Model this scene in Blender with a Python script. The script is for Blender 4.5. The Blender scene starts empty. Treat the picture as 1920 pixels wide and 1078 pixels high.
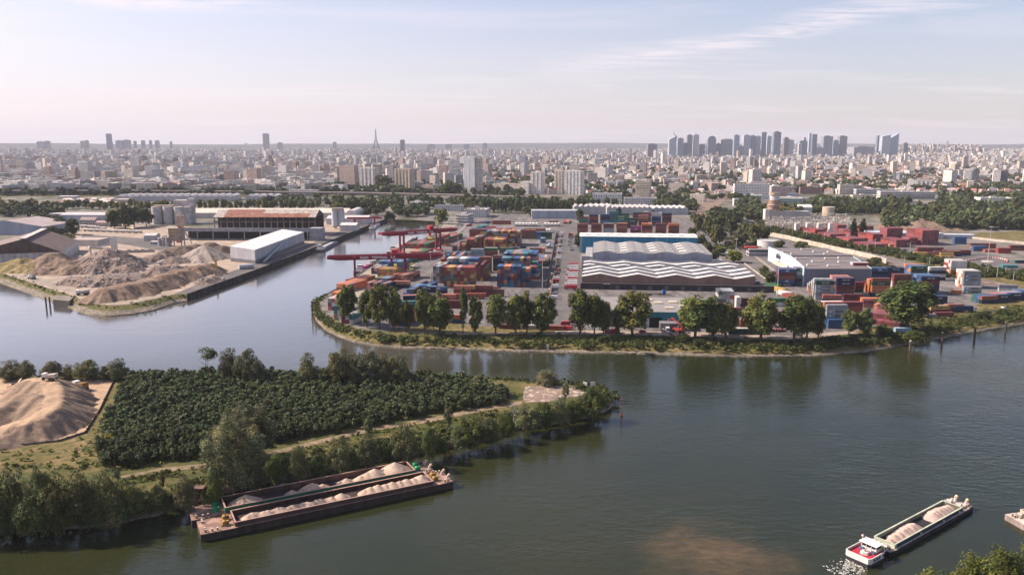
import bpy, math, random
import numpy as np
from mathutils import Vector, Matrix
R = math.radians
random.seed(7)
rng = np.random.default_rng(7)
scene = bpy.context.scene
COL = scene.collection
# ---------------------------------------------------------------- camera
CAMH, FPX, PITCH = 108.0, 1493.0, R(10.14)
cam_d = bpy.data.cameras.new('camera'); cam = bpy.data.objects.new('camera', cam_d); COL.objects.link(cam)
cam.location = (0, 0, CAMH); cam.rotation_euler = (R(90) - PITCH, 0, 0)
cam_d.sensor_width = 36.0; cam_d.lens = FPX / 1920 * 36.0
cam_d.clip_start = 1.0; cam_d.clip_end = 60000.0
scene.camera = cam
# ---------------------------------------------------------------- light
SUN_EL, SUN_AZ = R(38), R(-78)            # azimuth clockwise from +Y (the view direction)
sd = Vector((math.sin(SUN_AZ) * math.cos(SUN_EL), math.cos(SUN_AZ) * math.cos(SUN_EL), math.sin(SUN_EL)))
ld = bpy.data.lights.new('sun', 'SUN'); ld.energy = 5.0; ld.angle = R(0.55); ld.color = (1.0, 0.84, 0.70)
lo = bpy.data.objects.new('sun', ld); COL.objects.link(lo); lo.rotation_euler = sd.to_track_quat('Z', 'Y').to_euler()
world = bpy.data.worlds.new('World'); scene.world = world; world.use_nodes = True
wn, wl = world.node_tree.nodes, world.node_tree.links
wn.clear()
wout = wn.new('ShaderNodeOutputWorld'); bg = wn.new('ShaderNodeBackground')
sky = wn.new('ShaderNodeTexSky'); sky.sky_type = 'NISHITA'; sky.sun_disc = False
sky.sun_elevation = SUN_EL; sky.sun_rotation = SUN_AZ; sky.altitude = 100
sky.air_density = 1.0; sky.dust_density = 0.9; sky.ozone_density = 2.0
bg.inputs[1].default_value = 0.103
# thin cirrus: streaks of pale cloud laid on the sky dome by direction (projected on a high flat layer)
tc = wn.new('ShaderNodeTexCoord'); sep = wn.new('ShaderNodeSeparateXYZ'); wl.new(tc.outputs['Generated'], sep.inputs[0])
def wmath(op, a, b=None, c=None):
 n = wn.new('ShaderNodeMath'); n.operation = op
 for i, v in enumerate((a, b, c)):
  if v is None: continue
  if isinstance(v, (int, float)): n.inputs[i].default_value = v
  else: wl.new(v, n.inputs[i])
 return n.outputs[0]
zz = wmath('MAXIMUM', sep.outputs[2], 0.0); zz = wmath('ADD', zz, 0.06)
cu = wmath('DIVIDE', sep.outputs[0], zz); cv = wmath('DIVIDE', sep.outputs[1], zz)
comb = wn.new('ShaderNodeCombineXYZ'); wl.new(cu, comb.inputs[0]); wl.new(cv, comb.inputs[1])
def cloud(scale, stretch, rot, lo_, hi_, detail=6, dist=0.6, loc=(0, 0, 0)):
 mp = wn.new('ShaderNodeMapping'); mp.inputs['Rotation'].default_value = (0, 0, R(rot)); mp.inputs['Scale'].default_value = (scale, scale * stretch, 1)
 mp.inputs['Location'].default_value = loc
 wl.new(comb.outputs[0], mp.inputs[0])
 nz = wn.new('ShaderNodeTexNoise'); nz.inputs['Scale'].default_value = 1.0; nz.inputs['Detail'].default_value = detail
 nz.inputs['Roughness'].default_value = 0.62; nz.inputs['Distortion'].default_value = dist
 wl.new(mp.outputs[0], nz.inputs[0])
 mr = wn.new('ShaderNodeMapRange'); mr.interpolation_type = 'SMOOTHSTEP'
 mr.inputs[1].default_value = lo_; mr.inputs[2].default_value = hi_
 wl.new(nz.outputs[0], mr.inputs[0]); return mr.outputs[0]
c1 = cloud(0.34, 2.6, 28, 0.49, 0.68, loc=(1.3, 0.4, 0)); c2 = cloud(0.10, 1.6, 10, 0.42, 0.85, 4, 0.3, loc=(4, 2, 0))
cm = wmath('MULTIPLY', c1, 0.22); cm2 = wmath('MULTIPLY', c2, 0.12)
cs = wmath('ADD', cm, cm2); cs = wmath('MINIMUM', cs, 0.7)
# cumulus-like patch high on the left
c3 = cloud(1.1, 2.2, 8, 0.40, 0.62, 7, 0.4, loc=(0.2, 3.1, 0))
dx = wmath('SUBTRACT', sep.outputs[0], -0.42); dz = wmath('SUBTRACT', sep.outputs[2], 0.170)
gx = wmath('MULTIPLY', dx, 5.0); gz = wmath('MULTIPLY', dz, 34.0)
g = wmath('ADD', wmath('MULTIPLY', gx, gx), wmath('MULTIPLY', gz, gz)); g = wmath('SUBTRACT', 1.0, g); g = wmath('MAXIMUM', g, 0.0)
c3 = wmath('MULTIPLY', c3, wmath('MULTIPLY', g, 1.1))
cs = wmath('MAXIMUM', cs, wmath('MINIMUM', c3, 0.9))
# feathery trails: long thin bands of cirrus
def trail(a, b, th, x0, x1, amt, sc):
 nz_ = cloud(sc, 4.0, 35, 0.30, 0.62, 7, 1.2, loc=(a * 9, b * 7, 0)); wob = cloud(.5, 1.5, 0, 0.2, 0.8, 3, .3, loc=(b * 5, 1, 0))
 l = wmath('ADD', wmath('MULTIPLY', sep.outputs[0], b), a); l = wmath('ADD', l, wmath('MULTIPLY', wmath('SUBTRACT', wob, .5), .022))
 d = wmath('SUBTRACT', 1.0, wmath('DIVIDE', wmath('ABSOLUTE', wmath('SUBTRACT', sep.outputs[2], l)), th)); d = wmath('MAXIMUM', d, 0.0)
 m_ = wmath('MULTIPLY', wmath('SUBTRACT', sep.outputs[0], x0), wmath('SUBTRACT', x1, sep.outputs[0])); m_ = wmath('MULTIPLY', wmath('MAXIMUM', m_, 0.0), 16.0); m_ = wmath('MINIMUM', m_, 1.0)
 return wmath('MULTIPLY', wmath('MULTIPLY', wmath('MULTIPLY', d, nz_), m_), amt)
for t_ in ((.078, .165, .017, .0, .56, .6, 2.0), (.066, .20, .010, .44, .62, .5, 2.4), (.128, -.1, .02, -.26, -.1, .4, 1.6), (.02, .75, .012, .03, .12, .5, 1.8)):
 cs = wmath('MAXIMUM', cs, trail(*t_))
mixc = wn.new('ShaderNodeMix'); mixc.data_type = 'RGBA'
SKY_TINT = (.95, 0.84, 0.86, 1); CLOUD_COL = (5.9, 5.1, 5.25, 1)
tint = wn.new('ShaderNodeMix'); tint.data_type = 'RGBA'; tint.blend_type = 'MULTIPLY'; tint.inputs[0].default_value = 1
wl.new(sky.outputs[0], tint.inputs[6]); tint.inputs[7].default_value = SKY_TINT
# milky high-altitude veil, thicker towards the horizon and brighter on the sun's side
vf = wmath('SUBTRACT', 0.72, wmath('MULTIPLY', wmath('MAXIMUM', sep.outputs[2], 0.0), 2.5)); vf = wmath('SUBTRACT', vf, wmath('MULTIPLY', sep.outputs[0], 0.22)); vf = wmath('MINIMUM', wmath('MAXIMUM', vf, 0.12), 0.9)
vb = wmath('SUBTRACT', 1.0, wmath('MULTIPLY', sep.outputs[0], 0.42))
vc = wn.new('ShaderNodeVectorMath'); vc.operation = 'SCALE'; vc.inputs[0].default_value = (4.05, 3.55, 3.85); wl.new(vb, vc.inputs['Scale'])
veil = wn.new('ShaderNodeMix'); veil.data_type = 'RGBA'; wl.new(vf, veil.inputs[0]); wl.new(tint.outputs[2], veil.inputs[6]); wl.new(vc.outputs[0], veil.inputs[7])
wl.new(cs, mixc.inputs[0]); wl.new(veil.outputs[2], mixc.inputs[6]); mixc.inputs[7].default_value = CLOUD_COL
wl.new(mixc.outputs[2], bg.inputs[0]); wl.new(bg.outputs[0], wout.inputs[0])
vs = scene.view_settings; vs.view_transform = 'Standard'; vs.look = 'None'; vs.gamma = 1.0; vs.exposure = 0.92
scene.render.film_transparent = False
cy = scene.cycles
cy.max_bounces = 6; cy.diffuse_bounces = 2; cy.glossy_bounces = 3; cy.transmission_bounces = 2; cy.volume_bounces = 0; cy.transparent_max_bounces = 8
cy.caustics_reflective = False; cy.caustics_refractive = False; cy.use_denoising = True
# ---------------------------------------------------------------- pixel <-> place
cp, sp = math.cos(PITCH), math.sin(PITCH)
def P(px, py, z=4.0):
 u, v = px - 960.0, py - 539.0
 down = FPX * sp + v * cp; fwd = FPX * cp - v * sp
 k = (CAMH - z) / down
 return Vector((u * k, fwd * k, z))
def at_depth(px, py, Y):
 """the point seen at px,py that stands at forward distance Y"""
 u, v = px - 960.0, py - 539.0
 down = FPX * sp + v * cp; fwd = FPX * cp - v * sp
 return Vector((u * Y / fwd, Y, CAMH - down * Y / fwd))
def pix(p):
 x, y, z = p[0], p[1], p[2] - CAMH
 zc = y * cp - z * sp; yc = y * sp + z * cp
 return 960 + FPX * x / zc, 539 - FPX * yc / zc
def mpp(px, py, z=4.0):
 return (P(px + 1, py, z) - P(px, py, z)).length
# ---------------------------------------------------------------- objects
def tag(o, label=None, cat=None, group=None, kind=None):
 if label: o['label'] = label
 if cat: o['category'] = cat
 if group: o['group'] = group
 if kind: o['kind'] = kind
 return o
def link(name, data, parent=None, loc=None, rz=0.0, color=None):
 o = bpy.data.objects.new(name, data); COL.objects.link(o)
 if parent is not None: o.parent = parent
 if loc is not None: o.location = loc
 if rz: o.rotation_euler = (0, 0, rz)
 if color is not None: o.color = (*color[:3], 1.0)
 return o
def empty(name, loc=(0, 0, 0), rz=0.0):
 o = bpy.data.objects.new(name, None); COL.objects.link(o); o.empty_display_size = 0.5
 o.location = loc; o.rotation_euler = (0, 0, rz); return o
def mesh_np(name, V, F, cols=None, mats=None, uv=None, mi=None, smooth=False):
 """V (n,3); F list/array of quads or tris (array (m,k)) or list of lists; cols (m,3) one colour per face; uv (m,k,2)"""
 me = bpy.data.meshes.new(name)
 V = np.asarray(V, dtype=np.float32)
 if isinstance(F, np.ndarray):
  m, k = F.shape; flat = F.reshape(-1).astype(np.int32)
  starts = np.arange(0, m * k, k, dtype=np.int32); tot = np.full(m, k, dtype=np.int32)
 else:
  tot = np.array([len(f) for f in F], dtype=np.int32); m = len(F)
  flat = np.fromiter((i for f in F for i in f), dtype=np.int32, count=int(tot.sum()))
  starts = np.concatenate([[0], np.cumsum(tot)[:-1]]).astype(np.int32)
 me.vertices.add(len(V)); me.vertices.foreach_set('co', V.reshape(-1))
 me.loops.add(len(flat)); me.loops.foreach_set('vertex_index', flat)
 me.polygons.add(m); me.polygons.foreach_set('loop_start', starts); me.polygons.foreach_set('loop_total', tot)
 if mi is not None: me.polygons.foreach_set('material_index', np.asarray(mi, dtype=np.int32))
 me.update(calc_edges=True)
 if cols is not None:
  a = me.attributes.new('col', 'FLOAT_COLOR', 'FACE')
  c = np.ones((m, 4), dtype=np.float32); c[:, :3] = np.asarray(cols, dtype=np.float32)
  a.data.foreach_set('color', c.reshape(-1))
 if uv is not None:
  l = me.uv_layers.new(name='UVMap')
  l.data.foreach_set('uv', np.asarray(uv, dtype=np.float32).reshape(-1))
 if mats:
  for mt in mats: me.materials.append(mt)
 if smooth: me.polygons.foreach_set('use_smooth', np.ones(m, dtype=bool))
 me.validate(); return me
class MB:
 """collects shapes for ONE mesh: faces with a colour and a uv in metres (0 = no windows)"""
 def __init__(s): s.V = []; s.F = []; s.C = []; s.U = []; s.M = []
 def face(s, pts, col, uv=None, mi=0):
  b = len(s.V); s.V += [tuple(p) for p in pts]; s.F.append(list(range(b, b + len(pts)))); s.C.append(col[:3]); s.M.append(mi)
  s.U += uv if uv is not None else [(0.0, 0.0)] * len(pts)
 def prism(s, poly, z0, z1, col, top=None, win=False, mi=0, bottom=False, topz=None):
  n = len(poly); acc = 0.0
  tz = topz if topz else [z1] * n
  for i in range(n):
   a, b = poly[i], poly[(i + 1) % n]; d = math.hypot(b[0] - a[0], b[1] - a[1])
   za, zb = tz[i], tz[(i + 1) % n]
   uv = [(acc + .01, .01), (acc + d, .01), (acc + d, zb - z0), (acc + .01, za - z0)] if win else None
   s.face([(a[0], a[1], z0), (b[0], b[1], z0), (b[0], b[1], zb), (a[0], a[1], za)], col, uv, mi)
   acc += math.ceil(d / 3.0) * 3.0
  s.face([(p[0], p[1], tz[i]) for i, p in enumerate(poly)], top or col, None, mi)
  if bottom: s.face([(p[0], p[1], z0) for p in reversed(poly)], col, None, mi)
 def box(s, cx, cy, z0, sx, sy, sz, col, top=None, rz=0.0, win=False, mi=0, bottom=True):
  c, q = math.cos(rz), math.sin(rz); hx, hy = sx / 2, sy / 2
  poly = [(cx + x * c - y * q, cy + x * q + y * c) for x, y in ((-hx, -hy), (hx, -hy), (hx, hy), (-hx, hy))]
  s.prism(poly, z0, z0 + sz, col, top, win, mi, bottom)
 def cyl(s, cx, cy, z0, r, h, col, top=None, n=16, r2=None, mi=0, win=False):
  r2 = r if r2 is None else r2
  A = [(cx + r * math.cos(2 * math.pi * i / n), cy + r * math.sin(2 * math.pi * i / n), z0) for i in range(n)]
  B = [(cx + r2 * math.cos(2 * math.pi * i / n), cy + r2 * math.sin(2 * math.pi * i / n), z0 + h) for i in range(n)]
  for i in range(n):
   j = (i + 1) % n; s.face([A[i], A[j], B[j], B[i]], col, None, mi)
  if r2 > 0.01: s.face(B, top or col, None, mi)
 def tube(s, p0, p1, r, col, n=6, r2=None, mi=0, caps=True):
  p0, p1 = Vector(p0), Vector(p1); d = p1 - p0
  if d.length < 1e-6: return
  q = d.to_track_quat('Z', 'Y'); r2 = r if r2 is None else r2
  A, B = [], []
  for i in range(n):
   a = 2 * math.pi * (i + .5) / n; v = Vector((math.cos(a), math.sin(a), 0))
   A.append(p0 + q @ (v * r)); B.append(p1 + q @ (v * r2))
  for i in range(n):
   j = (i + 1) % n; s.face([A[i], A[j], B[j], B[i]], col, None, mi)
  if caps: s.face(B, col, None, mi); s.face(A[::-1], col, None, mi)
 def gable(s, x0, x1, y0, y1, z0, zr, col, end=None, over=0.0, axis='x'):
  """pitched roof over a rectangle, ridge along axis"""
  if axis == 'x':
   ym = (y0 + y1) / 2; a, b, c, d = (x0 - over, y0 - over, z0), (x1 + over, y0 - over, z0), (x1 + over, y1 + over, z0), (x0 - over, y1 + over, z0)
   e, f = (x0 - over, ym, zr), (x1 + over, ym, zr)
   s.face([a, b, f, e], col); s.face([c, d, e, f], col); s.face([d, a, e], end or col); s.face([b, c, f], end or col)
  else:
   xm = (x0 + x1) / 2; a, b, c, d = (x0 - over, y0 - over, z0), (x1 + over, y0 - over, z0), (x1 + over, y1 + over, z0), (x0 - over, y1 + over, z0)
   e, f = (xm, y0 - over, zr), (xm, y1 + over, zr)
   s.face([b, c, f, e], col); s.face([d, a, e, f], col); s.face([a, b, e], end or col); s.face([c, d, f], end or col)
 def mesh(s, name, mats, smooth=False):
  return mesh_np(name, np.array(s.V, dtype=np.float32), s.F, np.array(s.C, dtype=np.float32), mats if isinstance(mats, (list, tuple)) else [mats], np.array(s.U, dtype=np.float32), s.M, smooth)
 def build(s, name, mats, parent=None, loc=None, rz=0.0, color=None, smooth=False):
  return link(name, s.mesh(name, mats, smooth), parent, loc, rz, color)
# ---------------------------------------------------------------- materials
def newmat(name):
 m = bpy.data.materials.new(name); m.use_nodes = True; nt = m.node_tree; nt.nodes.clear()
 out = nt.nodes.new('ShaderNodeOutputMaterial'); b = nt.nodes.new('ShaderNodeBsdfPrincipled'); nt.links.new(b.outputs[0], out.inputs[0])
 return m, nt, b, out
def node(nt, t, **kw):
 n = nt.nodes.new(t)
 for k, v in kw.items(): setattr(n, k, v)
 return n
def mixrgb(nt, fac, a, b, mode='MIX'):
 n = node(nt, 'ShaderNodeMix', data_type='RGBA', blend_type=mode)
 for i, v in ((0, fac), (6, a), (7, b)):
  if isinstance(v, (int, float)): n.inputs[i].default_value = v
  elif isinstance(v, tuple): n.inputs[i].default_value = (*v[:3], 1)
  else: nt.links.new(v, n.inputs[i])
 return n.outputs[2]
def mth(nt, op, a, b=None, c=None):
 n = node(nt, 'ShaderNodeMath', operation=op)
 for i, v in enumerate((a, b, c)):
  if v is None: continue
  if isinstance(v, (int, float)): n.inputs[i].default_value = v
  else: nt.links.new(v, n.inputs[i])
 return n.outputs[0]
def noise(nt, scale, detail=4, vec=None, rough=0.6, dist=0.0, stretch=None, rot=0.0):
 n = node(nt, 'ShaderNodeTexNoise'); n.inputs['Scale'].default_value = scale; n.inputs['Detail'].default_value = detail
 n.inputs['Roughness'].default_value = rough; n.inputs['Distortion'].default_value = dist
 if vec is None:
  g = node(nt, 'ShaderNodeNewGeometry'); vec = g.outputs['Position']
 if stretch or rot:
  mp = node(nt, 'ShaderNodeMapping'); mp.inputs['Scale'].default_value = stretch or (1, 1, 1); mp.inputs['Rotation'].default_value = (0, 0, rot)
  nt.links.new(vec, mp.inputs[0]); vec = mp.outputs[0]
 nt.links.new(vec, n.inputs[0]); return n.outputs[0]
def ramp(nt, v, a, b, c=0.0, d=1.0):
 n = node(nt, 'ShaderNodeMapRange', interpolation_type='SMOOTHSTEP')
 for i, x in ((1, a), (2, b), (3, c), (4, d)): n.inputs[i].default_value = x
 nt.links.new(v, n.inputs[0]); return n.outputs[0]
def bump(nt, b, h, dist=0.1, strength=1.0):
 n = node(nt, 'ShaderNodeBump'); n.inputs['Distance'].default_value = dist; n.inputs['Strength'].default_value = strength
 nt.links.new(h, n.inputs['Height']); nt.links.new(n.outputs[0], b.inputs['Normal'])
def attr(nt, name='col'):
 n = node(nt, 'ShaderNodeAttribute', attribute_name=name); return n.outputs['Color']
def mat_attr(name, rough=0.75, amt=0.25, scale=0.4, objcol=False, metal=0.0, spec=0.3, streak=False):
 """colour of each face from the mesh, weathered by noise; optionally tinted per object"""
 m, nt, b, _ = newmat(name); c = attr(nt)
 if objcol:
  oi = node(nt, 'ShaderNodeObjectInfo'); c = mixrgb(nt, 1.0, c, oi.outputs['Color'], 'MULTIPLY')
 n = noise(nt, scale, 5, stretch=(1, 1, 0.25) if streak else None)
 f = ramp(nt, n, 0.3, 0.75, 1 - amt, 1 + amt * 0.6)
 h = node(nt, 'ShaderNodeVectorMath', operation='SCALE'); nt.links.new(c, h.inputs[0]); nt.links.new(f, h.inputs['Scale'])
 nt.links.new(h.outputs[0], b.inputs['Base Color'])
 b.inputs['Roughness'].default_value = rough; b.inputs['Metallic'].default_value = metal; b.inputs['Specular IOR Level'].default_value = spec
 return m
def mat_facade(name, pu=3.0, pv=2.9, wu=0.55, wv=0.55, objcol=False, glass=(0.035, 0.045, 0.06)):
 """a wall whose windows follow the uv (metres); faces without uv stay plain"""
 m, nt, b, _ = newmat(name); c = attr(nt)
 uvn = node(nt, 'ShaderNodeUVMap'); sx = node(nt, 'ShaderNodeSeparateXYZ'); nt.links.new(uvn.outputs[0], sx.inputs[0])
 fu = mth(nt, 'FRACT', mth(nt, 'DIVIDE', sx.outputs[0], pu)); fv = mth(nt, 'FRACT', mth(nt, 'DIVIDE', sx.outputs[1], pv))
 a = mth(nt, 'LESS_THAN', mth(nt, 'ABSOLUTE', mth(nt, 'SUBTRACT', fu, 0.5)), wu / 2)
 d = mth(nt, 'LESS_THAN', mth(nt, 'ABSOLUTE', mth(nt, 'SUBTRACT', fv, 0.55)), wv / 2)
 win = mth(nt, 'MULTIPLY', a, d)
 wf = node(nt, 'ShaderNodeTexWhiteNoise', noise_dimensions='2D')
 cu_ = mth(nt, 'FLOOR', mth(nt, 'DIVIDE', sx.outputs[0], pu)); cv_ = mth(nt, 'FLOOR', mth(nt, 'DIVIDE', sx.outputs[1], pv))
 cb = node(nt, 'ShaderNodeCombineXYZ'); nt.links.new(cu_, cb.inputs[0]); nt.links.new(cv_, cb.inputs[1]); nt.links.new(cb.outputs[0], wf.inputs['Vector'])
 gcol = mixrgb(nt, mth(nt, 'POWER', wf.outputs['Value'], 3.0), glass, (0.30, 0.28, 0.26))
 n = noise(nt, 0.15, 4, stretch=(1, 1, 0.4)); f = ramp(nt, n, 0.3, 0.75, 0.86, 1.08)
 h = node(nt, 'ShaderNodeVectorMath', operation='SCALE'); nt.links.new(c, h.inputs[0]); nt.links.new(f, h.inputs['Scale'])
 nt.links.new(mixrgb(nt, win, h.outputs[0], gcol), b.inputs['Base Color'])
 nt.links.new(mth(nt, 'SUBTRACT', 0.85, mth(nt, 'MULTIPLY', win, 0.6)), b.inputs['Roughness'])
 return m
def mat_ground(name, cols, scales=(0.02, 0.12, 0.8), rough=0.95, bumpd=0.0, th=((0.35, 0.65), (0.4, 0.65), (0.3, 0.8)), seed=0.0, stretch=None, rot=0.0):
 """three-colour ground: base, large patches, small patches, then fine grain"""
 m, nt, b, _ = newmat(name)
 g = node(nt, 'ShaderNodeNewGeometry'); ad = node(nt, 'ShaderNodeVectorMath', operation='ADD'); ad.inputs[1].default_value = (seed, seed * 2, 0)
 nt.links.new(g.outputs['Position'], ad.inputs[0]); v = ad.outputs[0]
 n1 = noise(nt, scales[0], 6, v, 0.62, 0.3, stretch, rot); n2 = noise(nt, scales[1], 6, v, 0.65, 0.4, stretch, rot); n3 = noise(nt, scales[2], 3, v, 0.7)
 c = mixrgb(nt, ramp(nt, n1, *th[0]), cols[0], cols[1]); c = mixrgb(nt, ramp(nt, n2, *th[1]), c, cols[2])
 f = ramp(nt, n3, *th[2], 0.78, 1.2)
 h = node(nt, 'ShaderNodeVectorMath', operation='SCALE'); nt.links.new(c, h.inputs[0]); nt.links.new(f, h.inputs['Scale'])
 nt.links.new(h.outputs[0], b.inputs['Base Color']); b.inputs['Roughness'].default_value = rough; b.inputs['Specular IOR Level'].default_value = 0.15
 if bumpd: bump(nt, b, mth(nt, 'ADD', n2, mth(nt, 'MULTIPLY', n3, 0.4)), bumpd)
 return m
def mat_leaf(name, trans=0.25):
 m, nt, b, out = newmat(name); c = attr(nt); oi = node(nt, 'ShaderNodeObjectInfo')
 c = mixrgb(nt, 1.0, c, oi.outputs['Color'], 'MULTIPLY')
 nt.links.new(c, b.inputs['Base Color']); b.inputs['Roughness'].default_value = 0.7; b.inputs['Specular IOR Level'].default_value = 0.15
 t = node(nt, 'ShaderNodeBsdfTranslucent'); nt.links.new(c, t.inputs[0])
 mx = node(nt, 'ShaderNodeMixShader'); mx.inputs[0].default_value = trans
 nt.links.new(b.outputs[0], mx.inputs[1]); nt.links.new(t.outputs[0], mx.inputs[2]); nt.links.new(mx.outputs[0], out.inputs[0])
 return m
M = {}
M['paint'] = mat_attr('weathered_paint', 0.6, 0.22, 0.5)
M['metal'] = mat_attr('dusty_sheet_metal', 0.55, 0.18, 0.15, streak=True)
M['rust'] = mat_attr('rusty_steel', 0.8, 0.45, 0.35, streak=True)
M['concrete'] = mat_attr('concrete', 0.9, 0.3, 0.2)
M['cont'] = mat_attr('container_paint', 0.55, 0.22, 0.45, objcol=True, streak=True)
M['objpaint'] = mat_attr('vehicle_paint', 0.35, 0.08, 0.5, objcol=True, spec=0.5)
M['facade'] = mat_facade('facade_with_windows')
M['ribbon'] = mat_facade('facade_with_ribbon_windows', 30.0, 3.4, 1.1, 0.5)
M['balcony'] = mat_facade('facade_with_loggias', 4.0, 2.85, 0.62, 0.5)
M['skyglass'] = mat_facade('tower_glazing', 9.0, 7.6, 0.7, 0.6, glass=(0.17, 0.21, 0.27))
M['glassgrid'] = mat_facade('glazed_curtain_wall', 2.2, 3.8, 0.85, 0.72, glass=(0.06, 0.10, 0.16))
M['leaf'] = mat_leaf('leaves'); M['bark'] = mat_attr('bark', 0.9, 0.3, 1.5)
# ================================================================ setting
ZQ = 4.0
# land edge: (top pixel, water pixel or None for a vertical quay)
edge = [((-900, 470), (-900, 495)), ((-60, 500), (-60, 517)), ((0, 508), (0, 531)), ((50, 526), (50, 549)), ((100, 543), (97, 566)),
  ((128, 551), (128, 576)), ((150, 560), (143, 584)), ((172, 568), (168, 591)), ((200, 573), (205, 594)), ((240, 571), (250, 590)),
  ((280, 563), (290, 583)), ((323, 553), (325, 570)), ((351, 551), (351, 566)),
  ((353, 551), None), ((480, 506), None), ((594, 462), None), ((670, 431), None), ((723, 411), None),
  ((740, 412), (737, 417)), ((780, 413), (780, 418)), ((815, 415), (816, 420)),
  ((822, 420), None), ((815, 440), None), ((735, 478), None), ((690, 502), None), ((640, 538), None), ((612, 552), None),
  ((600, 565), (587, 572)), ((600, 580), (586, 585)), ((612, 592), (592, 600)), ((640, 606), (606, 616)), ((672, 616), (630, 630)), ((700, 621), (662, 641)),
  ((735, 624), (705, 649)), ((811, 626), (762, 654)), ((861, 627), (861, 656)), ((936, 627), (950, 660)), ((1036, 626), (1036, 661)),
  ((1125, 627), (1125, 663)), ((1250, 628), (1230, 666)), ((1326, 632), (1340, 669)), ((1400, 635), (1410, 670)), ((1476, 637), (1476, 670)),
  ((1540, 632), (1550, 667)), ((1615, 626), (1620, 661)), ((1680, 613), (1685, 650)), ((1741, 600), (1741, 641)), ((1800, 590), (1800, 629)),
  ((1860, 580), (1860, 619)), ((1920, 571), (1920, 610)), ((2200, 525), (2200, 560)), ((3300, 400), (3300, 415))]
top = [P(a[0], a[1], ZQ) for a, b in edge]
foot = [P(b[0], b[1], 0.0) if b else Vector((t.x, t.y, 0.0)) for (a, b), t in zip(edge, top)]
FAR = 19000.0
land_poly = [(-17000, top[0].y, ZQ), *[tuple(p) for p in top], (17000, top[-1].y, ZQ), (17000, FAR, ZQ), (-17000, FAR, ZQ)]
M['land'] = mat_ground('urban_ground', ((0.15, 0.135, 0.115), (0.055, 0.07, 0.03), (0.22, 0.20, 0.185)), (0.006, 0.03, 0.4), seed=40)
me = mesh_np('ground', np.array(land_poly), [list(range(len(land_poly)))], [(1, 1, 1)], [M['land']])
tag(link('ground', me), kind='structure')
# --- quay walls and banks
def subdiv(A, B, step):
 """resample two matching polylines"""
 oa, ob = [A[0]], [B[0]]
 for i in range(len(A) - 1):
  n = max(1, int((A[i + 1] - A[i]).length / step))
  for k in range(1, n + 1):
   t = k / n; oa.append(A[i].lerp(A[i + 1], t)); ob.append(B[i].lerp(B[i + 1], t))
 return oa, ob
M['grass'] = mat_ground('bank_grass', ((0.045, 0.062, 0.016), (0.085, 0.088, 0.026), (0.15, 0.125, 0.05)), (0.05, 0.35, 2.0), bumpd=0.25, seed=3)
M['dryg'] = mat_ground('dry_grass', ((0.14, 0.112, 0.042), (0.22, 0.165, 0.08), (0.075, 0.082, 0.024)), (0.06, 0.3, 1.8), bumpd=0.3, seed=9)
M['stone'] = mat_ground('stone_revetment', ((0.20, 0.17, 0.14), (0.30, 0.25, 0.20), (0.08, 0.08, 0.05)), (0.1, 0.6, 3.0), bumpd=0.2, seed=5)
M['quay'] = mat_ground('quay_concrete', ((0.085, 0.075, 0.065), (0.15, 0.135, 0.12), (0.05, 0.045, 0.04)), (0.08, 0.5, 2.0), bumpd=0.1, seed=6)
def bank(name, i0, i1, cols, prof):
 """prof: list of (t along top->foot, z, material index)"""
 a, b = subdiv(top[i0:i1 + 1], foot[i0:i1 + 1], 6.0)
 V, F, Mi = [], [], []
 for p, q in zip(a, b):
  for t, z, _ in prof:
   j = 0.0 if t in (0.0, 1.0) else random.uniform(-.04, .04)
   x = p.lerp(q, t + j); V.append((x.x, x.y, z + (random.uniform(-.2, .2) if 0.1 < t < .75 else 0)))
 k = len(prof)
 for i in range(len(a) - 1):
  for j in range(k - 1):
   F.append([i * k + j, i * k + j + 1, (i + 1) * k + j + 1, (i + 1) * k + j]); Mi.append(prof[j][2])
 V2 = np.array(V)
 me = mesh_np(name, V2, F, [(1, 1, 1)] * len(F), cols, None, Mi, False)
 return tag(link(name, me), kind='structure')
pr = [(0, 4.0, 0), (0.35, 3.1, 0), (0.62, 1.9, 1), (0.86, 0.75, 2), (0.90, 0.7, 2), (0.97, 0.6, 2), (0.985, -0.8, 2)]
bank('river_bank', 0, 12, [M['grass'], M['stone'], M['stone']], [(0, 4.0, 0), (0.3, 3.4, 0), (0.55, 2.2, 1), (0.86, 0.7, 1), (0.97, 0.5, 1), (1.0, -0.8, 2)])
bank('river_bank', 18, 21, [M['dryg'], M['stone'], M['stone']], [(0, 4.0, 0), (0.4, 3.0, 0), (0.9, 0.5, 1), (1.0, -0.8, 2)])
bank('river_bank', 26, len(edge) - 1, [M['grass'], M['dryg'], M['stone']], pr)
def quay_wall(i0, i1, name='quay_wall', step=4.0):
 mb = MB(); a, _ = subdiv(top[i0:i1 + 1], foot[i0:i1 + 1], step)
 for i in range(len(a) - 1):
  p, q = a[i], a[i + 1]; d = (q - p).normalized(); nrm = Vector((d.y, -d.x, 0))
  if nrm.dot(Vector((-0.0, 700, 0)) - p) < 0 and False: nrm = -nrm
  mb.face([(p.x, p.y, -1), (q.x, q.y, -1), (q.x, q.y, ZQ + .02), (p.x, p.y, ZQ + .02)], (1, 1, 1))
  for sgn in (1, -1):
   pass
  m_ = (p + q) / 2
  mb.box(m_.x, m_.y, -0.5, 1.3, 1.3, 4.4, (1, 1, 1), rz=math.atan2(d.y, d.x))
  mb.box(m_.x, m_.y, ZQ + .03, (q - p).length + .1, 0.9, 0.35, (1.3, 1.3, 1.3), rz=math.atan2(d.y, d.x))
 return tag(mb.build(name, M['quay']), kind='structure')
quay_wall(12, 18); quay_wall(21, 26)
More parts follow.
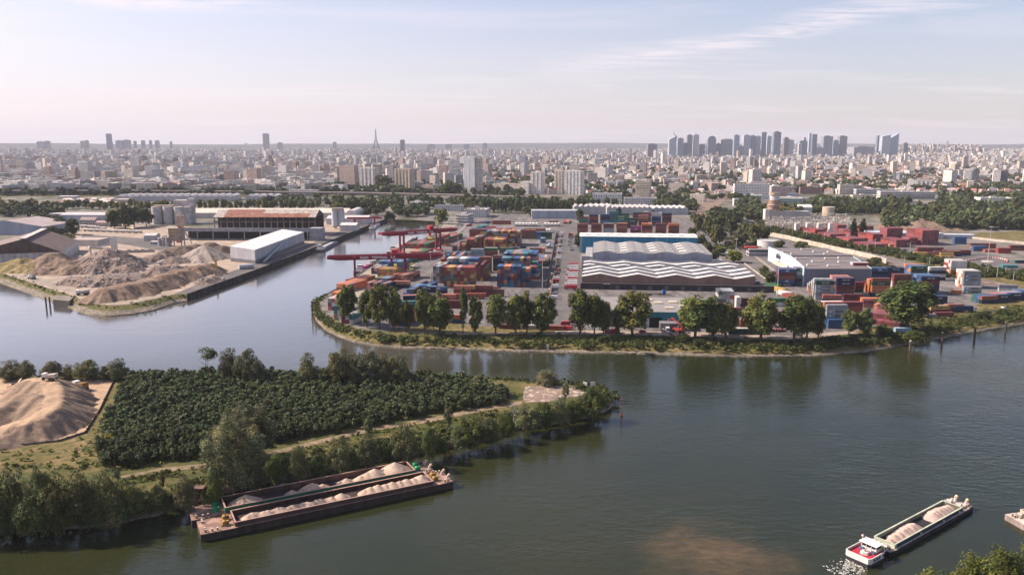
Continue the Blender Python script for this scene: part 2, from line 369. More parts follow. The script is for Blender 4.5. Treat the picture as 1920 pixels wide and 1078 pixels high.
# --- water
m, nt, b, out = newmat('river_water'); M['water'] = m
geo = node(nt, 'ShaderNodeNewGeometry'); pos = geo.outputs['Position']
w1 = noise(nt, 0.22, 3, pos, 0.55, 0.3, (1, 2.2, 1), R(18)); w2 = noise(nt, 0.045, 2, pos, 0.5, 0.6, (1, 1.8, 1), R(-12)); w3 = noise(nt, 0.9, 2, pos, 0.5, 0.2, (1, 1.8, 1), R(30))
calm = ramp(nt, noise(nt, 0.008, 3, pos, 0.5, 1.0, (1, 1.6, 1)), 0.40, 0.62)
hh = mth(nt, 'ADD', mth(nt, 'MULTIPLY', w1, 0.55), mth(nt, 'ADD', mth(nt, 'MULTIPLY', w2, 0.6), mth(nt, 'MULTIPLY', w3, 0.16)))
bp = node(nt, 'ShaderNodeBump'); bp.inputs['Distance'].default_value = 0.42
sx_ = node(nt, 'ShaderNodeSeparateXYZ'); nt.links.new(pos, sx_.inputs[0])
still = ramp(nt, mth(nt, 'ADD', sx_.outputs[0], mth(nt, 'MULTIPLY', noise(nt, 0.006, 3, pos, .5, .8), 150)), 150, -60)
still = mth(nt, 'MULTIPLY', still, ramp(nt, sx_.outputs[1], 290, 430))   # calmer, silty water; bright sky reflection is also put into its body colour
nt.links.new(mth(nt, 'MULTIPLY', mth(nt, 'ADD', 0.38, mth(nt, 'MULTIPLY', calm, 0.62)), mth(nt, 'SUBTRACT', 1.15, mth(nt, 'MULTIPLY', still, .9))), bp.inputs['Strength']); nt.links.new(hh, bp.inputs['Height']); nt.links.new(bp.outputs[0], b.inputs['Normal'])
# silt plume: a brown cloud stirred up in the water
sil = node(nt, 'ShaderNodeVectorMath', operation='SUBTRACT'); nt.links.new(pos, sil.inputs[0]); c_ = P(1335, 1045, 0); sil.inputs[1].default_value = (c_.x, c_.y, 0)
nz = node(nt, 'ShaderNodeTexNoise'); nz.inputs['Scale'].default_value = 0.06; nz.inputs['Detail'].default_value = 6; nt.links.new(pos, nz.inputs[0])
sv = node(nt, 'ShaderNodeVectorMath', operation='MULTIPLY_ADD'); nt.links.new(nz.outputs['Color'], sv.inputs[0]); sv.inputs[1].default_value = (34, 34, 0); nt.links.new(sil.outputs[0], sv.inputs[2])
sq = node(nt, 'ShaderNodeVectorMath', operation='MULTIPLY'); nt.links.new(sv.outputs[0], sq.inputs[0]); sq.inputs[1].default_value = (1 / 21, 1 / 22, 0)
so = node(nt, 'ShaderNodeVectorMath', operation='SUBTRACT'); nt.links.new(sq.outputs[0], so.inputs[0]); so.inputs[1].default_value = (17 / 21, 17 / 22, 0)
ln = node(nt, 'ShaderNodeVectorMath', operation='LENGTH'); nt.links.new(so.outputs[0], ln.inputs[0])
pl = ramp(nt, ln.outputs['Value'], 0.2, 1.15, 0.42, 0.0)
gg = ramp(nt, noise(nt, 0.006, 3, pos, 0.5, 0.5), 0.35, 0.65)
base = mixrgb(nt, gg, (0.013, 0.019, 0.008), (0.026, 0.028, 0.010))
pl = mth(nt, 'MULTIPLY', pl, ramp(nt, noise(nt, .12, 5, pos, .7, 1.2, (1, 2.2, 1), R(35)), .3, .7, .35, 1.2))
base = mixrgb(nt, still, base, (0.085, 0.080, 0.070))  # paler body colour, partly standing in for the bright sky mirrored here
nt.links.new(mixrgb(nt, pl, base, (0.17, 0.105, 0.05)), b.inputs['Base Color'])
fr_ = node(nt, 'ShaderNodeFresnel'); fr_.inputs[0].default_value = 1.33; nt.links.new(bp.outputs[0], fr_.inputs['Normal'])
gs = node(nt, 'ShaderNodeBsdfGlossy'); gs.inputs['Roughness'].default_value = .08; nt.links.new(bp.outputs[0], gs.inputs['Normal'])
ms = node(nt, 'ShaderNodeMixShader'); F_ = fr_.outputs[0]; nt.links.new(mth(nt, 'MINIMUM', mth(nt, 'MULTIPLY', mth(nt, 'MULTIPLY', F_, F_), mth(nt, 'ADD', .2, mth(nt, 'MULTIPLY', still, 4.5))), .6), ms.inputs[0])
nt.links.new(b.outputs[0], ms.inputs[1]); nt.links.new(gs.outputs[0], ms.inputs[2]); nt.links.new(ms.outputs[0], out.inputs[0])
b.inputs['Roughness'].default_value = 0.09; b.inputs['IOR'].default_value = 1.33; b.inputs['Specular IOR Level'].default_value = 0.5
wx, wy0, wy1 = 9000, -900, 3000
me = mesh_np('river_water', [(-wx, wy0, 0), (wx, wy0, 0), (wx, wy1, 0), (-wx, wy1, 0)], [[0, 1, 2, 3]], [(1, 1, 1)], [M['water']])
tag(link('river_water', me), kind='structure')
# --- sheets laid on the ground (each a little above the one below)
def sheet(name, pts, z, mat, kind='structure', raw=False):
 V = [(p[0], p[1], z) if raw else tuple(P(p[0], p[1], ZQ).xy) + (z,) for p in pts]
 me = mesh_np(name, np.array(V), [list(range(len(V)))], [(1, 1, 1)], [mat]); return tag(link(name, me), kind=kind)
M['asphalt'] = mat_ground('yard_asphalt', ((0.15, 0.14, 0.14), (0.20, 0.185, 0.178), (0.10, 0.093, 0.093)), (0.03, 0.16, 0.9), seed=11, stretch=(1, .22, 1), rot=R(6))
M['road'] = mat_ground('road_asphalt', ((0.135, 0.125, 0.125), (0.165, 0.15, 0.145), (0.10, 0.095, 0.095)), (0.02, 0.08, 1.0), seed=14)
M['pale'] = mat_ground('pale_concrete', ((0.38, 0.32, 0.25), (0.30, 0.26, 0.21), (0.24, 0.21, 0.18)), (0.02, 0.1, 1.0), seed=17)
M['dust'] = mat_ground('dusty_yard', ((0.34, 0.27, 0.215), (0.24, 0.195, 0.16), (0.42, 0.34, 0.275)), (0.03, 0.14, 0.7), seed=21, bumpd=0.15)
M['rail'] = mat_ground('railway_ballast', ((0.22, 0.15, 0.12), (0.17, 0.125, 0.105), (0.29, 0.22, 0.17)), (0.03, 0.1, 0.6), seed=24)
M['stripe'] = mat_ground('worn_white_paint', ((0.50, 0.47, 0.42), (0.42, 0.39, 0.35), (0.3, 0.28, 0.25)), (0.05, 0.4, 2), seed=26)
sheet('container_yard', [(606, 555), (614, 549), (642, 534), (690, 500), (735, 476), (815, 437), (826, 417), (880, 402), (1085, 402), (1120, 410), (1420, 412), (1450, 440), (1545, 478),
  (1700, 478), (1920, 548), (1920, 568), (1840, 580), (1740, 598), (1610, 622), (1480, 634), (1326, 629), (1100, 625), (860, 624), (735, 621), (680, 612), (640, 600), (612, 575)], ZQ + .03, M['asphalt'])
sheet('quay_apron', [(622, 560), (648, 536), (697, 501), (742, 475), (822, 437), (833, 418), (860, 418), (838, 440), (760, 478), (728, 502), (695, 536), (672, 575)], ZQ + .06, M['pale'])
sheet('terminal_road', [(1024, 618), (1040, 520), (1052, 440), (1058, 418), (1082, 418), (1086, 470), (1090, 545), (1088, 618)], ZQ + .06, M['road'])
sheet('harbour_road', [(1470, 628), (1395, 520), (1340, 470), (1322, 440), (1345, 440), (1385, 470), (1448, 520), (1550, 600), (1560, 618)], ZQ + .06, M['road'])
sheet('gravel_path', [(735, 624), (1100, 620), (1330, 623), (1480, 630), (1620, 618), (1620, 624), (1480, 637), (1326, 632), (1100, 627), (860, 627)], ZQ + .09, M['dust'])
sheet('harbour_road', [(1385, 468), (1440, 463), (1445, 478), (1500, 520), (1440, 520), (1400, 492)], ZQ + .09, M['road'])
sheet('container_yard', [(1640, 470), (1760, 452), (1960, 505), (1960, 534), (1900, 528), (1830, 503), (1720, 490)], ZQ + .09, M['road'])
sheet('dusty_yard', [(0, 511), (50, 528), (128, 552), (172, 568), (200, 572), (240, 570), (323, 552), (351, 549), (480, 504), (560, 470), (596, 459), (672, 429), (723, 410), (700, 404),
  (640, 412), (480, 430), (200, 420), (130, 430), (110, 470), (0, 500)], ZQ + .03, M['dust'])
sheet('quay_apron', [(351, 550), (480, 505), (594, 461), (670, 430), (722, 411), (735, 402), (700, 400), (650, 428), (585, 456), (500, 487), (400, 520), (325, 552)], ZQ + .06, M['road'])
sheet('access_road', [(-200, 470), (0, 509), (50, 525), (128, 549), (190, 570), (240, 568), (300, 558), (262, 556), (190, 560), (140, 540), (60, 515), (0, 495), (-200, 455)], ZQ + .06, M['pale'])
sheet('access_road', [(155, 440), (290, 448), (330, 462), (300, 470), (210, 455), (150, 448)], ZQ + .07, M['road'])
sheet('bank_meadow', [(735, 624), (826, 624), (1040, 624), (1040, 616), (900, 612), (826, 604), (735, 620)], ZQ + .12, M['dryg'])
sheet('bank_meadow', [(1615, 626), (1741, 600), (1920, 571), (1920, 558), (1840, 570), (1740, 588), (1690, 600), (1600, 622)], ZQ + .12, M['dryg'])
# green zones: the embankment of the railway, the meadows beyond
sheet('embankment_grass', [(1340, 405), (1385, 405), (1480, 435), (1660, 480), (1920, 540), (1990, 560), (1990, 522), (1900, 508), (1760, 492), (1640, 465), (1500, 432), (1400, 400), (1340, 385)], ZQ + .12, M['dryg'])
sheet('meadow', [(1640, 400), (1700, 398), (1700, 412), (1650, 412)], ZQ + .06, M['dryg']); sheet('meadow', [(1800, 440), (1960, 430), (1960, 460), (1840, 448)], ZQ + .06, M['dryg'])
sheet('meadow', [(-300, 345), (100, 352), (480, 350), (960, 352), (960, 366), (480, 368), (-300, 370)], ZQ + .06, M['grass'])
# racecourse-like green at the right edge
sheet('meadow', [(1700, 352), (1925, 352), (1980, 358), (1700, 358)], ZQ + .06, M['grass'])
# white painted lines
def line(name, a, bb, w, z=ZQ + .12, mat=None):
 p, q = P(*a, ZQ), P(*bb, ZQ); d = (q - p).normalized(); n = Vector((-d.y, d.x, 0)) * w / 2
 return sheet(name, [p - n, q - n, q + n, p + n], z, mat or M['stripe'], raw=True)
line('road_marking', (760, 508), (842, 452), 1.6); line('road_marking', (842, 452), (872, 425), 1.4)
for i in range(5): line('road_marking', (1100 - i, 505 + i * 24), (1030, 505 + i * 24), .3)
line('road_marking', (1340, 447), (1462, 600), .8); line('road_marking', (1402, 470), (1452, 508), 3.0, mat=M['pale'])
line('road_marking', (1440, 440), (1620, 484), 1.0)
# --- railway: curving bundle of tracks
RC = [(1400, 334), (1385, 342), (1362, 355), (1338, 372), (1322, 388), (1320, 398), (1335, 408), (1375, 420), (1440, 437), (1530, 458), (1620, 481), (1720, 503), (1830, 525), (1960, 552), (2200, 600)]
rc = [P(a[0], a[1], ZQ) for a in RC]
def ribbon(name, pts, wl_, wr_, z, mat):
 V, F = [], []
 for i, p in enumerate(pts):
  d = (pts[min(i + 1, len(pts) - 1)] - pts[max(i - 1, 0)]).normalized(); n = Vector((-d.y, d.x, 0))
  a, c = p + n * wl_[i], p - n * wr_[i]; V += [(a.x, a.y, z), (c.x, c.y, z)]
 for i in range(len(pts) - 1): F.append([2 * i, 2 * i + 1, 2 * i + 3, 2 * i + 2])
 return tag(link(name, mesh_np(name, np.array(V), F, [(1, 1, 1)] * len(F), [mat])), kind='structure')
def smooth(pts, n=6):
 out = []
 for i in range(len(pts) - 1):
  p0, p1, p2, p3 = pts[max(i - 1, 0)], pts[i], pts[i + 1], pts[min(i + 2, len(pts) - 1)]
  for k in range(n):
   t = k / n; out.append(0.5 * ((2 * p1) + (p2 - p0) * t + (2 * p0 - 5 * p1 + 4 * p2 - p3) * t * t + (3 * p1 - p0 - 3 * p2 + p3) * t ** 3))
 return out + [pts[-1]]
wr0 = [34, 32, 30, 26, 20, 14, 9, 7, 6, 6, 6, 6, 6, 6, 6]; n_ = 6
rcs = smooth(rc, n_)
ws = [wr0[min(int(i / n_), 14)] * (1 - (i % n_) / n_) + wr0[min(int(i / n_) + 1, 14)] * (i % n_) / n_ for i in range(len(rcs))]
ribbon('railway_bed', rcs, ws, ws, ZQ + .16, M['rail'])
M['railm'] = mat_ground('rusty_rail', ((0.16, 0.085, 0.06), (0.12, 0.07, 0.05), (0.3, 0.27, 0.25)), (0.05, 0.2, 1.0))
for off in (-.75, -.5, -.25, 0, .25, .5, .75):
 sub = [(p, w) for p, w in zip(rcs, ws)]
 L = []
 for i, (p, w) in enumerate(sub):
  d = (rcs[min(i + 1, len(rcs) - 1)] - rcs[max(i - 1, 0)]).normalized(); n = Vector((-d.y, d.x, 0)); L.append(p + n * w * off)
 ribbon('railway_track', L, [.8] * len(L), [.8] * len(L), ZQ + .30, M['railm'])
# --- far terrain: rises gently, wooded hills on the horizon
def hfar(x, y):
 d = math.hypot(x, y)
 t = min(max((d - 3600) / 5600, 0), 1); t = t * t * (3 - 2 * t)
 h = 3.0 + 34 * t
 a = x / max(y, 1)
 r = min(max((d - 11800) / 2600, 0), 1); r = r * r * (3 - 2 * r)
 ridge = 92 + 10 * math.sin(a * 7 + 1) + 6 * math.sin(a * 19) + 3 * math.sin(a * 47 + 2)
 h += ridge * r
 # the dark wooded hill right of the towers
 hx = (a - 0.525) / 0.06; hy = (d - 8600) / 900; q = 1 - hx * hx * .5 - hy * hy
 if q > 0: h += 62 * (q ** .7)
 return h
nx_, ny_ = 150, 70; V = []; F = []
for j in range(ny_):
 d = 3500 * (18800 / 3500) ** (j / (ny_ - 1))
 for i in range(nx_):
  a = -0.80 + 1.60 * i / (nx_ - 1); V.append((a * d, d, hfar(a * d, d) + random.uniform(-1, 1) * (1.5 if d > 11000 else .3)))
for j in range(ny_ - 1):
 for i in range(nx_ - 1): k = j * nx_ + i; F.append([k, k + 1, k + nx_ + 1, k + nx_])
M['hill'] = mat_ground('wooded_hills', ((0.045, 0.05, 0.045), (0.07, 0.07, 0.06), (0.15, 0.14, 0.135)), (0.0012, 0.006, 0.03), seed=50, th=((.35, .6), (.52, .68), (.3, .8)))
tag(link('hills', mesh_np('hills', np.array(V), F, [(1, 1, 1)] * len(F), [M['hill']], smooth=True)), kind='structure')
def gz(x, y): return ZQ if math.hypot(x, y) < 3600 else max(ZQ, hfar(x, y))
# --- the island in the foreground
isl_w = [(-400, 1010), (0, 1000), (100, 994), (200, 985), (290, 968), (350, 948), (420, 926), (520, 903), (620, 884), (710, 866), (790, 849), (850, 838), (905, 828), (955, 806), (1030, 797), (1100, 784),
   (1138, 771), (1153, 757), (1150, 745), (1130, 735), (1100, 729), (1040, 724), (960, 719), (850, 715), (740, 712), (600, 710), (480, 709), (380, 710), (250, 711), (100, 711), (-40, 711), (-500, 712)]
ZI = 3.0
iw = [P(a[0], a[1], 0.0) for a in isl_w]
def offset_in(pts, d):
 out = []; n = len(pts)
 for i in range(n):
  a, c = pts[max(i - 1, 0)], pts[min(i + 1, n - 1)]; t = (c - a).normalized(); out.append(pts[i] + Vector((-t.y, t.x, 0)) * d)
 return out
it = offset_in(iw, 5.0)
M['isl'] = mat_ground('island_meadow', ((0.085, 0.085, 0.028), (0.19, 0.145, 0.062), (0.05, 0.062, 0.018)), (0.03, 0.16, 1.5), bumpd=0.35, seed=60, th=((.42, .6), (.42, .62), (.3, .8)))
V = [(p.x, p.y, ZI) for p in it] + [(-900, it[-1].y, ZI), (-900, it[0].y, ZI)]
tag(link('island_ground', mesh_np('island_ground', np.array(V), [list(range(len(V)))], [(1, 1, 1)], [M['isl']])), kind='structure')
V = []; F = []
a_, b_ = subdiv(it, iw, 3.0)
for p, q in zip(a_, b_):
 m_ = p.lerp(q, .5); V += [(p.x, p.y, ZI), (m_.x + random.uniform(-.5, .5), m_.y + random.uniform(-.5, .5), 1.8), (q.x + random.uniform(-.5, .5), q.y + random.uniform(-.5, .5), .05), (q.x, q.y, -1)]
for i in range(len(a_) - 1):
 for j in range(3): F.append([4 * i + j, 4 * i + j + 1, 4 * i + j + 5, 4 * i + j + 4])
tag(link('island_bank', mesh_np('island_bank', np.array(V), F, [(1, 1, 1)] * len(F), [M['grass'], M['stone']], None, [0, 1, 1] * (len(F) // 3))), kind='structure')
def isheet(name, pts, z, mat): return tag(link(name, mesh_np(name, np.array([tuple(P(a[0], a[1], ZI).xy) + (z,) for a in pts]), [list(range(len(pts)))], [(1, 1, 1)], [mat])), kind='structure')
M['sand'] = mat_ground('quarry_sand', ((0.46, 0.335, 0.225), (0.40, 0.28, 0.185), (0.34, 0.24, 0.165)), (0.03, 0.25, 2.5), bumpd=0.12, seed=70)
isheet('sand_yard', [(-400, 712), (0, 711), (110, 712), (214, 713), (204, 732), (186, 768), (172, 795), (158, 812), (120, 826), (0, 837), (-500, 850)], ZI + .05, M['sand'])
isheet('meadow_strip', [(213, 716), (245, 716), (225, 760), (190, 800), (150, 850), (0, 880), (-200, 880), (-200, 845), (0, 838), (120, 828), (162, 812), (190, 770)], ZI + .08, M['dryg'])
M['dirt'] = mat_ground('dirt_track', ((0.28, 0.20, 0.145), (0.22, 0.165, 0.12), (0.13, 0.12, 0.05)), (0.05, 0.3, 2.0), seed=75)
isheet('dirt_path', [(225, 893), (300, 878), (390, 868), (500, 848), (600, 824), (700, 800), (800, 785), (880, 768), (980, 752), (980, 758), (885, 775), (800, 793), (700, 808), (600, 832), (500, 856), (390, 876), (300, 886), (232, 897)], ZI + .10, M['dirt'])
M['bare'] = mat_ground('bare_pad', ((0.26, 0.185, 0.15), (0.18, 0.145, 0.12), (0.46, 0.37, 0.29)), (0.08, 0.35, 1.5), seed=77, th=((.4, .6), (.52, .6), (.3, .8)))
isheet('bare_pad', [(985, 724), (1075, 724), (1110, 733), (1108, 742), (1060, 745), (1040, 752), (985, 755), (980, 745)], ZI + .07, M['bare'])
# ================================================================ vegetation
ORD = ['', 'second', 'third', 'fourth', 'fifth', 'sixth', 'seventh', 'eighth', 'ninth', 'tenth', 'eleventh', 'twelfth', 'thirteenth', 'fourteenth', 'fifteenth', 'sixteenth', 'seventeenth', 'eighteenth', 'nineteenth', 'twentieth']
TENS = {2: 'twenty', 3: 'thirty', 4: 'forty', 5: 'fifty', 6: 'sixty', 7: 'seventy', 8: 'eighty', 9: 'ninety'}
def ordw(i):
 """0 -> first, 1 -> second ..."""
 n = i + 1
 if n == 1: return 'first'
 if n <= 20: return ORD[n - 1]
 if n % 10 == 0: return {2: 'twentieth', 3: 'thirtieth', 4: 'fortieth', 5: 'fiftieth', 6: 'sixtieth', 7: 'seventieth', 8: 'eightieth', 9: 'ninetieth'}.get(n // 10, 'hundredth')
 return TENS.get(n // 10, 'hundred') + '-' + ordw(n % 10 - 1)
def crown_np(seed, rx, rz, zc, nl=26, per=60, leaf=0.5, shape='round', base=(0.07, 0.09, 0.03), var=0.3, lobe=0.34):
 """leaf clumps: lobes scattered through an ellipsoid, small quads on every lobe. returns V,F,C"""
 r = np.random.default_rng(seed)
 d = r.normal(size=(nl, 3)); d /= np.linalg.norm(d, axis=1)[:, None]
 rad = r.uniform(0.40, 0.86, nl)
 c = d * rad[:, None]
 if shape == 'poplar':            # egg: wide low-middle, narrow top and open bottom
  z = c[:, 2]; c[:, :2] *= (1.0 - 0.30 * np.abs(z))[:, None]
 elif shape == 'cone':
  z = (c[:, 2] + 1) / 2; c[:, :2] *= (1.15 - 0.95 * z)[:, None]
 elif shape == 'flat':
  c[:, 2] *= 0.8
 lr = r.uniform(0.75, 1.25, nl) * lobe
 if shape == 'cone': lr *= (1.25 - 0.75 * (c[:, 2] + 1) / 2)
 lt = 1 + r.uniform(-var, var, nl) ; hue = r.uniform(-.12, .12, nl)
 n = nl * per; idx = np.repeat(np.arange(nl), per)
 q = r.normal(size=(n, 3)); q /= np.linalg.norm(q, axis=1)[:, None]
 q[:, 2] = np.where(q[:, 2] < -0.35, -q[:, 2], q[:, 2])
 p = c[idx] + q * (lr[idx] * r.uniform(0.72, 1.08, n))[:, None]
 p[:, 0] *= rx; p[:, 1] *= rx; p[:, 2] = p[:, 2] * rz + zc
 nrm = q + r.normal(size=(n, 3)) * 0.38; nrm[:, 2] += .25; nrm /= np.linalg.norm(nrm, axis=1)[:, None]
 t = np.cross(nrm, r.normal(size=(n, 3))); t /= np.linalg.norm(t, axis=1)[:, None]
 b = np.cross(nrm, t); s = (leaf * r.uniform(0.55, 1.3, n))[:, None]
 V = np.stack([p - t * s - b * s * .7, p + t * s - b * s * .5, p + t * s * .8 + b * s * .7, p - t * s * .7 + b * s * .6], 1).reshape(-1, 3)
 F = np.arange(4 * n).reshape(-1, 4)
 lf = lt[idx] * (1 + r.uniform(-.22, .22, n))
 C = np.array(base)[None] * lf[:, None]; C[:, 0] *= 1 + hue[idx] * 1.4; C[:, 2] *= 1 - hue[idx]
 return V, F, C
def trunk_mb(h, r, hc, rx, seed=0, nb=6, col=(.12, .09, .065), lean=0.0, forks=1):
 mb = MB(); rr = random.Random(seed)
 for f in range(forks):
  x0 = (f - (forks - 1) / 2) * r * 3; p = Vector((x0, 0, -.4)); d = Vector((lean + (f - (forks - 1) / 2) * .35, rr.uniform(-.1, .1), 1)); k = 5
  for i in range(k):
   q = p + Vector((d.x * h / k + rr.uniform(-.03, .03) * h, rr.uniform(-.03, .03) * h, h / k)); mb.tube(p, q, r * (1 - i / k * .7), col, 7, r * (1 - (i + 1) / k * .7), caps=False)
   if i >= 1:
    for _ in range(max(1, nb // (k - 1))):
     a = rr.uniform(0, 6.28); l = rx * rr.uniform(.45, .8)
     mb.tube(q, q + Vector((math.cos(a) * l, math.sin(a) * l, l * rr.uniform(.35, .9))), r * .35, col, 5, r * .1, caps=False)
   p = q
 return mb
TREE_T = {}
def template(key, seed, h, w, trunk_r, bare, **kw):
 """unit crown and trunk meshes for a tree h high and w wide"""
 rz = (h - bare) / 2; forks = kw.pop('forks', 1); tc_ = kw.pop('bark', (.12, .09, .065))
 V, F, C = crown_np(seed, w / 2, rz, bare + rz, **kw)
 cm_ = mesh_np('crown', V, F, C, [M['leaf']])
 tb = trunk_mb(h * .78, trunk_r, bare, w / 2, seed, col=tc_, forks=forks)
 TREE_T[key] = (cm_, tb.mesh('trunk', M['bark']), h, w)
 return TREE_T[key]
G_POP = (0.105, 0.122, 0.034); G_WIL = (0.135, 0.140, 0.070); G_DRK = (0.070, 0.088, 0.039); G_CTY = (0.088, 0.102, 0.038); G_LIM = (0.15, 0.17, 0.04)
for k in range(4): template(('poplar', k), 100 + k, 24, 13, .5, .0, nl=80, per=85, leaf=.40, shape='poplar', base=G_POP, var=.42, lobe=.25)
for k in range(2): template(('column', k), 110 + k, 20, 5.5, .3, 1.5, nl=34, per=50, leaf=.38, shape='poplar', base=G_POP, lobe=.36)
for k in range(3): template(('willow', k), 120 + k, 9, 9.4, .3, -1.4, nl=70, per=100, leaf=.17, shape='round', base=G_WIL, var=.3, lobe=.28)
template('bigwillow', 130, 17, 15, .6, -1.0, nl=90, per=190, leaf=.18, shape='round', base=G_WIL, var=.5, lobe=.24)
template('umbrella', 131, 12, 10, .22, 6.0, nl=14, per=90, leaf=.22, shape='flat', base=G_CTY, lobe=.34, forks=2)
for k in range(2): template(('slim', k), 135 + k, 7, 2.6, .15, .4, nl=22, per=60, leaf=.15, shape='poplar', base=G_WIL, lobe=.35)
for k in range(3): template(('bush', k), 140 + k, 4, 5.2, .15, -1.0, nl=34, per=60, leaf=.17, shape='round', base=(0.055, 0.072, 0.022), lobe=.33)
for k in range(4): template(('city', k), 150 + k, 13, 11, .35, .4, nl=34, per=30, leaf=.75, shape='round', base=G_CTY, var=.3, lobe=.34)
for k in range(2): template(('citycol', k), 160 + k, 17, 6, .35, 1.0, nl=18, per=30, leaf=.7, shape='poplar', base=(0.040, 0.056, 0.024), lobe=.36)
PINE = []
for k in range(6):
 V, F, C = crown_np(200 + k, 1.9, 2.4, 2.6, nl=16, per=30, leaf=.26, shape='cone' if k % 2 else 'round', base=G_DRK, var=.32, lobe=.42)
 tb = MB(); tb.tube((0, 0, -.3), (0, 0, 2.4), .1, (.1, .08, .06), 5)
 n0 = len(V); V2 = np.vstack([V, np.array(tb.V)]); F2 = [list(f) for f in F] + [[i + n0 for i in f] for f in tb.F]; C2 = np.vstack([C, np.array(tb.C)])
 PINE.append(mesh_np('young_tree', V2, F2, C2, [M['leaf']]))
PINE_NP = [crown_np(220 + k, 1.9, 2.4, 2.6, nl=9, per=14, leaf=.45, shape='cone' if k % 2 else 'round', base=G_DRK, var=.32, lobe=.42) for k in range(3)]
CITY_NP = [crown_np(230 + k, 5, 4.6, 5.4, nl=9, per=12, leaf=1.5, shape='round', base=(0.078, 0.092, 0.040), var=.3, lobe=.42) for k in range(4)]
def tree(key, base, h, w, label, cat='tree', group=None, tint=(1, 1, 1), name='tree'):
 cm_, tm, H0, W0 = TREE_T[key]
 e = empty(name, base, random.uniform(0, 6.28)); e.rotation_euler = (random.uniform(-.05, .05), random.uniform(-.05, .05), e.rotation_euler.z); e.scale = (w / W0, w / W0, h / H0)
 link('crown', cm_, e, color=tint); link('trunk', tm, e)
 return tag(e, label, cat, group)
def ptree(key, px, py, topy, wpx, label, z=4.0, **kw):
 """a tree whose foot is seen at px,py, whose top reaches the row topy and whose crown is wpx wide in the photograph"""
 b = P(px, py, z); t = at_depth(px, topy, b.y); return tree(key, b, max(2.0, t.z - z), wpx * mpp(px, py, z), label, **kw)
def rt(a=.18):
 s = random.uniform(1 - a, 1 + a); return (s * random.uniform(.92, 1.1), s, s * random.uniform(.85, 1.1))
# the poplars along the terminal bank
pops = [(653, 606, 527, 47, 0), (688, 614, 536, 44, 1), (712, 617, 527, 50, 2), (738, 618, 532, 46, 3), (762, 622, 560, 26, 1), (797, 625, 540, 40, 1), (824, 625, 546, 50, 2),
  (868, 625, 538, 17, 'c'), (891, 625, 553, 36, 3), (929, 625, 544, 50, 0), (968, 625, 553, 40, 1), (988, 624, 543, 40, 2), (1016, 625, 543, 52, 3),
  (1086, 628, 538, 52, 1), (1114, 628, 545, 42, 0), (1132, 627, 556, 34, 2), (1156, 628, 566, 22, 3), (1186, 628, 543, 62, 2), (1303, 632, 544, 68, 0), (1336, 634, 549, 56, 3), (1361, 634, 565, 46, 1),
  (1426, 636, 551, 64, 2), (1489, 640, 553, 62, 1), (1512, 637, 548, 56, 0), (1534, 634, 560, 36, 3)]
WID = {17: 'narrow columnar', 22: 'small'}
for i, (px, py, ty, w, k) in enumerate(pops):
 if k == 'c': ptree(('column', 0), px, py, ty, w, 'very narrow dark columnar poplar standing alone on the terminal bank', group='tall trees along the terminal bank', name='poplar', tint=(.7, .85, .8))
 else: ptree(('poplar', k), px, py, ty + random.uniform(-4, 6), w * random.uniform(.85, 1.25), f"tall leafy poplar on the bank before the container terminal, {ordw(i)} tree from left", group='tall trees along the terminal bank', name='poplar', tint=rt(.24))
ptree(('poplar', 0), 1703, 619, 521, 108, 'very broad dark green round tree on the bank among stacked containers at right', name='broad_tree', tint=(.75, .9, .9))
ptree(('poplar', 2), 1592, 628, 578, 34, 'left one of two small grey-green trees before the dark red containers', name='tree', tint=(1, 1.05, 1.3))
ptree(('poplar', 3), 1620, 629, 577, 40, 'right one of two small grey-green trees before the dark red containers', name='tree', tint=(.85, .95, 1.1))
for i, (px, py, ty, w) in enumerate([(1653, 628, 606, 32), (1668, 634, 618, 24), (1715, 640, 620, 50), (1200, 655, 640, 26), (1135, 640, 628, 30), (1280, 640, 627, 36), (1310, 648, 634, 26), (1840, 596, 583, 30), (1880, 590, 578, 22), (1560, 640, 628, 40), (1600, 640, 628, 36)]):
 ptree(('bush', i % 3), px, py, ty, w, f"low rounded green bush on the terminal river bank, {ordw(i)} along it", cat='bush', z=3.0, name='bush', group='bushes on the terminal bank', tint=rt())
# shrubs and trees of the island
wil = [(22, 712, 677, 50), (50, 712, 676, 38), (100, 712, 677, 46), (130, 712, 684, 26), (166, 712, 674, 52), (200, 712, 684, 26), (222, 712, 674, 46)]
for i, (px, py, ty, w) in enumerate(wil):
 ptree(('willow', i % 3), px, py, ty, w, f"round grey-green willow behind the sand yard at the far shore, {ordw(i)} from left", z=ZI, name='willow', group='willows behind the sand yard', tint=rt())
ptree('umbrella', 392, 716, 649, 42, 'tall thin-stemmed tree with two bare trunks and a flat crown by the water', z=ZI, name='tree', tint=(.9, 1, 1))
far_sh = [(430, 716, 656, 46, 0), (462, 718, 654, 52, 1), (484, 722, 676, 40, 2), (579, 722, 664, 46, 0), (606, 725, 688, 34, 1), (636, 724, 656, 56, 2), (668, 724, 666, 44, 0), (692, 722, 656, 58, 1), (724, 722, 664, 50, 2), (748, 724, 668, 46, 0), (766, 724, 694, 30, 1),
   (1025, 722, 694, 44, 0), (895, 722, 706, 40, 2), (862, 722, 708, 26, 2)]
for i, (px, py, ty, w, k) in enumerate(far_sh):
 ptree(('willow', k), px, py, ty, w, f"bushy grey-green willow on the far shore of the wooded island, {ordw(i)} from left", z=ZI, name='willow', group='willows on the far shore of the island', tint=rt(.2))
ptree('bigwillow', 442, 925, 780, 122, 'largest silvery willow, overhanging the river beside the left end of the moored barges', z=2, name='large_willow', tint=(1.1, 1.1, 1.05))
ptree('bigwillow', 470, 862, 752, 112, 'second large silvery willow, rising directly behind the largest one', z=ZI, name='large_willow', tint=(.72, .76, .8))
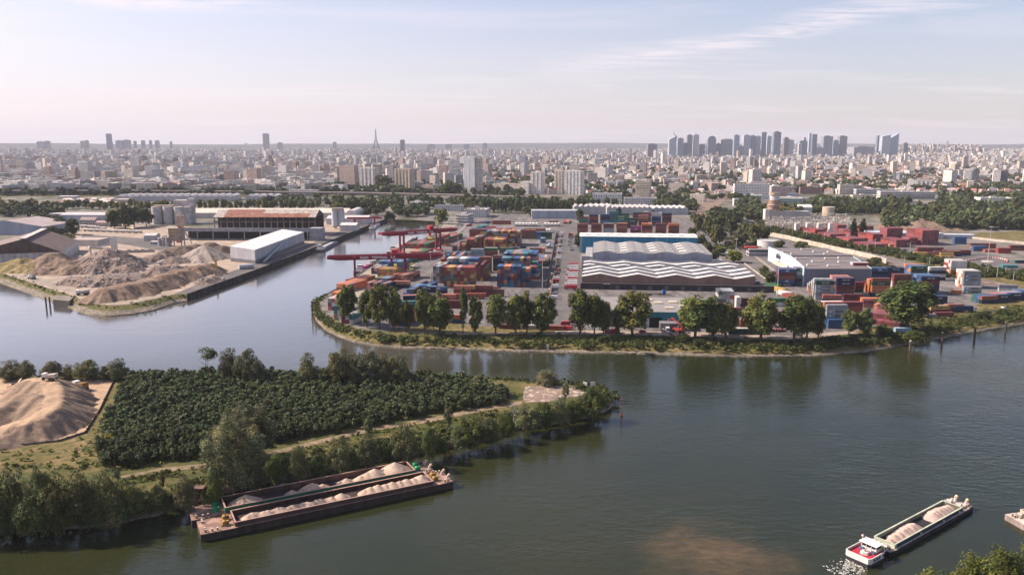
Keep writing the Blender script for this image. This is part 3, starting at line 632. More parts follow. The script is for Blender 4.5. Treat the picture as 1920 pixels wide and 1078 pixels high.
near_sh = [(562, 905, 838, 44, 0), (640, 885, 815, 50, 1), (690, 872, 815, 50, 2), (760, 868, 795, 60, 0), (805, 856, 800, 34, 1), (520, 905, 850, 50, 2), (600, 895, 850, 46, 1), (880, 838, 782, 66, 2), (860, 842, 800, 40, 0), (915, 830, 780, 60, 1),
   (950, 818, 770, 40, 0), (990, 806, 760, 60, 2), (1020, 800, 752, 44, 1), (1050, 795, 748, 46, 0), (1078, 790, 750, 40, 2), (1113, 782, 727, 52, 1), (1090, 780, 742, 36, 0), (830, 850, 820, 30, 2), (725, 868, 825, 34, 1), (400, 945, 885, 46, 0), (350, 960, 895, 44, 2), (480, 918, 862, 44, 0), (820, 850, 815, 24, 0), (660, 880, 845, 30, 2)]
for i, (px, py, ty, w, k) in enumerate(sorted(near_sh)):
 ptree(('willow', k), px, py, ty, w, f"dense willow shrub on the near shore of the island, {ordw(i)} from left", z=1.6, name='willow', group='willows on the near shore of the island', tint=tuple(c * q for c, q in zip(rt(.25), ((1, 1, .95), (.62, .78, .45))[i % 2])))
dark = [(28, 992, 872, 84, 0), (88, 992, 868, 80, 1), (150, 988, 874, 80, 2), (206, 980, 872, 66, 0), (60, 1000, 908, 70, 1), (120, 998, 905, 60, 2), (-40, 998, 878, 80, 1), (235, 970, 895, 56, 0), (262, 965, 900, 46, 2), (180, 985, 912, 60, 0), (295, 960, 898, 52, 1), (322, 955, 910, 36, 2), (10, 1002, 920, 60, 0)]
for i, (px, py, ty, w, k) in enumerate(sorted(dark)):
 ptree(('willow', k), px, py, ty + 12, w, f"tall dark willow leaning over the shaded near shore at lower left, {ordw(i)} from left", z=1.6, name='willow', group='dark willows over the lower left shore', tint=tuple(c * q for c, q in zip(rt(.25), (.85, .92, .72))))
for i, (px, py, ty, w) in enumerate([(692, 822, 782, 20), (841, 806, 758, 20), (1059, 754, 718, 16), (305, 925, 878, 12), (222, 905, 880, 12)]):
 ptree(('slim', i % 2), px, py, ty, w, ['small columnar tree beside the dirt path above the barges', 'slender pale poplar beside the path right of the barges', 'narrow dark tree at the edge of the bare pad', 'thin young tree left of the largest willow', 'small thin sapling at the left end of the dirt path'][i], z=ZI, name='columnar_tree', tint=rt(.1))
# the dead tree
e = empty('dead_tree', P(962, 812, 2)); tag(e, 'leafless grey dead tree with spreading pale branches on the near shore', 'tree')
mb = MB(); rr = random.Random(5)
def br(p, d, l, r, k):
 q = p + d * l; mb.tube(p, q, r, (.30, .27, .25), 5, r * .65, caps=False)
 if k == 0: return
 for _ in range(3 if k > 1 else 4):
  v = (d + Vector((rr.uniform(-.8, .8), rr.uniform(-.8, .8), rr.uniform(-.1, .6)))).normalized(); br(q, v, l * rr.uniform(.55, .85), r * .6, k - 1)
br(Vector((0, 0, 0)), Vector((0, 0, 1)), 3.6, .25, 4)
mb.build('trunk', M['bark'], e)
# the plantation: rows of young trees; the 300 that show largest are things, the rest one mass
def inpoly(x, y, poly):
 c = False; n = len(poly)
 for i in range(n):
  a, b2 = poly[i], poly[(i + 1) % n]
  if (a[1] > y) != (b2[1] > y) and x < (b2[0] - a[0]) * (y - a[1]) / (b2[1] - a[1]) + a[0]: c = not c
 return c
PL = [P(a[0], a[1], ZI) for a in [(247, 709), (350, 706), (470, 705), (640, 708), (780, 712), (880, 716), (946, 738), (950, 756), (905, 763), (800, 778), (700, 800), (600, 815), (520, 832), (400, 858), (300, 868), (195, 880), (180, 862), (192, 815), (212, 770)]]
plp = [(p.x, p.y) for p in PL]; xs = [p[0] for p in plp]; ys = [p[1] for p in plp]
rows = []; y = min(ys) - 60; r_ = 0
while y < max(ys) + 60:
 row = []; x = min(xs) + (r_ % 2) * 1.4
 while x < max(xs):
  X, Y = x + random.uniform(-.8, .8), y + random.uniform(-.8, .8) + (x + 60) * .28
  if inpoly(X, Y, plp): row.append((X, Y))
  x += 2.5
 if row: rows.append(row)
 y += 2.4; r_ += 1
rows = [sorted(r) for r in rows]
allp = [(math.hypot(X, Y), ri, ci, X, Y) for ri, r in enumerate(rows) for ci, (X, Y) in enumerate(r)]
allp.sort(key=lambda a: a[4] - a[3] * .28); near, rest = allp[:296], allp[296:]
for d, ri, ci, X, Y in near:
 s = random.uniform(.6, 1.12); pale = random.random()
 tnt = (3.2, 2.6, 1.2) if pale > .992 else rt(.38)
 o = link('young_tree', random.choice(PINE), None, (X, Y, ZI), random.uniform(0, 6.28), tnt); o.scale = (s, s, s * random.uniform(.85, 1.2))
 tag(o, f"dark young tree in the {ordw(ri)} front row of the plantation, {ordw(ci)} from left", 'tree', 'young trees of the plantation')
def scatter(name, pts, protos, zf, srange, tintf, label=None, kind='stuff', mat=None):
 Vs, Fs, Cs = [], [], []; off = 0
 for (X, Y) in pts:
  V, F, C = protos[random.randrange(len(protos))]; s = random.uniform(*srange); a = random.uniform(0, 6.28); c, q = math.cos(a), math.sin(a)
  W = np.empty_like(V); W[:, 0] = (V[:, 0] * c - V[:, 1] * q) * s + X; W[:, 1] = (V[:, 0] * q + V[:, 1] * c) * s + Y; W[:, 2] = V[:, 2] * s * random.uniform(.85, 1.2) + zf(X, Y)
  Vs.append(W); Fs.append(F + off); off += len(V); Cs.append(C * np.array(tintf())[None])
 me = mesh_np(name, np.vstack(Vs), np.vstack(Fs), np.vstack(Cs), [mat or M['leaf']])
 return tag(link(name, me), label, None, None, kind)
scatter('plantation', [(a[3], a[4]) for a in rest], PINE_NP, lambda x, y: ZI, (.6, 1.15), lambda: rt(.35))
# undergrowth along the banks
UG = [crown_np(300 + k, 1.2, .8, .5, nl=5, per=12, leaf=.26, shape='round', base=(0.075, 0.092, 0.026), lobe=.5) for k in range(4)]
def strip_pts(i0, i1, n, t0, t1, T, Fo):
 a, b2 = subdiv(T[i0:i1 + 1], Fo[i0:i1 + 1], 3.0); out = []
 for _ in range(n):
  k = random.randrange(len(a)); p = a[k].lerp(b2[k], random.uniform(t0, t1)); out.append((p.x + random.uniform(-1.5, 1.5), p.y + random.uniform(-1, 1)))
 return out
scatter('bank_undergrowth', strip_pts(26, len(edge) - 2, 3000, -.05, .84, top, foot), UG, lambda x, y: 2.4, (.7, 1.7), lambda: rt(.3))
scatter('bank_undergrowth', strip_pts(0, 12, 350, -.02, .42, top, foot), UG, lambda x, y: 3.2, (.6, 1.3), lambda: tuple(c * 1.2 for c in rt(.3)))
kk = len(it) - 1
scatter('island_undergrowth', strip_pts(0, 20, 1700, -1.2, .9, it, iw) + strip_pts(19, kk, 650, -.4, .9, it, iw), UG, lambda x, y: 1.9, (.7, 1.9), lambda: tuple(c * .95 for c in rt(.35)))
md = [P(random.uniform(150, 245), random.uniform(735, 880), ZI) for _ in range(60)] + [P(random.uniform(-60, 180), random.uniform(842, 880), ZI) for _ in range(90)] + [P(random.uniform(240, 1000), 0, ZI) for _ in range(0)]
pathm = [(225, 893), (300, 878), (390, 868), (500, 848), (600, 824), (700, 800), (800, 785), (880, 768), (980, 752)]
for _ in range(420):
 k = random.randrange(len(pathm) - 1); t = random.random(); a = pathm[k]; b2 = pathm[k + 1]; s = random.choice((-1, 1)); md.append(P(a[0] + (b2[0] - a[0]) * t, a[1] + (b2[1] - a[1]) * t + s * random.uniform(8, 20) - 1, ZI))
scatter('meadow_undergrowth', [(p.x, p.y) for p in md], UG, lambda x, y: ZI - .3, (.45, 1.1), lambda: tuple(c * q for c, q in zip(rt(.3), (1.35, 1.25, .9))))
# trees of the near right corner (rooted on the near shore, below the frame)
tag(link('near_shore', mesh_np('near_shore', np.array([(60, 20, 3), (400, 20, 3), (400, 165, 3), (190, 160, 3), (150, 148, 3), (110, 125, 3), (60, 90, 3)]), [[0, 1, 2, 3, 4, 5, 6]], [(1, 1, 1)], [M['isl']])), kind='structure')
for i, (px, ty, w, Y, k) in enumerate([(1738, 1064, 70, 138, 0), (1790, 1056, 84, 137, 1), (1830, 1030, 90, 139, 2), (1880, 1020, 110, 140, 0), (1930, 1012, 120, 142, 1), (1860, 1050, 100, 132, 2), (1770, 1072, 80, 131, 0)]):
 t = at_depth(px, ty, Y); b_ = Vector((t.x, t.y, 3.0)); template(('near', i), 400 + i, t.z - 3, w * .11, .3, .6, nl=110, per=110, leaf=.2, base=(.085, .10, .022), var=.35, lobe=.26)
 tree(('near', i), b_, t.z - 3, w * .11, f"olive green treetop rising into the lower right corner, {ordw(i)} of that clump", group='treetops in the lower right corner', name='tree', tint=rt(.12))
# ================================================================ the port
TH = -R(6.0)                                        # the yard runs 6 degrees clockwise of the view
CC = {'red': (.36, .050, .040), 'rust red': (.30, .085, .052), 'maroon': (.20, .035, .038), 'brown': (.22, .11, .065), 'orange': (.72, .20, .035), 'salmon': (.56, .19, .13), 'blue': (.035, .115, .30), 'navy': (.014, .032, .085),
  'light blue': (.12, .28, .42), 'teal': (.03, .24, .26), 'green': (.035, .20, .075), 'dark green': (.025, .085, .055), 'yellow': (.62, .40, .075), 'white': (.66, .64, .60), 'grey': (.36, .38, .40), 'dark grey': (.12, .13, .15), 'magenta': (.42, .03, .20), 'pink red': (.30, .070, .085)}
def cont_mesh(L, name):
 mb = MB(); W_, H_ = 2.44, 2.59; f = .16; w = (1, 1, 1); dk = (.78, .78, .78)
 hx, hy = L / 2, W_ / 2
 for sx in (-1, 1):
  for sy in (-1, 1): mb.box(sx * (hx - f / 2), sy * (hy - f / 2), 0, f, f, H_, w)
 for sy in (-1, 1):
  mb.box(0, sy * (hy - .05), 0, L - 2 * f, .10, f, dk); mb.box(0, sy * (hy - .05), H_ - .12, L - 2 * f, .10, .12, w)
  n = int(L / .8)                                                         # corrugated side: alternating panels
  for i in range(n):
   x = -hx + f + (L - 2 * f) * (i + .5) / n; mb.box(x, sy * (hy - .07 - (.035 if i % 2 else 0)), f, (L - 2 * f) / n - .002, .05, H_ - .12 - f, w if i % 2 else (.93, .93, .93))
 mb.box(0, 0, H_ - .06, L - 2 * f, W_ - .2, .05, (1.06, 1.06, 1.06)); mb.box(0, 0, .05, L - .2, W_ - .22, .08, (.4, .4, .4))
 mb.box(hx - .06, 0, f, .06, W_ - 2 * f, H_ - .12 - f, w)
 for k in (-1, 1):
  mb.box(-hx + .08, k * .56, f, .05, 1.03, H_ - .14 - f, w)
  for q in (.3, .8): mb.box(-hx + .03, k * q, f, .05, .05, H_ - .3, (.6, .6, .6))
 mb.box(-hx + .05, 0, 0, .1, W_ - 2 * f, f, dk); mb.box(-hx + .05, 0, H_ - .12, .1, W_ - 2 * f, .12, w); mb.box(hx - .05, 0, H_ - .12, .1, W_ - 2 * f, .12, w)
 return mb.mesh(name, M['cont'])
C40, C20 = cont_mesh(12.19, 'container_40'), cont_mesh(6.06, 'container_20')
TXT = {}
def text_mesh(s, size, mat, bold=.0, depth=.02):
 k = (s, size, mat.name, bold)
 if k not in TXT:
  c = bpy.data.curves.new('lettering', 'FONT'); c.body = s; c.size = size; c.align_x = 'CENTER'; c.align_y = 'CENTER'; c.extrude = depth; c.offset = bold
  o = bpy.data.objects.new('lettering', c); COL.objects.link(o); dg = bpy.context.evaluated_depsgraph_get()
  me = bpy.data.meshes.new_from_object(o.evaluated_get(dg)); bpy.data.objects.remove(o); me.materials.clear(); me.materials.append(mat); TXT[k] = me
 return TXT[k]
def flat(name, col, rough=.6):
 m, nt, b, _ = newmat(name); n = noise(nt, 1.2, 4); f = ramp(nt, n, .3, .75, .85, 1.05)
 h = node(nt, 'ShaderNodeVectorMath', operation='SCALE'); h.inputs[0].default_value = col; nt.links.new(f, h.inputs['Scale']); nt.links.new(h.outputs[0], b.inputs['Base Color']); b.inputs['Roughness'].default_value = rough; return m
M['wletter'] = flat('white_lettering', (.75, .73, .70)); M['dletter'] = flat('dark_lettering', (.03, .035, .045)); M['bletter'] = flat('blue_emblem', (.16, .42, .62)); M['navyl'] = flat('navy_lettering', (.01, .02, .08))
STAR = None
def star_mesh():
 global STAR
 if STAR is None:
  mb = MB(); mb.box(0, 0, 0, 1.5, 1.5, .02, (1, 1, 1)); pts = [(math.cos(math.pi * i / 7) * (.62 if i % 2 == 0 else .3), math.sin(math.pi * i / 7) * (.62 if i % 2 == 0 else .3), .045) for i in range(14)]
  b0 = len(mb.F); mb.face(pts, (1, 1, 1)); mb.M[b0] = 1; STAR = mb.mesh('star_emblem', [M['bletter'], M['wletter']])
 return STAR
LET = {'APL': ('APL', 1.9, 'wletter', .03), 'MAERSK': ('MAERSK', 1.35, 'dletter', .03), 'CMA CGM': ('CMA CGM', 1.1, 'wletter', .01), 'UASC': ('U  A  S  C', 1.15, 'wletter', .02), 'CHINA SHIPPING': ('CHINA SHIPPING', 1.0, 'wletter', .01), 'Hapag-Lloyd': ('Hapag-Lloyd', 1.15, 'navyl', .02), 'EVERGREEN': ('EVERGREEN', 1.4, 'wletter', .02), 'ONE': ('ONE', 1.6, 'wletter', .04), 'HAMBURG': ('HAMBURG SUD', 1.1, 'wletter', .0)}
SPEC = []   # every container: dict(x,y,z,rz,L,color,block,row,col,tier,vis,txt)
def pick(pal):
 return random.choice(pal)
def blk(name, px0, px1, py, rows=1, tiers=3, mode='end', pal=('red',), rot=TH, L=12.19, txt=None, grid=None, z=4.0, jit=0, gap=0.06, lean=0, skip=()):
 """a stack of containers whose nearest left foot is seen at px0,py and whose near face runs to px1. mode end: doors towards us, side: long sides."""
 up = 2 if name in ('stacks behind the blue warehouse', 'green stacks of the rear yard', 'red stacks of the rear yard') and not callable(tiers) else 0
 if up: tiers += up - (tiers > 3); grid = {(t + 1, c): k for (t, c), k in (grid or {}).items()}; txt = {(t + 1, c): k for (t, c), k in (txt or {}).items()}
 o = P(px0, py, z); wm = (px1 - px0) * mpp(px0, py, z); ux = Vector((math.cos(rot), math.sin(rot), 0)); uy = Vector((-math.sin(rot), math.cos(rot), 0))
 wu, du = (2.44 + gap, L + .35) if mode == 'end' else (L + .35, 2.44 + gap)
 n = max(1, round(wm / wu))
 for r in range(rows):
  for c in range(n):
   t_ = tiers(r, c, n) if callable(tiers) else tiers
   if jit and random.random() < .35: t_ = max(1, t_ - random.randint(1, jit))
   if (r, c) in skip: t_ = 0
   for t in range(t_):
    p = o + ux * (wu * (c + .5)) + uy * (du * (r + .5)); p.z = z + t * 2.60
    g = None
    if grid and r == 0 and (t, c) in grid: g = grid[(t, c)]
    col = g or pick(pal)
    tx = None
    if txt and r == 0 and (t, c) in txt: tx, col = txt[(t, c)]
    SPEC.append(dict(x=p.x, y=p.y, z=p.z, rz=rot + (math.pi / 2 if mode == 'end' else 0), L=L, color=col, block=name, row=r, col=c, tier=t, n=n, T=t_, txt=tx, mode=mode, rows=rows))
# ------ main terminal yard (door ends towards us)
BR = ['red', 'rust red', 'maroon', 'rust red', 'maroon', 'brown', 'yellow', 'salmon', 'brown']
blk('pale-topped stack', 812, 832, 531, 2, 5, 'end', ['grey', 'dark grey', 'brown', 'rust red', 'white', 'grey'])
blk('great brown stack', 832, 889, 540, 1, lambda r, c, n: 6, 'end', BR + ['teal'] , grid={(5, c): k for c, k in enumerate(['red', 'yellow', 'yellow', 'red', 'grey', 'red', 'red', 'red', 'red', 'red', 'red'])})
blk('great brown stack', 838, 898, 521, 1, 6, 'end', ['light blue', 'blue', 'teal', 'red', 'white', 'light blue', 'blue'], grid={(5, 0): 'white', (5, 1): 'white', (5, 2): 'salmon', (5, 4): 'white'})
blk('great brown stack', 888, 911, 527, 2, lambda r, c, n: 5 - c % 2, 'end', ['brown', 'yellow', 'maroon', 'brown', 'red'])
BL = ['blue', 'blue', 'navy', 'blue', 'teal', 'rust red', 'orange', 'maroon', 'blue']
blk('great blue stack', 932, 974, 538, 1, lambda r, c, n: 6, 'end', BL, grid={(5, 0): 'blue', (5, 1): 'blue', (5, 2): 'orange', (5, 3): 'orange', (5, 4): 'blue', (5, 5): 'navy', (0, 0): 'blue'})
blk('great blue stack', 973, 991, 536, 2, lambda r, c, n: 5 - r, 'end', BL + ['red', 'rust red'])
blk('great blue stack', 940, 992, 520, 1, lambda r, c, n: 6, 'end', ['blue', 'light blue', 'navy', 'yellow', 'rust red', 'blue', 'teal'])
blk('great blue stack', 944, 1004, 510, 2, lambda r, c, n: 6 - (c > 14) * 2, 'end', ['light blue', 'blue', 'teal', 'orange', 'blue', 'navy'])
blk('stepped end of the great blue stack', 992, 1012, 525, 3, lambda r, c, n: max(1, 4 - c // 2), 'end', ['blue', 'light blue', 'red', 'navy', 'brown', 'green', 'white'], jit=1)
blk('low stack behind the great blue stack', 1000, 1028, 500, 3, 2, 'end', ['brown', 'red', 'blue', 'dark green', 'white'], jit=1)
blk('line of long red containers', 862, 892, 511, 2, 5, 'side', ['rust red', 'maroon', 'red', 'orange']); blk('line of long red containers', 893, 922, 511, 2, 5, 'side', ['maroon', 'rust red'])
blk('line of long red containers', 924, 952, 508, 2, 5, 'side', ['navy', 'rust red', 'dark green', 'navy'], grid={(4, 0): 'rust red', (3, 0): 'navy', (2, 0): 'navy', (1, 0): 'green'})
blk('row left of the long red containers', 826, 864, 497, 3, lambda r, c, n: 2 if c < 3 else 3, 'end', ['blue', 'light blue', 'navy', 'red', 'salmon', 'orange'], jit=1)
blk('row left of the long red containers', 834, 880, 482, 1, 2, 'side', ['yellow', 'maroon', 'blue', 'grey', 'red'])
blk('silver row', 882, 906, 482, 2, 3, 'side', ['grey', 'grey', 'light blue']); blk('silver row', 908, 932, 480, 2, 3, 'side', ['white', 'red', 'rust red'], grid={(2, 0): 'green'}); blk('silver row', 936, 960, 480, 2, 3, 'side', ['white', 'maroon', 'red'], grid={(2, 0): 'green'})
blk('silver row', 967, 993, 479, 2, 2, 'side', ['red', 'maroon']); blk('silver row', 993, 1018, 475, 1, 2, 'side', ['brown', 'yellow']); blk('silver row', 1016, 1022, 476, 1, 2, 'end', ['salmon'])
blk('rear red and yellow stack', 848, 872, 472, 2, lambda r, c, n: 2 + (c > 2), 'end', ['red', 'yellow', 'maroon', 'brown'])
blk('rear red and yellow stack', 862, 906, 468, 2, lambda r, c, n: min(5, 3 + c // 3), 'end', ['red', 'rust red', 'maroon', 'yellow', 'red', 'teal'], grid={(4, 12): 'yellow'})
blk('rear red and yellow stack', 906, 948, 468, 2, lambda r, c, n: 4, 'end', ['maroon', 'red', 'brown', 'yellow', 'maroon'], grid={(3, c): k for c, k in enumerate(['yellow', 'red', 'red', 'red', 'yellow', 'yellow', 'yellow', 'yellow', 'red', 'red', 'yellow', 'red', 'red', 'red', 'red', 'red'])})
blk('rear red and yellow stack', 912, 974, 461, 2, lambda r, c, n: 6, 'end', ['maroon', 'yellow', 'brown', 'red', 'yellow', 'light blue'])
blk('rear mixed row', 880, 1000, 447, 2, 4, 'side', ['red', 'maroon', 'brown', 'yellow', 'light blue', 'rust red']); blk('rear mixed row', 972, 1028, 448, 2, 3, 'side', ['green', 'teal', 'navy', 'blue', 'yellow', 'red', 'dark green'])
blk('rear mixed row', 884, 1028, 440, 1, 3, 'side', ['red', 'rust red', 'magenta', 'light blue', 'white', 'red']); blk('blue pair of the rear yard', 1013, 1020, 456, 1, 2, 'end', ['light blue', 'blue'])
blk('navy box of the rear yard', 975, 986, 466, 1, 1, 'side', ['navy'], L=6.06)
blk('far red row', 923, 958, 421, 1, 2, 'side', ['maroon', 'red', 'rust red']); blk('far orange row', 955, 1020, 431, 1, 1, 'side', ['orange', 'white', 'grey']); blk('far blue and red row', 1030, 1055, 418, 1, 1, 'side', ['navy', 'red', 'teal'])
blk('scattered far containers', 884, 906, 434, 1, 1, 'side', ['white', 'red', 'teal', 'green'], L=6.06); blk('scattered far containers', 893, 904, 428, 2, 1, 'end', ['green', 'teal'], rot=-R(20)); blk('scattered far containers', 911, 924, 432, 1, 2, 'side', ['red', 'salmon'])
blk('scattered far containers', 864, 878, 424, 1, 1, 'end', ['red', 'white', 'rust red', 'light blue'], rot=-R(25)); blk('scattered far containers', 898, 914, 419, 1, 1, 'end', ['blue', 'red', 'navy'], rot=-R(30))
blk('reddish boxes by the far lane', 1056, 1066, 420, 3, 1, 'end', ['salmon', 'red']); blk('reddish boxes by the far lane', 1066, 1074, 446, 1, 2, 'end', ['salmon', 'red'])
# ------ quay side rows, partly behind the trees
Q = TH - R(2)
blk('quay row under the near crane', 696, 716, 514, 2, 2, 'end', ['light blue', 'blue', 'grey', 'maroon'], rot=Q - R(4)); blk('quay row under the near crane', 710, 752, 507, 2, 3, 'end', ['blue', 'light blue', 'blue', 'dark grey'], rot=Q - R(4)); blk('quay row under the near crane', 754, 762, 505, 1, 2, 'end', ['grey', 'light blue'])
blk('yellow quay row', 708, 742, 522, 1, 3, 'end', ['yellow', 'yellow', 'salmon', 'orange'], rot=Q - R(6)); blk('yellow quay row', 703, 736, 534, 1, 2, 'end', ['salmon', 'maroon', 'light blue', 'green', 'rust red'], rot=Q - R(6))
blk('salmon quay row', 735, 766, 527, 2, 2, 'end', ['salmon', 'rust red', 'maroon', 'brown'], rot=Q - R(10)); blk('navy and orange quay row', 688, 730, 543, 1, 2, 'end', ['navy', 'yellow', 'orange', 'salmon'], rot=Q - R(8))
blk('navy and orange quay row', 738, 764, 540, 1, 2, 'side', ['salmon', 'navy', 'maroon']); blk('dark row behind the trees', 756, 790, 556, 3, lambda r, c, n: 2, 'end', ['navy', 'dark grey', 'blue', 'light blue'], rot=TH - R(8), jit=1)
blk('orange row at the quay tip', 631, 660, 545, 2, 2, 'end', ['orange', 'salmon', 'rust red', 'orange'], rot=-R(24)); blk('orange row at the quay tip', 622, 650, 562, 1, 2, 'end', ['orange', 'salmon', 'yellow', 'rust red'], rot=-R(20)); blk('orange row at the quay tip', 648, 672, 530, 2, 1, 'end', ['orange', 'rust red', 'maroon'], rot=-R(26))
blk('white and pink row at the peninsula tip', 615, 640, 582, 1, 3, 'end', ['white', 'salmon', 'white', 'pink red'], rot=-R(12)); blk('white and pink row at the peninsula tip', 626, 652, 597, 1, 3, 'end', ['salmon', 'pink red', 'white', 'teal', 'maroon'], rot=-R(14)); blk('white and pink row at the peninsula tip', 640, 665, 607, 1, 2, 'end', ['white', 'teal', 'maroon'], rot=-R(14))
blk('stack between the bank trees', 742, 790, 606, 1, 5, 'side', ['rust red', 'maroon', 'dark green', 'rust red'], rot=R(8), txt={(4, 0): ('CHINA SHIPPING', 'teal')}); blk('stack between the bank trees', 756, 786, 594, 2, 5, 'side', ['salmon', 'navy', 'rust red'], rot=R(8))
blk('stack foot between the bank trees', 740, 768, 612, 1, 2, 'end', ['maroon', 'blue', 'red', 'white'])
blk('low row behind the bank trees', 784, 808, 551, 2, 2, 'side', ['light blue', 'dark grey', 'navy'], txt={(1, 0): ('CMA CGM', 'navy')}, rot=-R(4)); blk('low row behind the bank trees', 806, 828, 551, 1, 2, 'side', ['rust red', 'navy'], txt={(1, 0): ('APL', 'blue')})
blk('low row behind the bank trees', 782, 806, 565, 2, 2, 'side', ['maroon', 'rust red', 'navy']); blk('low row behind the bank trees', 820, 850, 566, 1, 2, 'side', ['salmon', 'rust red', 'navy']); blk('low row behind the bank trees', 850, 875, 556, 1, 3, 'side', ['salmon', 'navy', 'rust red'], rot=-R(8))
blk('low row behind the bank trees', 874, 888, 556, 1, 3, 'side', ['yellow', 'maroon'], L=6.06, grid={(2, 0): 'yellow', (1, 0): 'maroon', (2, 1): 'yellow'}); blk('low row behind the bank trees', 891, 912, 556, 1, 3, 'side', ['rust red', 'maroon']); blk('low row behind the bank trees', 903, 934, 545, 1, 1, 'side', ['rust red'])
blk('low row behind the bank trees', 912, 936, 556, 1, 2, 'side', ['salmon', 'brown']); blk('red row at the meadow', 828, 870, 606, 1, 2, 'side', ['rust red', 'blue', 'white', 'orange', 'dark green'], L=6.06)
blk('red row at the meadow', 935, 1040, 617, 1, 1, 'side', ['rust red', 'navy', 'rust red', 'white']); blk('row behind the bank trees', 832, 876, 578, 1, 2, 'side', ['maroon', 'navy', 'rust red'])
# ------ behind the blue warehouse
GR = ['green', 'dark green', 'green', 'teal']
blk('stacks behind the blue warehouse', 1082, 1103, 440, 3, 4, 'side', ['maroon', 'rust red', 'teal', 'red'], grid={(3, 0): 'rust red', (2, 0): 'maroon'}); blk('stacks behind the blue warehouse', 1108, 1129, 440, 2, 3, 'side', ['maroon', 'navy', 'rust red']); blk('stacks behind the blue warehouse', 1131, 1153, 440, 3, 3, 'side', ['grey', 'maroon', 'rust red'])
blk('stacks behind the blue warehouse', 1156, 1178, 440, 4, 3, 'side', ['orange', 'maroon', 'rust red'], grid={(2, 0): 'orange'}); blk('stacks behind the blue warehouse', 1182, 1203, 440, 2, 2, 'side', ['maroon', 'magenta'], txt={(1, 0): ('ONE', 'magenta')}); blk('stacks behind the blue warehouse', 1203, 1226, 440, 4, 4, 'side', ['orange', 'maroon', 'rust red'], grid={(3, 0): 'orange'})
blk('stacks behind the blue warehouse', 1229, 1251, 440, 2, 3, 'side', ['maroon', 'red', 'pink red']); blk('stacks behind the blue warehouse', 1253, 1275, 440, 4, 4, 'side', ['orange', 'maroon', 'rust red'], grid={(3, 0): 'orange', (2, 0): 'maroon'})
blk('green stacks of the rear yard', 1086, 1103, 421, 3, lambda r, c, n: 4 - r, 'side', ['green', 'red', 'green', 'teal']); blk('green stacks of the rear yard', 1104, 1124, 421, 2, 3, 'side', ['dark green', 'red', 'navy']); blk('green stacks of the rear yard', 1125, 1138, 420, 3, 4, 'side', ['navy', 'blue', 'light blue'])
blk('green stacks of the rear yard', 1142, 1160, 418, 2, 5, 'side', ['teal', 'teal', 'green']); blk('green stacks of the rear yard', 1162, 1180, 418, 2, 4, 'side', ['teal', 'green', 'dark green']); blk('green stacks of the rear yard', 1155, 1175, 428, 1, 5, 'side', GR, txt={(4, 0): ('EVERGREEN', 'green'), (3, 0): ('EVERGREEN', 'green')}); blk('green stacks of the rear yard', 1176, 1196, 428, 2, 4, 'side', ['maroon', 'dark green'], txt={(2, 0): ('EVERGREEN', 'dark green')})
blk('red stacks of the rear yard', 1197, 1217, 426, 2, 5, 'side', ['maroon', 'rust red', 'salmon']); blk('red stacks of the rear yard', 1221, 1240, 424, 1, 4, 'side', ['maroon', 'navy', 'blue']); blk('red stacks of the rear yard', 1241, 1259, 422, 1, 5, 'side', ['rust red', 'maroon', 'navy']); blk('red stacks of the rear yard', 1186, 1216, 416, 1, 3, 'side', ['pink red', 'dark green'])
# ------ the eastern yard with long sides towards us
blk('twin-lettered stack at the harbour road', 1459, 1490, 537, 4, 5, 'side', ['blue', 'maroon', 'rust red'], txt={(4, 0): ('APL', 'blue'), (1, 0): ('APL', 'blue'), (0, 0): ('CMA CGM', 'navy')}, grid={(3, 0): 'maroon', (2, 0): 'rust red'}, rot=TH + R(3))
blk('stack right of the twin-lettered stack', 1492, 1524, 535, 4, 5, 'side', ['grey', 'salmon', 'blue', 'white'], txt={(4, 0): ('CHINA SHIPPING', 'dark green'), (2, 0): ('CHINA SHIPPING', 'teal')}, grid={(3, 0): 'grey', (1, 0): 'maroon', (0, 0): 'teal'}, rot=TH + R(3))
blk('white star-emblem stack', 1528, 1562, 562, 1, 5, 'side', ['white'], txt={(4, 0): ('CMA CGM', 'dark green'), (3, 0): ('MAERSK', 'grey'), (2, 0): ('MAERSK', 'grey')}, grid={(1, 0): 'grey', (0, 0): 'grey'}, rot=TH + R(3))
blk('white star-emblem stack', 1524, 1558, 557, 1, 5, 'side', ['white', 'white', 'grey'], rot=TH + R(3)); blk('white star-emblem stack', 1521, 1555, 553, 1, 4, 'side', ['white', 'white', 'orange'], rot=TH + R(3)); blk('white star-emblem stack', 1517, 1551, 549, 1, 3, 'side', ['white', 'salmon'], rot=TH + R(3)); blk('white star-emblem stack', 1514, 1548, 545, 1, 2, 'side', ['white'], rot=TH + R(3))
blk('navy stack right of the white stack', 1567, 1602, 556, 6, 5, 'side', ['blue', 'salmon', 'navy', 'orange', 'rust red'], txt={(4, 0): ('CMA CGM', 'navy'), (3, 0): ('CMA CGM', 'navy'), (0, 0): ('APL', 'blue')}, grid={(2, 0): 'maroon', (1, 0): 'rust red'}, rot=TH + R(3))
blk('tall red stack at the grey warehouse', 1598, 1632, 531, 4, 6, 'side', ['light blue', 'red', 'white', 'teal', 'salmon'], grid={(5, 0): 'red', (4, 0): 'grey', (3, 0): 'maroon', (2, 0): 'maroon', (1, 0): 'red'}, rot=TH + R(3))
blk('small stack behind the orange stack', 1602, 1616, 549, 1, 3, 'side', ['dark green', 'maroon', 'red'], L=6.06)
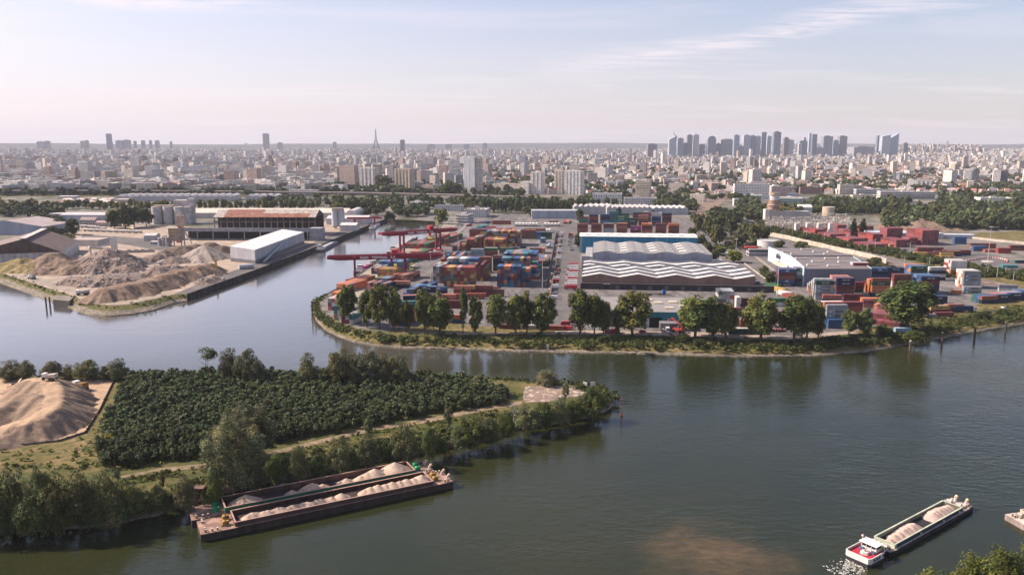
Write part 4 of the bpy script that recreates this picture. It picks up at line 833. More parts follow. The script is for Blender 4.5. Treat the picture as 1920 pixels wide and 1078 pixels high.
blk('bright orange stack', 1633, 1667, 556, 1, 5, 'side', ['orange'], txt={(3, 0): ('UASC', 'dark green'), (2, 0): ('Hapag-Lloyd', 'orange'), (1, 0): ('Hapag-Lloyd', 'orange')}, grid={(4, 0): 'rust red', (0, 0): 'navy'}, rot=TH + R(3)); blk('bright orange stack', 1628, 1660, 551, 2, 4, 'side', ['orange'], rot=TH + R(3)); blk('bright orange stack', 1622, 1654, 547, 1, 3, 'side', ['orange', 'orange', 'rust red'], rot=TH + R(3))
blk('blue pair behind the orange stack', 1633, 1662, 528, 3, 4, 'side', ['blue', 'navy'], txt={(3, 0): ('APL', 'blue')}, rot=TH + R(3)); blk('blue pair behind the orange stack', 1663, 1690, 527, 2, 4, 'side', ['navy'], txt={(3, 0): ('CMA CGM', 'navy')}, rot=TH + R(3))
blk('stack hidden by the broad tree', 1674, 1708, 548, 2, 5, 'side', ['rust red', 'maroon', 'white'], rot=TH + R(3)); blk('stack hidden by the broad tree', 1726, 1763, 553, 7, 5, 'side', ['blue', 'navy', 'light blue'], txt={(4, 0): ('CMA CGM', 'navy'), (2, 0): ('CMA CGM', 'navy')}, grid={(3, 0): 'maroon', (1, 0): 'navy'}, rot=TH + R(3)); blk('blue foot right of the broad tree', 1740, 1768, 570, 2, 2, 'side', ['blue', 'navy'], txt={(1, 0): ('CMA CGM', 'navy')}, rot=TH + R(3))
blk('green and blue stack behind the broad tree', 1708, 1741, 524, 6, 4, 'side', ['blue', 'light blue', 'red', 'orange', 'blue'], txt={(3, 0): ('CMA CGM', 'dark green')}, grid={(2, 0): 'dark green'}, rot=TH + R(3)); blk('pale end behind the broad tree', 1742, 1762, 526, 2, 4, 'side', ['white', 'blue', 'navy'], rot=TH + R(3), grid={(3, 0): 'grey', (2, 0): 'navy'})
blk('white and orange lettered stack', 1805, 1836, 541, 5, 5, 'side', ['white', 'white', 'orange', 'white', 'red'], txt={(3, 0): ('MAERSK', 'grey'), (2, 0): ('MAERSK', 'grey')}, grid={(4, 0): 'grey', (1, 0): 'grey', (0, 0): 'grey'}, rot=TH + R(2)); blk('white and orange lettered stack', 1781, 1812, 519, 5, 5, 'side', ['white', 'orange', 'white', 'red'], rot=TH + R(2))
blk('grey pair in front of the white stack', 1806, 1838, 551, 1, 2, 'side', ['grey'], txt={(1, 0): ('MAERSK', 'grey'), (0, 0): ('MAERSK', 'grey')}, rot=TH + R(2)); blk('carrier box before the white stack', 1786, 1800, 551, 1, 1, 'side', ['orange'], L=6.06, rot=TH + R(2))
blk('long low row at the right edge', 1840, 1866, 570, 4, 2, 'side', ['green', 'dark grey', 'salmon', 'blue', 'dark green'], grid={(1, 0): 'rust red', (0, 0): 'navy'}, rot=R(9));
for k in range(4): blk('long low row at the right edge', 1866 + k * 25, 1890 + k * 25, 568 - k * 3.6, 4, 2, 'side', ['navy', 'blue', 'light blue', 'salmon', 'white', 'navy'], txt={(1, 0): ('CMA CGM', 'navy')} if k < 3 else None, grid={(0, 0): 'navy'}, rot=R(9))
blk('grey pair on the grass at right', 1872, 1905, 547, 1, 2, 'side', ['grey', 'white'], rot=-R(14));
blk('low row at the meadow bank', 1737, 1752, 597, 1, 1, 'side', ['grey'], L=6.06, rot=R(4)); blk('low row at the meadow bank', 1752, 1793, 594, 1, 1, 'side', ['maroon', 'pink red', 'maroon'], rot=R(5)); blk('low row at the meadow bank', 1744, 1774, 589, 1, 2, 'side', ['yellow', 'maroon'], grid={(1, 0): 'yellow', (1, 1): 'salmon', (0, 0): 'maroon'}, rot=R(5)); blk('low row at the meadow bank', 1772, 1800, 586, 1, 2, 'side', ['salmon', 'pink red'], rot=R(5))
blk('dark red pyramid', 1634, 1678, 608, 1, 1, 'end', ['pink red'], rot=-R(38)); blk('dark red pyramid', 1632, 1670, 603, 1, 2, 'end', ['pink red'], rot=-R(38)); blk('dark red pyramid', 1636, 1660, 594, 1, 3, 'end', ['pink red', 'salmon'], rot=-R(38))
blk('navy row at the red pair', 1542, 1578, 567, 1, 2, 'side', ['navy', 'rust red'], grid={(1, 0): 'salmon', (0, 0): 'navy'}); blk('navy row at the red pair', 1545, 1580, 572, 1, 1, 'side', ['navy']); blk('navy row at the red pair', 1581, 1615, 566, 1, 2, 'side', ['rust red', 'maroon'])
blk('red pair behind the small trees', 1580, 1616, 590, 2, 3, 'side', ['rust red', 'maroon'], rot=R(2)); blk('orange row under the broad tree', 1616, 1656, 574, 2, 2, 'side', ['orange', 'rust red'], grid={(1, 0): 'orange', (1, 1): 'navy'}); blk('orange row under the broad tree', 1618, 1632, 577, 1, 2, 'side', ['salmon', 'pink red'], L=6.06)
blk('white stack behind the bank trees', 1548, 1580, 613, 1, 5, 'side', ['white', 'grey'], txt={(3, 0): ('MAERSK', 'grey'), (2, 0): ('MAERSK', 'grey')}, rot=R(3), grid={(4, 0): 'grey', (0, 0): 'blue', (1, 0): 'blue'}); blk('white stack behind the bank trees', 1543, 1575, 607, 2, 5, 'side', ['salmon', 'white', 'white'], rot=R(3))
blk('blue foot behind the bank trees', 1552, 1576, 616, 1, 2, 'side', ['blue'], rot=R(3)); blk('yellow and green line at the harbour road', 1455, 1466, 541, 1, 1, 'end', ['green'], rot=R(22)); blk('yellow and green line at the harbour road', 1466, 1477, 549, 1, 1, 'end', ['yellow'], rot=R(22)); blk('yellow and green line at the harbour road', 1478, 1489, 556, 1, 1, 'end', ['white'], rot=R(22)); blk('yellow and green line at the harbour road', 1489, 1500, 562, 1, 1, 'end', ['red'], rot=R(22))
blk('grey stack right of the brown warehouse', 1346, 1378, 575, 1, 4, 'end', ['grey', 'white', 'grey', 'dark grey', 'white', 'red', 'orange'], grid={(3, 0): 'dark grey', (3, 1): 'grey', (3, 2): 'grey', (3, 3): 'grey', (3, 4): 'red', (3, 5): 'orange'}); blk('grey stack right of the brown warehouse', 1380, 1390, 580, 1, 3, 'end', ['white', 'grey'])
blk('row between the bank trees at centre right', 1352, 1376, 592, 1, 2, 'side', ['orange', 'rust red', 'navy']); blk('row between the bank trees at centre right', 1390, 1414, 574, 1, 2, 'side', ['green', 'maroon']); blk('row between the bank trees at centre right', 1444, 1466, 575, 1, 2, 'side', ['green', 'white', 'rust red'], rot=R(10))
blk('row between the bank trees at centre right', 1440, 1470, 600, 1, 2, 'side', ['orange', 'rust red']); blk('lone orange box behind the green container', 1387, 1396, 616, 1, 2, 'side', ['orange'], L=6.06)
# ------ the red depot beyond the railway
RR = -TH + R(6); RD = ['pink red', 'pink red', 'red', 'pink red', 'maroon']
for (a, b2, py, rw, t) in [(1528, 1552, 439, 3, 2), (1570, 1590, 434, 2, 3), (1556, 1588, 448, 2, 2), (1594, 1612, 445, 2, 3), (1616, 1638, 441, 1, 4), (1592, 1630, 457, 2, 2), (1636, 1656, 453, 2, 3), (1662, 1696, 450, 1, 5), (1628, 1672, 468, 2, 2), (1680, 1706, 464, 2, 3), (1704, 1722, 460, 1, 3), (1728, 1762, 460, 2, 6)]:
 blk('dark red depot beyond the railway', a, b2, py, rw, t, 'end', RD, rot=RR)
blk('blue pair beyond the railway', 1789, 1818, 458, 2, 3, 'side', ['blue']);
for (a, b2, py, t, pal) in [(1720, 1770, 474, 2, ['maroon', 'rust red', 'red']), (1770, 1818, 479, 2, ['red', 'rust red', 'maroon', 'navy']), (1715, 1755, 484, 2, ['yellow', 'yellow', 'rust red']), (1752, 1795, 481, 2, ['yellow', 'maroon', 'navy', 'magenta']), (1820, 1870, 466, 2, ['rust red', 'salmon', 'rust red', 'yellow']), (1846, 1868, 473, 1, ['red', 'salmon']), (1871, 1898, 475, 2, ['red', 'grey']), (1895, 1950, 470, 2, ['rust red', 'maroon', 'rust red']), (1700, 1730, 478, 1, ['green', 'teal', 'green']), (1765, 1796, 485, 2, ['navy', 'yellow']), (1905, 1950, 494, 1, ['dark green', 'navy', 'green']), (1880, 1912, 503, 1, ['teal']), (1825, 1838, 471, 2, ['blue', 'dark grey']), (1668, 1690, 463, 1, ['yellow', 'salmon'])]:
 blk('mixed low rows beyond the railway', a, b2, py, 2, t, 'side', pal, rot=-R(3), jit=1)
# on the wagons / quay under the far crane
for (a, b2, py, rw, t, pal) in [(760, 800, 466, 3, 2, ['red', 'green', 'salmon', 'maroon']), (800, 822, 459, 3, 3, ['green', 'brown', 'dark green', 'red']), (822, 846, 452, 3, 2, ['red', 'salmon', 'green']), (770, 796, 487, 2, 3, ['salmon', 'red', 'green']), (740, 770, 492, 2, 2, ['green', 'red', 'maroon']), (832, 838, 462, 1, 3, ['orange', 'brown'])]:
 blk('stacks under the far crane', a, b2, py, rw, t, 'end', pal, rot=TH - R(10))
def fade(c, v):
 g = (c[0] + c[1] + c[2]) / 3; k = random.uniform(.10, .30); return tuple((q * (1 - k) + g * k) * v for q in c)
# keep what can be seen; the largest 300 become things, the rest one mass
TW = ['bottom', 'second', 'third', 'fourth', 'fifth', 'top']
seen = [s for s in SPEC if s['tier'] == s['T'] - 1 or s['row'] == 0 or s['col'] == 0 or s['col'] == s['n'] - 1]
for s in seen:
 px, py = pix((s['x'], s['y'], s['z'])); s['px'] = px; s['py'] = py
 w = s['L'] if (s['mode'] == 'side') else 2.44; d = math.hypot(s['x'], s['y'])
 s['size'] = (w * 2.59 * (1 if s['row'] == 0 else .1) + (s['L'] * 2.44 * .16 if s['tier'] == s['T'] - 1 else 0)) / d ** 2 * (1.5 if s['txt'] else 1)
seen.sort(key=lambda s: -s['size'])
big, small = seen[:298], seen[298:]
grp = {}; LABS = {}
for s in big: grp.setdefault((s['block'], s['color'], 'top' if s['tier'] == s['T'] - 1 else s['tier']), []).append(s)
for (bn, cn, tr), L_ in grp.items():
 L_.sort(key=lambda s: (round(s['px']), s['py']))
 for i, s in enumerate(L_):
  o = link('shipping_container', C40 if s['L'] > 8 else C20, None, (s['x'], s['y'], s['z']), s['rz'], CC[s['color']])
  v = random.uniform(.6, .95); o.color = fade(CC[s['color']], v) + (1,)
  tw = 'top' if tr == 'top' else TW[min(tr, 4)]
  lt = ' with white letters' if s['txt'] and s['txt'] != 'MAERSK' else (' with blue star emblem' if s['txt'] else '')
  lab = f"{cn} container{lt}, {ordw(i)} from left, {tw} tier, {bn}"
  if lab in LABS: lab = f"{cn} container{lt}, {ordw(LABS[lab])} such one, {tw} tier, {bn}"
  else: LABS[lab] = 1
  LABS[lab] = LABS.get(lab, 0) + 1
  wds = lab.split()
  tag(o, ' '.join(wds[:16]), 'container', 'stacked shipping containers')
  if s['txt']:
   st, sz, mk, bo = LET[s['txt']]; me_ = text_mesh(st, sz, M[mk], bo)
   off = 1.2 if s['txt'] in ('MAERSK', 'Hapag-Lloyd') else 0
   q = link('lettering', me_, o, (off, -1.24, 1.3)); q.rotation_euler = (R(90), 0, 0)
   if s['txt'] == 'MAERSK': q = link('emblem', star_mesh(), o, (-4.0, -1.24, 1.3)); q.rotation_euler = (R(90), 0, 0)
   if s['txt'] == 'Hapag-Lloyd': q = link('emblem', text_mesh('HL', 1.4, M['navyl'], .05), o, (-4.0, -1.24, 1.3)); q.rotation_euler = (R(90), 0, 0)
mb = MB()
for s in small:
 c = fade(CC[s['color']], random.uniform(.6, .95)); cc, qq = math.cos(s['rz']), math.sin(s['rz'])
 mb.box(s['x'], s['y'], s['z'], s['L'], 2.44, 2.56, c, rz=s['rz'])
 for sx in (-1, 1):                                    # corner posts and door bars give the joints
  for sy in (-1, 1):
   lx, ly = sx * (s['L'] / 2 - .05), sy * 1.19; mb.box(s['x'] + lx * cc - ly * qq, s['y'] + lx * qq + ly * cc, s['z'], .16, .1, 2.5, tuple(q * .7 for q in c), rz=s['rz'], bottom=False)
o = mb.build('far_shipping_containers', M['paint']); tag(o, 'the remaining distant stacked shipping containers of the yards', None, None, 'stuff')
# ---------------------------------------------------------------- white tank and trailer roofs parked in the far yard
def rows_of(name, px0, px1, py, n, label, rz, build, group, cat, z=4.0):
 for i in range(n):
  t = i / max(1, n - 1); b = P(px0 + (px1 - px0) * t, py, z); o = build(); o.location = b; o.rotation_euler = (0, 0, rz)
TRL = None
def trailer_mesh():
 mb = MB(); mb.box(0, 0, 1.15, 2.5, 12.5, 2.8, (.68, .66, .62), (.8, .78, .74)); mb.box(0, 0, .8, 1.2, 12.0, .34, (.05, .05, .05))
 for y in (-5, -3.8, -2.6):
  for x in (-1.0, 1.0): mb.tube((x - .15, y, .5), (x + .15, y, .5), .5, (.02, .02, .02), 10)
 for x in (-.8, .8): mb.box(x, 4.2, 0, .15, .15, 1.15, (.1, .1, .1))
 return mb.mesh('parked_trailer', M['paint'])
TRM = trailer_mesh();
for rowi, (a, b2, py, n) in enumerate([(968, 1006, 424, 7), (1022, 1047, 424, 5), (962, 1030, 436, 12)]):
 for i in range(n):
  p = P(a + (b2 - a) * i / (n - 1), py, 4); o = link('parked_trailer', TRM, None, p, -R(12) + random.uniform(-.02, .02))
  tag(o, f"white parked trailer, {ordw(i)} from left in the {['left rear', 'right rear', 'front'][rowi]} line of the far yard", 'trailer', 'white trailers parked in the far yard')
# ---------------------------------------------------------------- trucks and cars
def truck_parts():
 cab = MB(); w = (1, 1, 1)
 cab.prism([(-1.22, 6.1), (1.22, 6.1), (1.22, 8.2), (-1.22, 8.2)], .9, 3.4, w, topz=[3.5, 3.5, 3.1, 3.1]); cab.box(0, 7.95, .5, 2.4, .5, 1.0, (.25, .25, .25))
 gl = MB(); gl.box(0, 8.22, 1.9, 2.1, .06, 1.0, (.03, .04, .05)); gl.box(-1.23, 7.5, 1.9, .05, .9, .8, (.03, .04, .05)); gl.box(1.23, 7.5, 1.9, .05, .9, .8, (.03, .04, .05))
 ch = MB(); ch.box(0, .4, .75, 1.1, 13.4, .35, (.06, .06, .065))
 wh = MB()
 for y in (-5.0, -3.7, -2.4, 4.6, 7.2):
  for x in (-1.02, 1.02): wh.tube((x - .17, y, .52), (x + .17, y, .52), .52, (.02, .02, .02), 12)
 bx = MB(); bx.box(0, -.6, 1.12, 2.5, 12.4, 2.75, w, (1.05, 1.05, 1.05))
 return [(cab.mesh('cab', M['objpaint']), 'cab'), (gl.mesh('windscreen', M['paint']), 'windscreen'), (ch.mesh('chassis', M['paint']), 'chassis'), (wh.mesh('wheels', M['paint']), 'wheels'), (bx.mesh('box_body', M['cont']), 'box_body')]
TP = truck_parts()
def truck(p, rz, cabc, boxc, label, group=None, name='truck'):
 e = empty(name, p, rz)
 for me_, nm in TP:
  if nm == 'box_body' and boxc is None: continue
  o = link(nm, me_, e, color=cabc if nm == 'cab' else (boxc if nm == 'box_body' else (1, 1, 1)))
 return tag(e, label, 'truck', group)
def car_mesh():
 mb = MB(); w = (1, 1, 1); g = (.03, .035, .04)
 mb.prism([(-.86, -2.1), (.86, -2.1), (.86, 2.1), (-.86, 2.1)], .32, .85, w, topz=[.80, .80, .92, .92])
 a = [(-.82, -1.0, .82), (.82, -1.0, .82), (.82, 1.9, .92), (-.82, 1.9, .92)]; b_ = [(-.66, -.35, 1.42), (.66, -.35, 1.42), (.66, 1.2, 1.42), (-.66, 1.2, 1.42)]
 for i in range(4): j = (i + 1) % 4; mb.face([a[i], a[j], b_[j], b_[i]], g, None, 1)
 mb.face(b_, w)
 for y in (-1.35, 1.35):
  for x in (-.78, .78): mb.tube((x - .1, y, .32), (x + .1, y, .32), .33, (.02, .02, .02), 10, mi=1)
 return mb.mesh('car', [M['objpaint'], M['paint']])
CARM = car_mesh(); CARC = {'white': (.7, .7, .7), 'silver': (.42, .43, .45), 'grey': (.16, .17, .18), 'black': (.03, .03, .035), 'dark blue': (.03, .06, .14), 'red': (.38, .03, .03)}
def van_mesh():
 mb = MB(); w = (1, 1, 1); mb.prism([(-.98, -2.9), (.98, -2.9), (.98, 1.6), (-.98, 1.6)], .35, 2.35, w); mb.prism([(-.98, 1.6), (.98, 1.6), (.98, 2.9), (-.98, 2.9)], .35, 1.3, w, topz=[2.3, 2.3, 1.25, 1.25])
 mb.face([(-.9, 1.72, 2.2), (.9, 1.72, 2.2), (.9, 2.75, 1.42), (-.9, 2.75, 1.42)], (.03, .035, .04), None, 1)
 for y in (-1.8, 1.9):
  for x in (-.88, .88): mb.tube((x - .12, y, .36), (x + .12, y, .36), .37, (.02, .02, .02), 10, mi=1)
 return mb.mesh('van', [M['objpaint'], M['paint']])
VANM = van_mesh()
def car(px, py, rz, cname, label, group=None, z=4.13, van=False):
 o = link('van' if van else 'parked_car', VANM if van else CARM, None, P(px, py, z), rz, CARC[cname]); return tag(o, label, 'van' if van else 'car', group)
# the line of trucks and vans facing the terminal fence
a, b2 = (1052, 437), (1038, 560)
for i in range(30):
 t = (i / 29) ** 1.25; px, py = a[0] + (b2[0] - a[0]) * t, a[1] + (b2[1] - a[1]) * t
 cn = random.choice(['white', 'white', 'white', 'silver', 'red', 'grey'])
 if i % 3 == 0: truck(P(px, py, 4.13), R(90) + TH, (.62, .6, .58) if cn != 'red' else (.4, .04, .04), None, f"{cn if cn == 'red' else 'white'} lorry tractor parked at the terminal fence, {ordw(i)} vehicle from the far end", 'vehicles parked along the terminal fence', name='lorry_tractor').scale = (.9, .5, .95)
 else: car(px, py, R(90) + TH, cn, f"{cn} van parked at the terminal fence, {ordw(i)} vehicle from the far end", 'vehicles parked along the terminal fence', van=True)
for i in range(13):
 t = i / 12; truck(P(1076 - t * 5, 500 + t * 43, 4.13), R(90) + TH, (.65, .62, .6) if i % 3 else (.45, .04, .05), (.62, .6, .58) if i % 4 else (.5, .05, .07), f"lorry parked beside the brown warehouse, {ordw(i)} from the far end", 'lorries parked beside the brown warehouse').scale = (.85, .62, .9)
for i in range(9): cn = random.choice(['white', 'silver', 'grey', 'white']); car(1068 + (i % 3) * 2.5, 446 + i * 2.4, R(80), cn, f"{cn} car on the lane left of the warehouses, {ordw(i)} from the far end", 'cars on the warehouse lane')
car(1073, 470, R(85), 'dark blue', 'dark blue car alone on the lane beside the wavy roofed warehouse')
for i in range(11):
 t = i / 10; cn = random.choice(['grey', 'silver', 'dark blue', 'white', 'black']); car(1392 + 42 * t, 512 + 36 * t, R(-60), cn, f"{cn} car parked right of the brown warehouse, {ordw(i)} from the far end", 'cars parked right of the brown warehouse', van=(i % 4 == 2))
truck(P(768, 514, 4.1), R(200), (.65, .65, .65), None, 'small white lorry driving on the quay beside the near crane'); car(769, 519, R(60), 'white', 'white car behind the lorry on the quay road')
truck(P(1029, 464, 4.1), R(170), (.7, .7, .7), (.2, .35, .5), 'white lorry driving inside the rear container yard'); truck(P(1364, 478, 4.1), R(160), (.7, .7, .68), (.66, .66, .62), 'pale box lorry on the harbour road beside the low trees')
truck(P(850, 561, 4.1), R(90), (.7, .7, .7), (.30, .08, .05), 'white cab lorry loaded with a red container behind the poplars'); truck(P(893, 560, 4.1), R(90), (.7, .7, .7), (.30, .08, .05), 'second white cab lorry with a red container behind the poplars')
truck(P(1862, 586, 4.13), -R(82), (.7, .7, .7), None, 'white lorry tractor with an empty black chassis on the right edge road'); truck(P(1806, 585, 4.13), -R(84), (.72, .7, .7), (.014, .03, .08), 'white cab lorry carrying a navy container beside the river meadow')
car(1060, 609, R(90), 'red', 'red pick-up car at the foot of the terminal lane', van=True)
for i, (px, py, c) in enumerate([(1064, 618, 'red'), (1140, 624, 'red'), (1152, 624, 'red'), (1204, 623, 'red'), (1130, 618, 'grey'), (1243, 621, 'silver'), (1252, 622, 'white'), (1040, 618, 'red')]):
 car(px, py, R(70 + i * 17), c, f"{c} vehicle on the yard road behind the bank trees, {ordw(i)} from left", 'vehicles on the yard road behind the trees', van=i % 2 == 0)
# stacked red tractor machines and spreaders
def reach_stacker(px, py, rz, col, label):
 e = empty('reach_stacker', P(px, py, 4.1), rz); b = MB(); b.box(0, 0, .9, 2.6, 6.2, 1.3, (1, 1, 1)); b.box(0, -2.4, 2.2, 2.4, 1.6, .8, (1, 1, 1)); b.build('body', M['objpaint'], e, color=col)
 c = MB(); c.box(0, -.2, 2.2, 1.5, 1.7, 1.6, (.06, .07, .08)); c.build('cabin', M['paint'], e)
 bm_ = MB(); bm_.tube((0, -2.6, 3.6), (0, 5.0, 7.6), .38, (1, 1, 1), 4); bm_.box(0, 5.2, 6.4, 6.0, .7, .5, (1, 1, 1)); bm_.build('boom', M['objpaint'], e, color=col)
 w = MB()
 for y in (-2.1, 2.2):
  for x in (-1.4, 1.4): w.tube((x - .4, y, .85), (x + .4, y, .85), .85, (.02, .02, .02), 14)
 w.build('wheels', M['paint'], e); return tag(e, label, 'vehicle')
reach_stacker(1272, 623, R(40), (.40, .05, .04), 'red forklift with a raised mast on the road before the blue hall'); reach_stacker(771, 508, R(200), (.5, .42, .05), 'yellow reach stacker on the quay beside the near crane')
truck(P(1226, 553, 4.1), -R(80), (.03, .10, .38), None, 'blue lorry tractor in front of the brown warehouse', name='lorry_tractor'); reach_stacker(803, 452, R(10), (.55, .3, .05), 'orange handler between the stacks under the far crane')
for i in range(8):
 reach = None; p = P(1431 + i * 5.4, 622, 4.1); e = MB(); e.box(0, 0, .4, 2.2, 1.4, .9, (.42, .05, .05)); e.tube((-.8, 0, 1.2), (.2, 0, 3.0), .2, (.45, .06, .06)); e.tube((-.9, -.8, .5), (-.9, .8, .5), .5, (.03, .03, .03), 12); e.tube((.9, -.8, .5), (.9, .8, .5), .5, (.03, .03, .03), 12)
 o = e.build('terminal_tractor', M['paint'], None, p); tag(o, f"small red machine parked at the path behind the trees, {ordw(i)} from left", 'vehicle', 'red machines parked behind the trees')
# green windowed container building on the path
e = empty('site_office', P(1394, 626, 4.1), R(1)); mb = MB(); mb.box(0, 0, .2, 17.5, 3, 3.2, (.03, .09, .075), (.45, .45, .42)); mb.build('wall', M['paint'], e); mb = MB()
for i in range(5): mb.box(-7 + i * 3.5, -1.53, 1.3, 2.2, .05, 1.3, (.02, .04, .05))
mb.build('window', M['paint'], e); tag(e, 'long dark green site cabin with windows beside the gravel path', 'cabin')
o = MB(); o.box(0, 0, 0, 9, 2.6, 2.4, (.22, .34, .45), (.35, .5, .62)); o.box(0, -1.32, .6, 8, .05, .15, (.1, .2, .3)); tag(o.build('storage_box', M['paint'], None, P(1692, 622, 4)), 'light blue steel box on the bank below the broad tree', 'storage box')
# ---------------------------------------------------------------- gantry cranes
def crane(p_l, p_r, ztop, boomL, boomR, rz, label, s=1.0):
 """p_l, p_r: pixels of the feet (water side, land side)."""
 a = P(*p_l, 4.0); c = P(*p_r, 4.0); mid = (a + c) / 2; span = (c - a).length; e = empty('gantry_crane', mid, math.atan2((c - a).y, (c - a).x))
 red = (.20, .010, .030); h = ztop - 4.0; hs = span / 2; g = 8.0
 for sx in (-1, 1):
  for sy in (-1, 1):
   m = MB(); m.prism([(sx * hs - .8, sy * g / 2 - .7), (sx * hs + .8, sy * g / 2 - .7), (sx * hs + .8, sy * g / 2 + .7), (sx * hs - .8, sy * g / 2 + .7)], 1.2, h, red); m.build('leg', M['paint'], e)
  m = MB(); m.box(sx * hs, 0, .9, 1.4, g + 7, 1.3, red)
  for y in (-g / 2 - 2.5, -g / 2, g / 2, g / 2 + 2.5): m.tube((sx * hs - .3, y, .45), (sx * hs + .3, y, .45), .45, (.05, .05, .05), 12); m.box(sx * hs, y, .4, 1.0, 1.6, .9, red)
  m.build('bogie', M['paint'], e)
  m = MB(); m.box(sx * hs, 0, h - 1.2, 1.5, g + 1.4, 1.3, red); m.build('cross_beam', M['paint'], e)
 for sy in (-1, 1):
  m = MB(); y = sy * g / 2
  prof = [(-hs - boomL, h + 1.2), (-hs - boomL + 9, h), (hs + boomR - 6, h), (hs + boomR, h + 1.2), (hs + boomR, h + 3.2), (-hs - boomL, h + 3.2)]
  A = [(x, y - .6, z) for x, z in prof]; B = [(x, y + .6, z) for x, z in prof]; m.face(A[::1], red); m.face(B[::-1], red)
  for i in range(len(prof)): j = (i + 1) % len(prof); m.face([A[j], A[i], B[i], B[j]], red)
  gd = m.build('main_girder', M['paint'], e)
  m = MB(); x = -hs - boomL + 2
  while x < hs + boomR: m.tube((x, y - .6 * -sy - sy * .1, h + 3.2), (x, y + sy * .5, h + 4.6), .07, (.32, .06, .08), 4); x += 4.2
  for zz_ in (3.9, 4.6): m.tube((-hs - boomL + 2, y + sy * .5, h + zz_), (hs + boomR, y + sy * .5, h + zz_), .06, (.32, .06, .08), 4)
  m.build('handrail', M['paint'], gd)
 m = MB(); m.box(-hs - boomL + .6, 0, h + 1.5, 1.2, g - 1.2, 1.6, red); m.box(hs + boomR - .6, 0, h + 1.5, 1.2, g - 1.2, 1.6, red); m.build('end_tie', M['paint'], e)
 tx = hs * .62
 m = MB(); m.box(tx, 0, h + 3.3, 7, g + 1.0, 1.0, red); m.box(tx - .5, .5, h + 4.3, 5, 4.4, 2.8, (.45, .03, .045), (.5, .12, .12)); t_ = m.build('trolley', M['paint'], e)
 m = MB(); m.box(tx - 3.2, -2.2, h - 2.6, 2.0, 2.0, 2.4, (.4, .03, .05)); m.box(tx - 3.2, -3.22, h - 1.9, 1.7, .05, 1.2, (.04, .05, .06)); m.build('cabin', M['paint'], t_)
 m = MB(); m.box(tx, 0, h - 6, 2.2, 12, .6, (.5, .35, .05))
 for y in (-2, 2):
  for x in (-.8, .8): m.tube((tx + x, y, h - 5.4), (tx + x, y, h + 3.4), .05, (.05, .05, .05), 4)
 m.build('spreader', M['paint'], t_)
 lt = link('lettering', text_mesh('PARIS   TERMINAL   S.A.', 2.7, M['wletter'], .05), e, (-hs * .08, -g / 2 - .65, h + 1.6)); lt.rotation_euler = (R(90), 0, 0)
 m = MB()
 for k in range(7): m.box(-hs, -g / 2 + .9 * (-1 if k % 2 else 1), 3 + k * 3, 1.9, 1.2, .12, (.4, .2, .2))
 m.build('stairs', M['paint'], e)
 return tag(e, label, 'crane', 'red gantry cranes on the container quay')
crane((666, 522), (760, 519), 19.2, 21, 30, 0, 'nearer red gantry crane with white lettering spanning the container quay'); crane((754, 476), (822, 470), 22.5, 23, 20, 0, 'farther red gantry crane with white lettering spanning the container quay')
# small red crane on the left quay
e = empty('quay_gantry', P(684, 423, 4), R(0)); red = (.36, .02, .045); mb = MB(); mb.box(0, 0, 9, 46, 2, 2, red); mb.build('main_girder', M['paint'], e)
for x in (-13, 13):
 mb = MB(); mb.box(x, -3, 0, 1, 1, 9, red); mb.box(x, 3, 0, 1, 1, 9, red); mb.box(x, 0, 7.6, 1, 7, 1.2, red); mb.build('leg', M['paint'], e)
tag(e, 'small low red gantry on the opposite quay beside the white sheds', 'crane')
# ---------------------------------------------------------------- fences, light masts
def mast(px, py, ty, label, z=4.0, head=True, group='light masts of the container yards'):
 b = P(px, py, z); t = at_depth(px, ty, b.y); h = t.z - z; e = empty('light_mast', b); m = MB(); m.tube((0, 0, 0), (0, 0, h), .32, (.42, .40, .38), 8, .14); m.cyl(0, 0, 0, .7, .5, (.3, .3, .3)); m.build('pole', M['paint'], e)
 if head:
  m = MB(); m.cyl(0, 0, h - .2, 1.1, .25, (.35, .34, .33), n=10)
  for k in range(6): a_ = k * 1.047; m.box(math.cos(a_) * 1.3, math.sin(a_) * 1.3, h - .4, .6, .5, .35, (.6, .6, .6), rz=a_)
  m.build('lamp_head', M['paint'], e)
 return tag(e, label, 'light mast', group)
for i, (px, py, ty) in enumerate([(808, 527, 472), (859, 480, 434), (1017, 545, 480), (1457, 555, 490), (1852, 490, 425), (919, 430, 400), (1358, 456, 440), (1108, 612, 558), (1380, 470, 448)]):
 mast(px, py, ty, ['tall light mast at the left side of the great brown stack', 'tall light mast left of the rear red and yellow stack', 'tall light mast by the terminal lane right of the great blue stack', 'tall light mast at the harbour road before the lettered stacks', 'tall light mast on the striped traffic island beyond the railway', 'distant light mast at the back of the yard', 'pole at the hedge beside the blue warehouse', 'pale lamp post between the poplars left of the blue hall', 'pole on the harbour road by the low trees'][i])
for i, (px, py, ty) in enumerate([(1588, 460, 440), (1640, 470, 448), (1545, 455, 436), (1485, 442, 424), (1705, 482, 455), (1695, 500, 480), (1742, 505, 482), (1778, 497, 480), (1851, 517, 500), (1869, 520, 498), (1885, 516, 500), (1900, 525, 508), (1512, 447, 430), (1625, 478, 458), (1788, 500, 482)]):
 b = P(px, py, 4.2); t = at_depth(px, ty, b.y); h = t.z - 4; e = MB(); e.tube((0, 0, 0), (0, 0, h), .22, (.45, .43, .40), 6, .16); e.box(-1.6, 0, h - 1.6, 3.4, .14, .14, (.45, .43, .40)); e.tube((0, 0, h - .3), (-3.0, 0, h - 1.5), .06, (.45, .43, .40), 4)
 tag(e.build('catenary_mast', M['paint'], None, b, -R(20)), f"thin grey catenary mast beside the railway at right, {ordw(i)} of the line", 'mast', 'catenary masts along the railway')
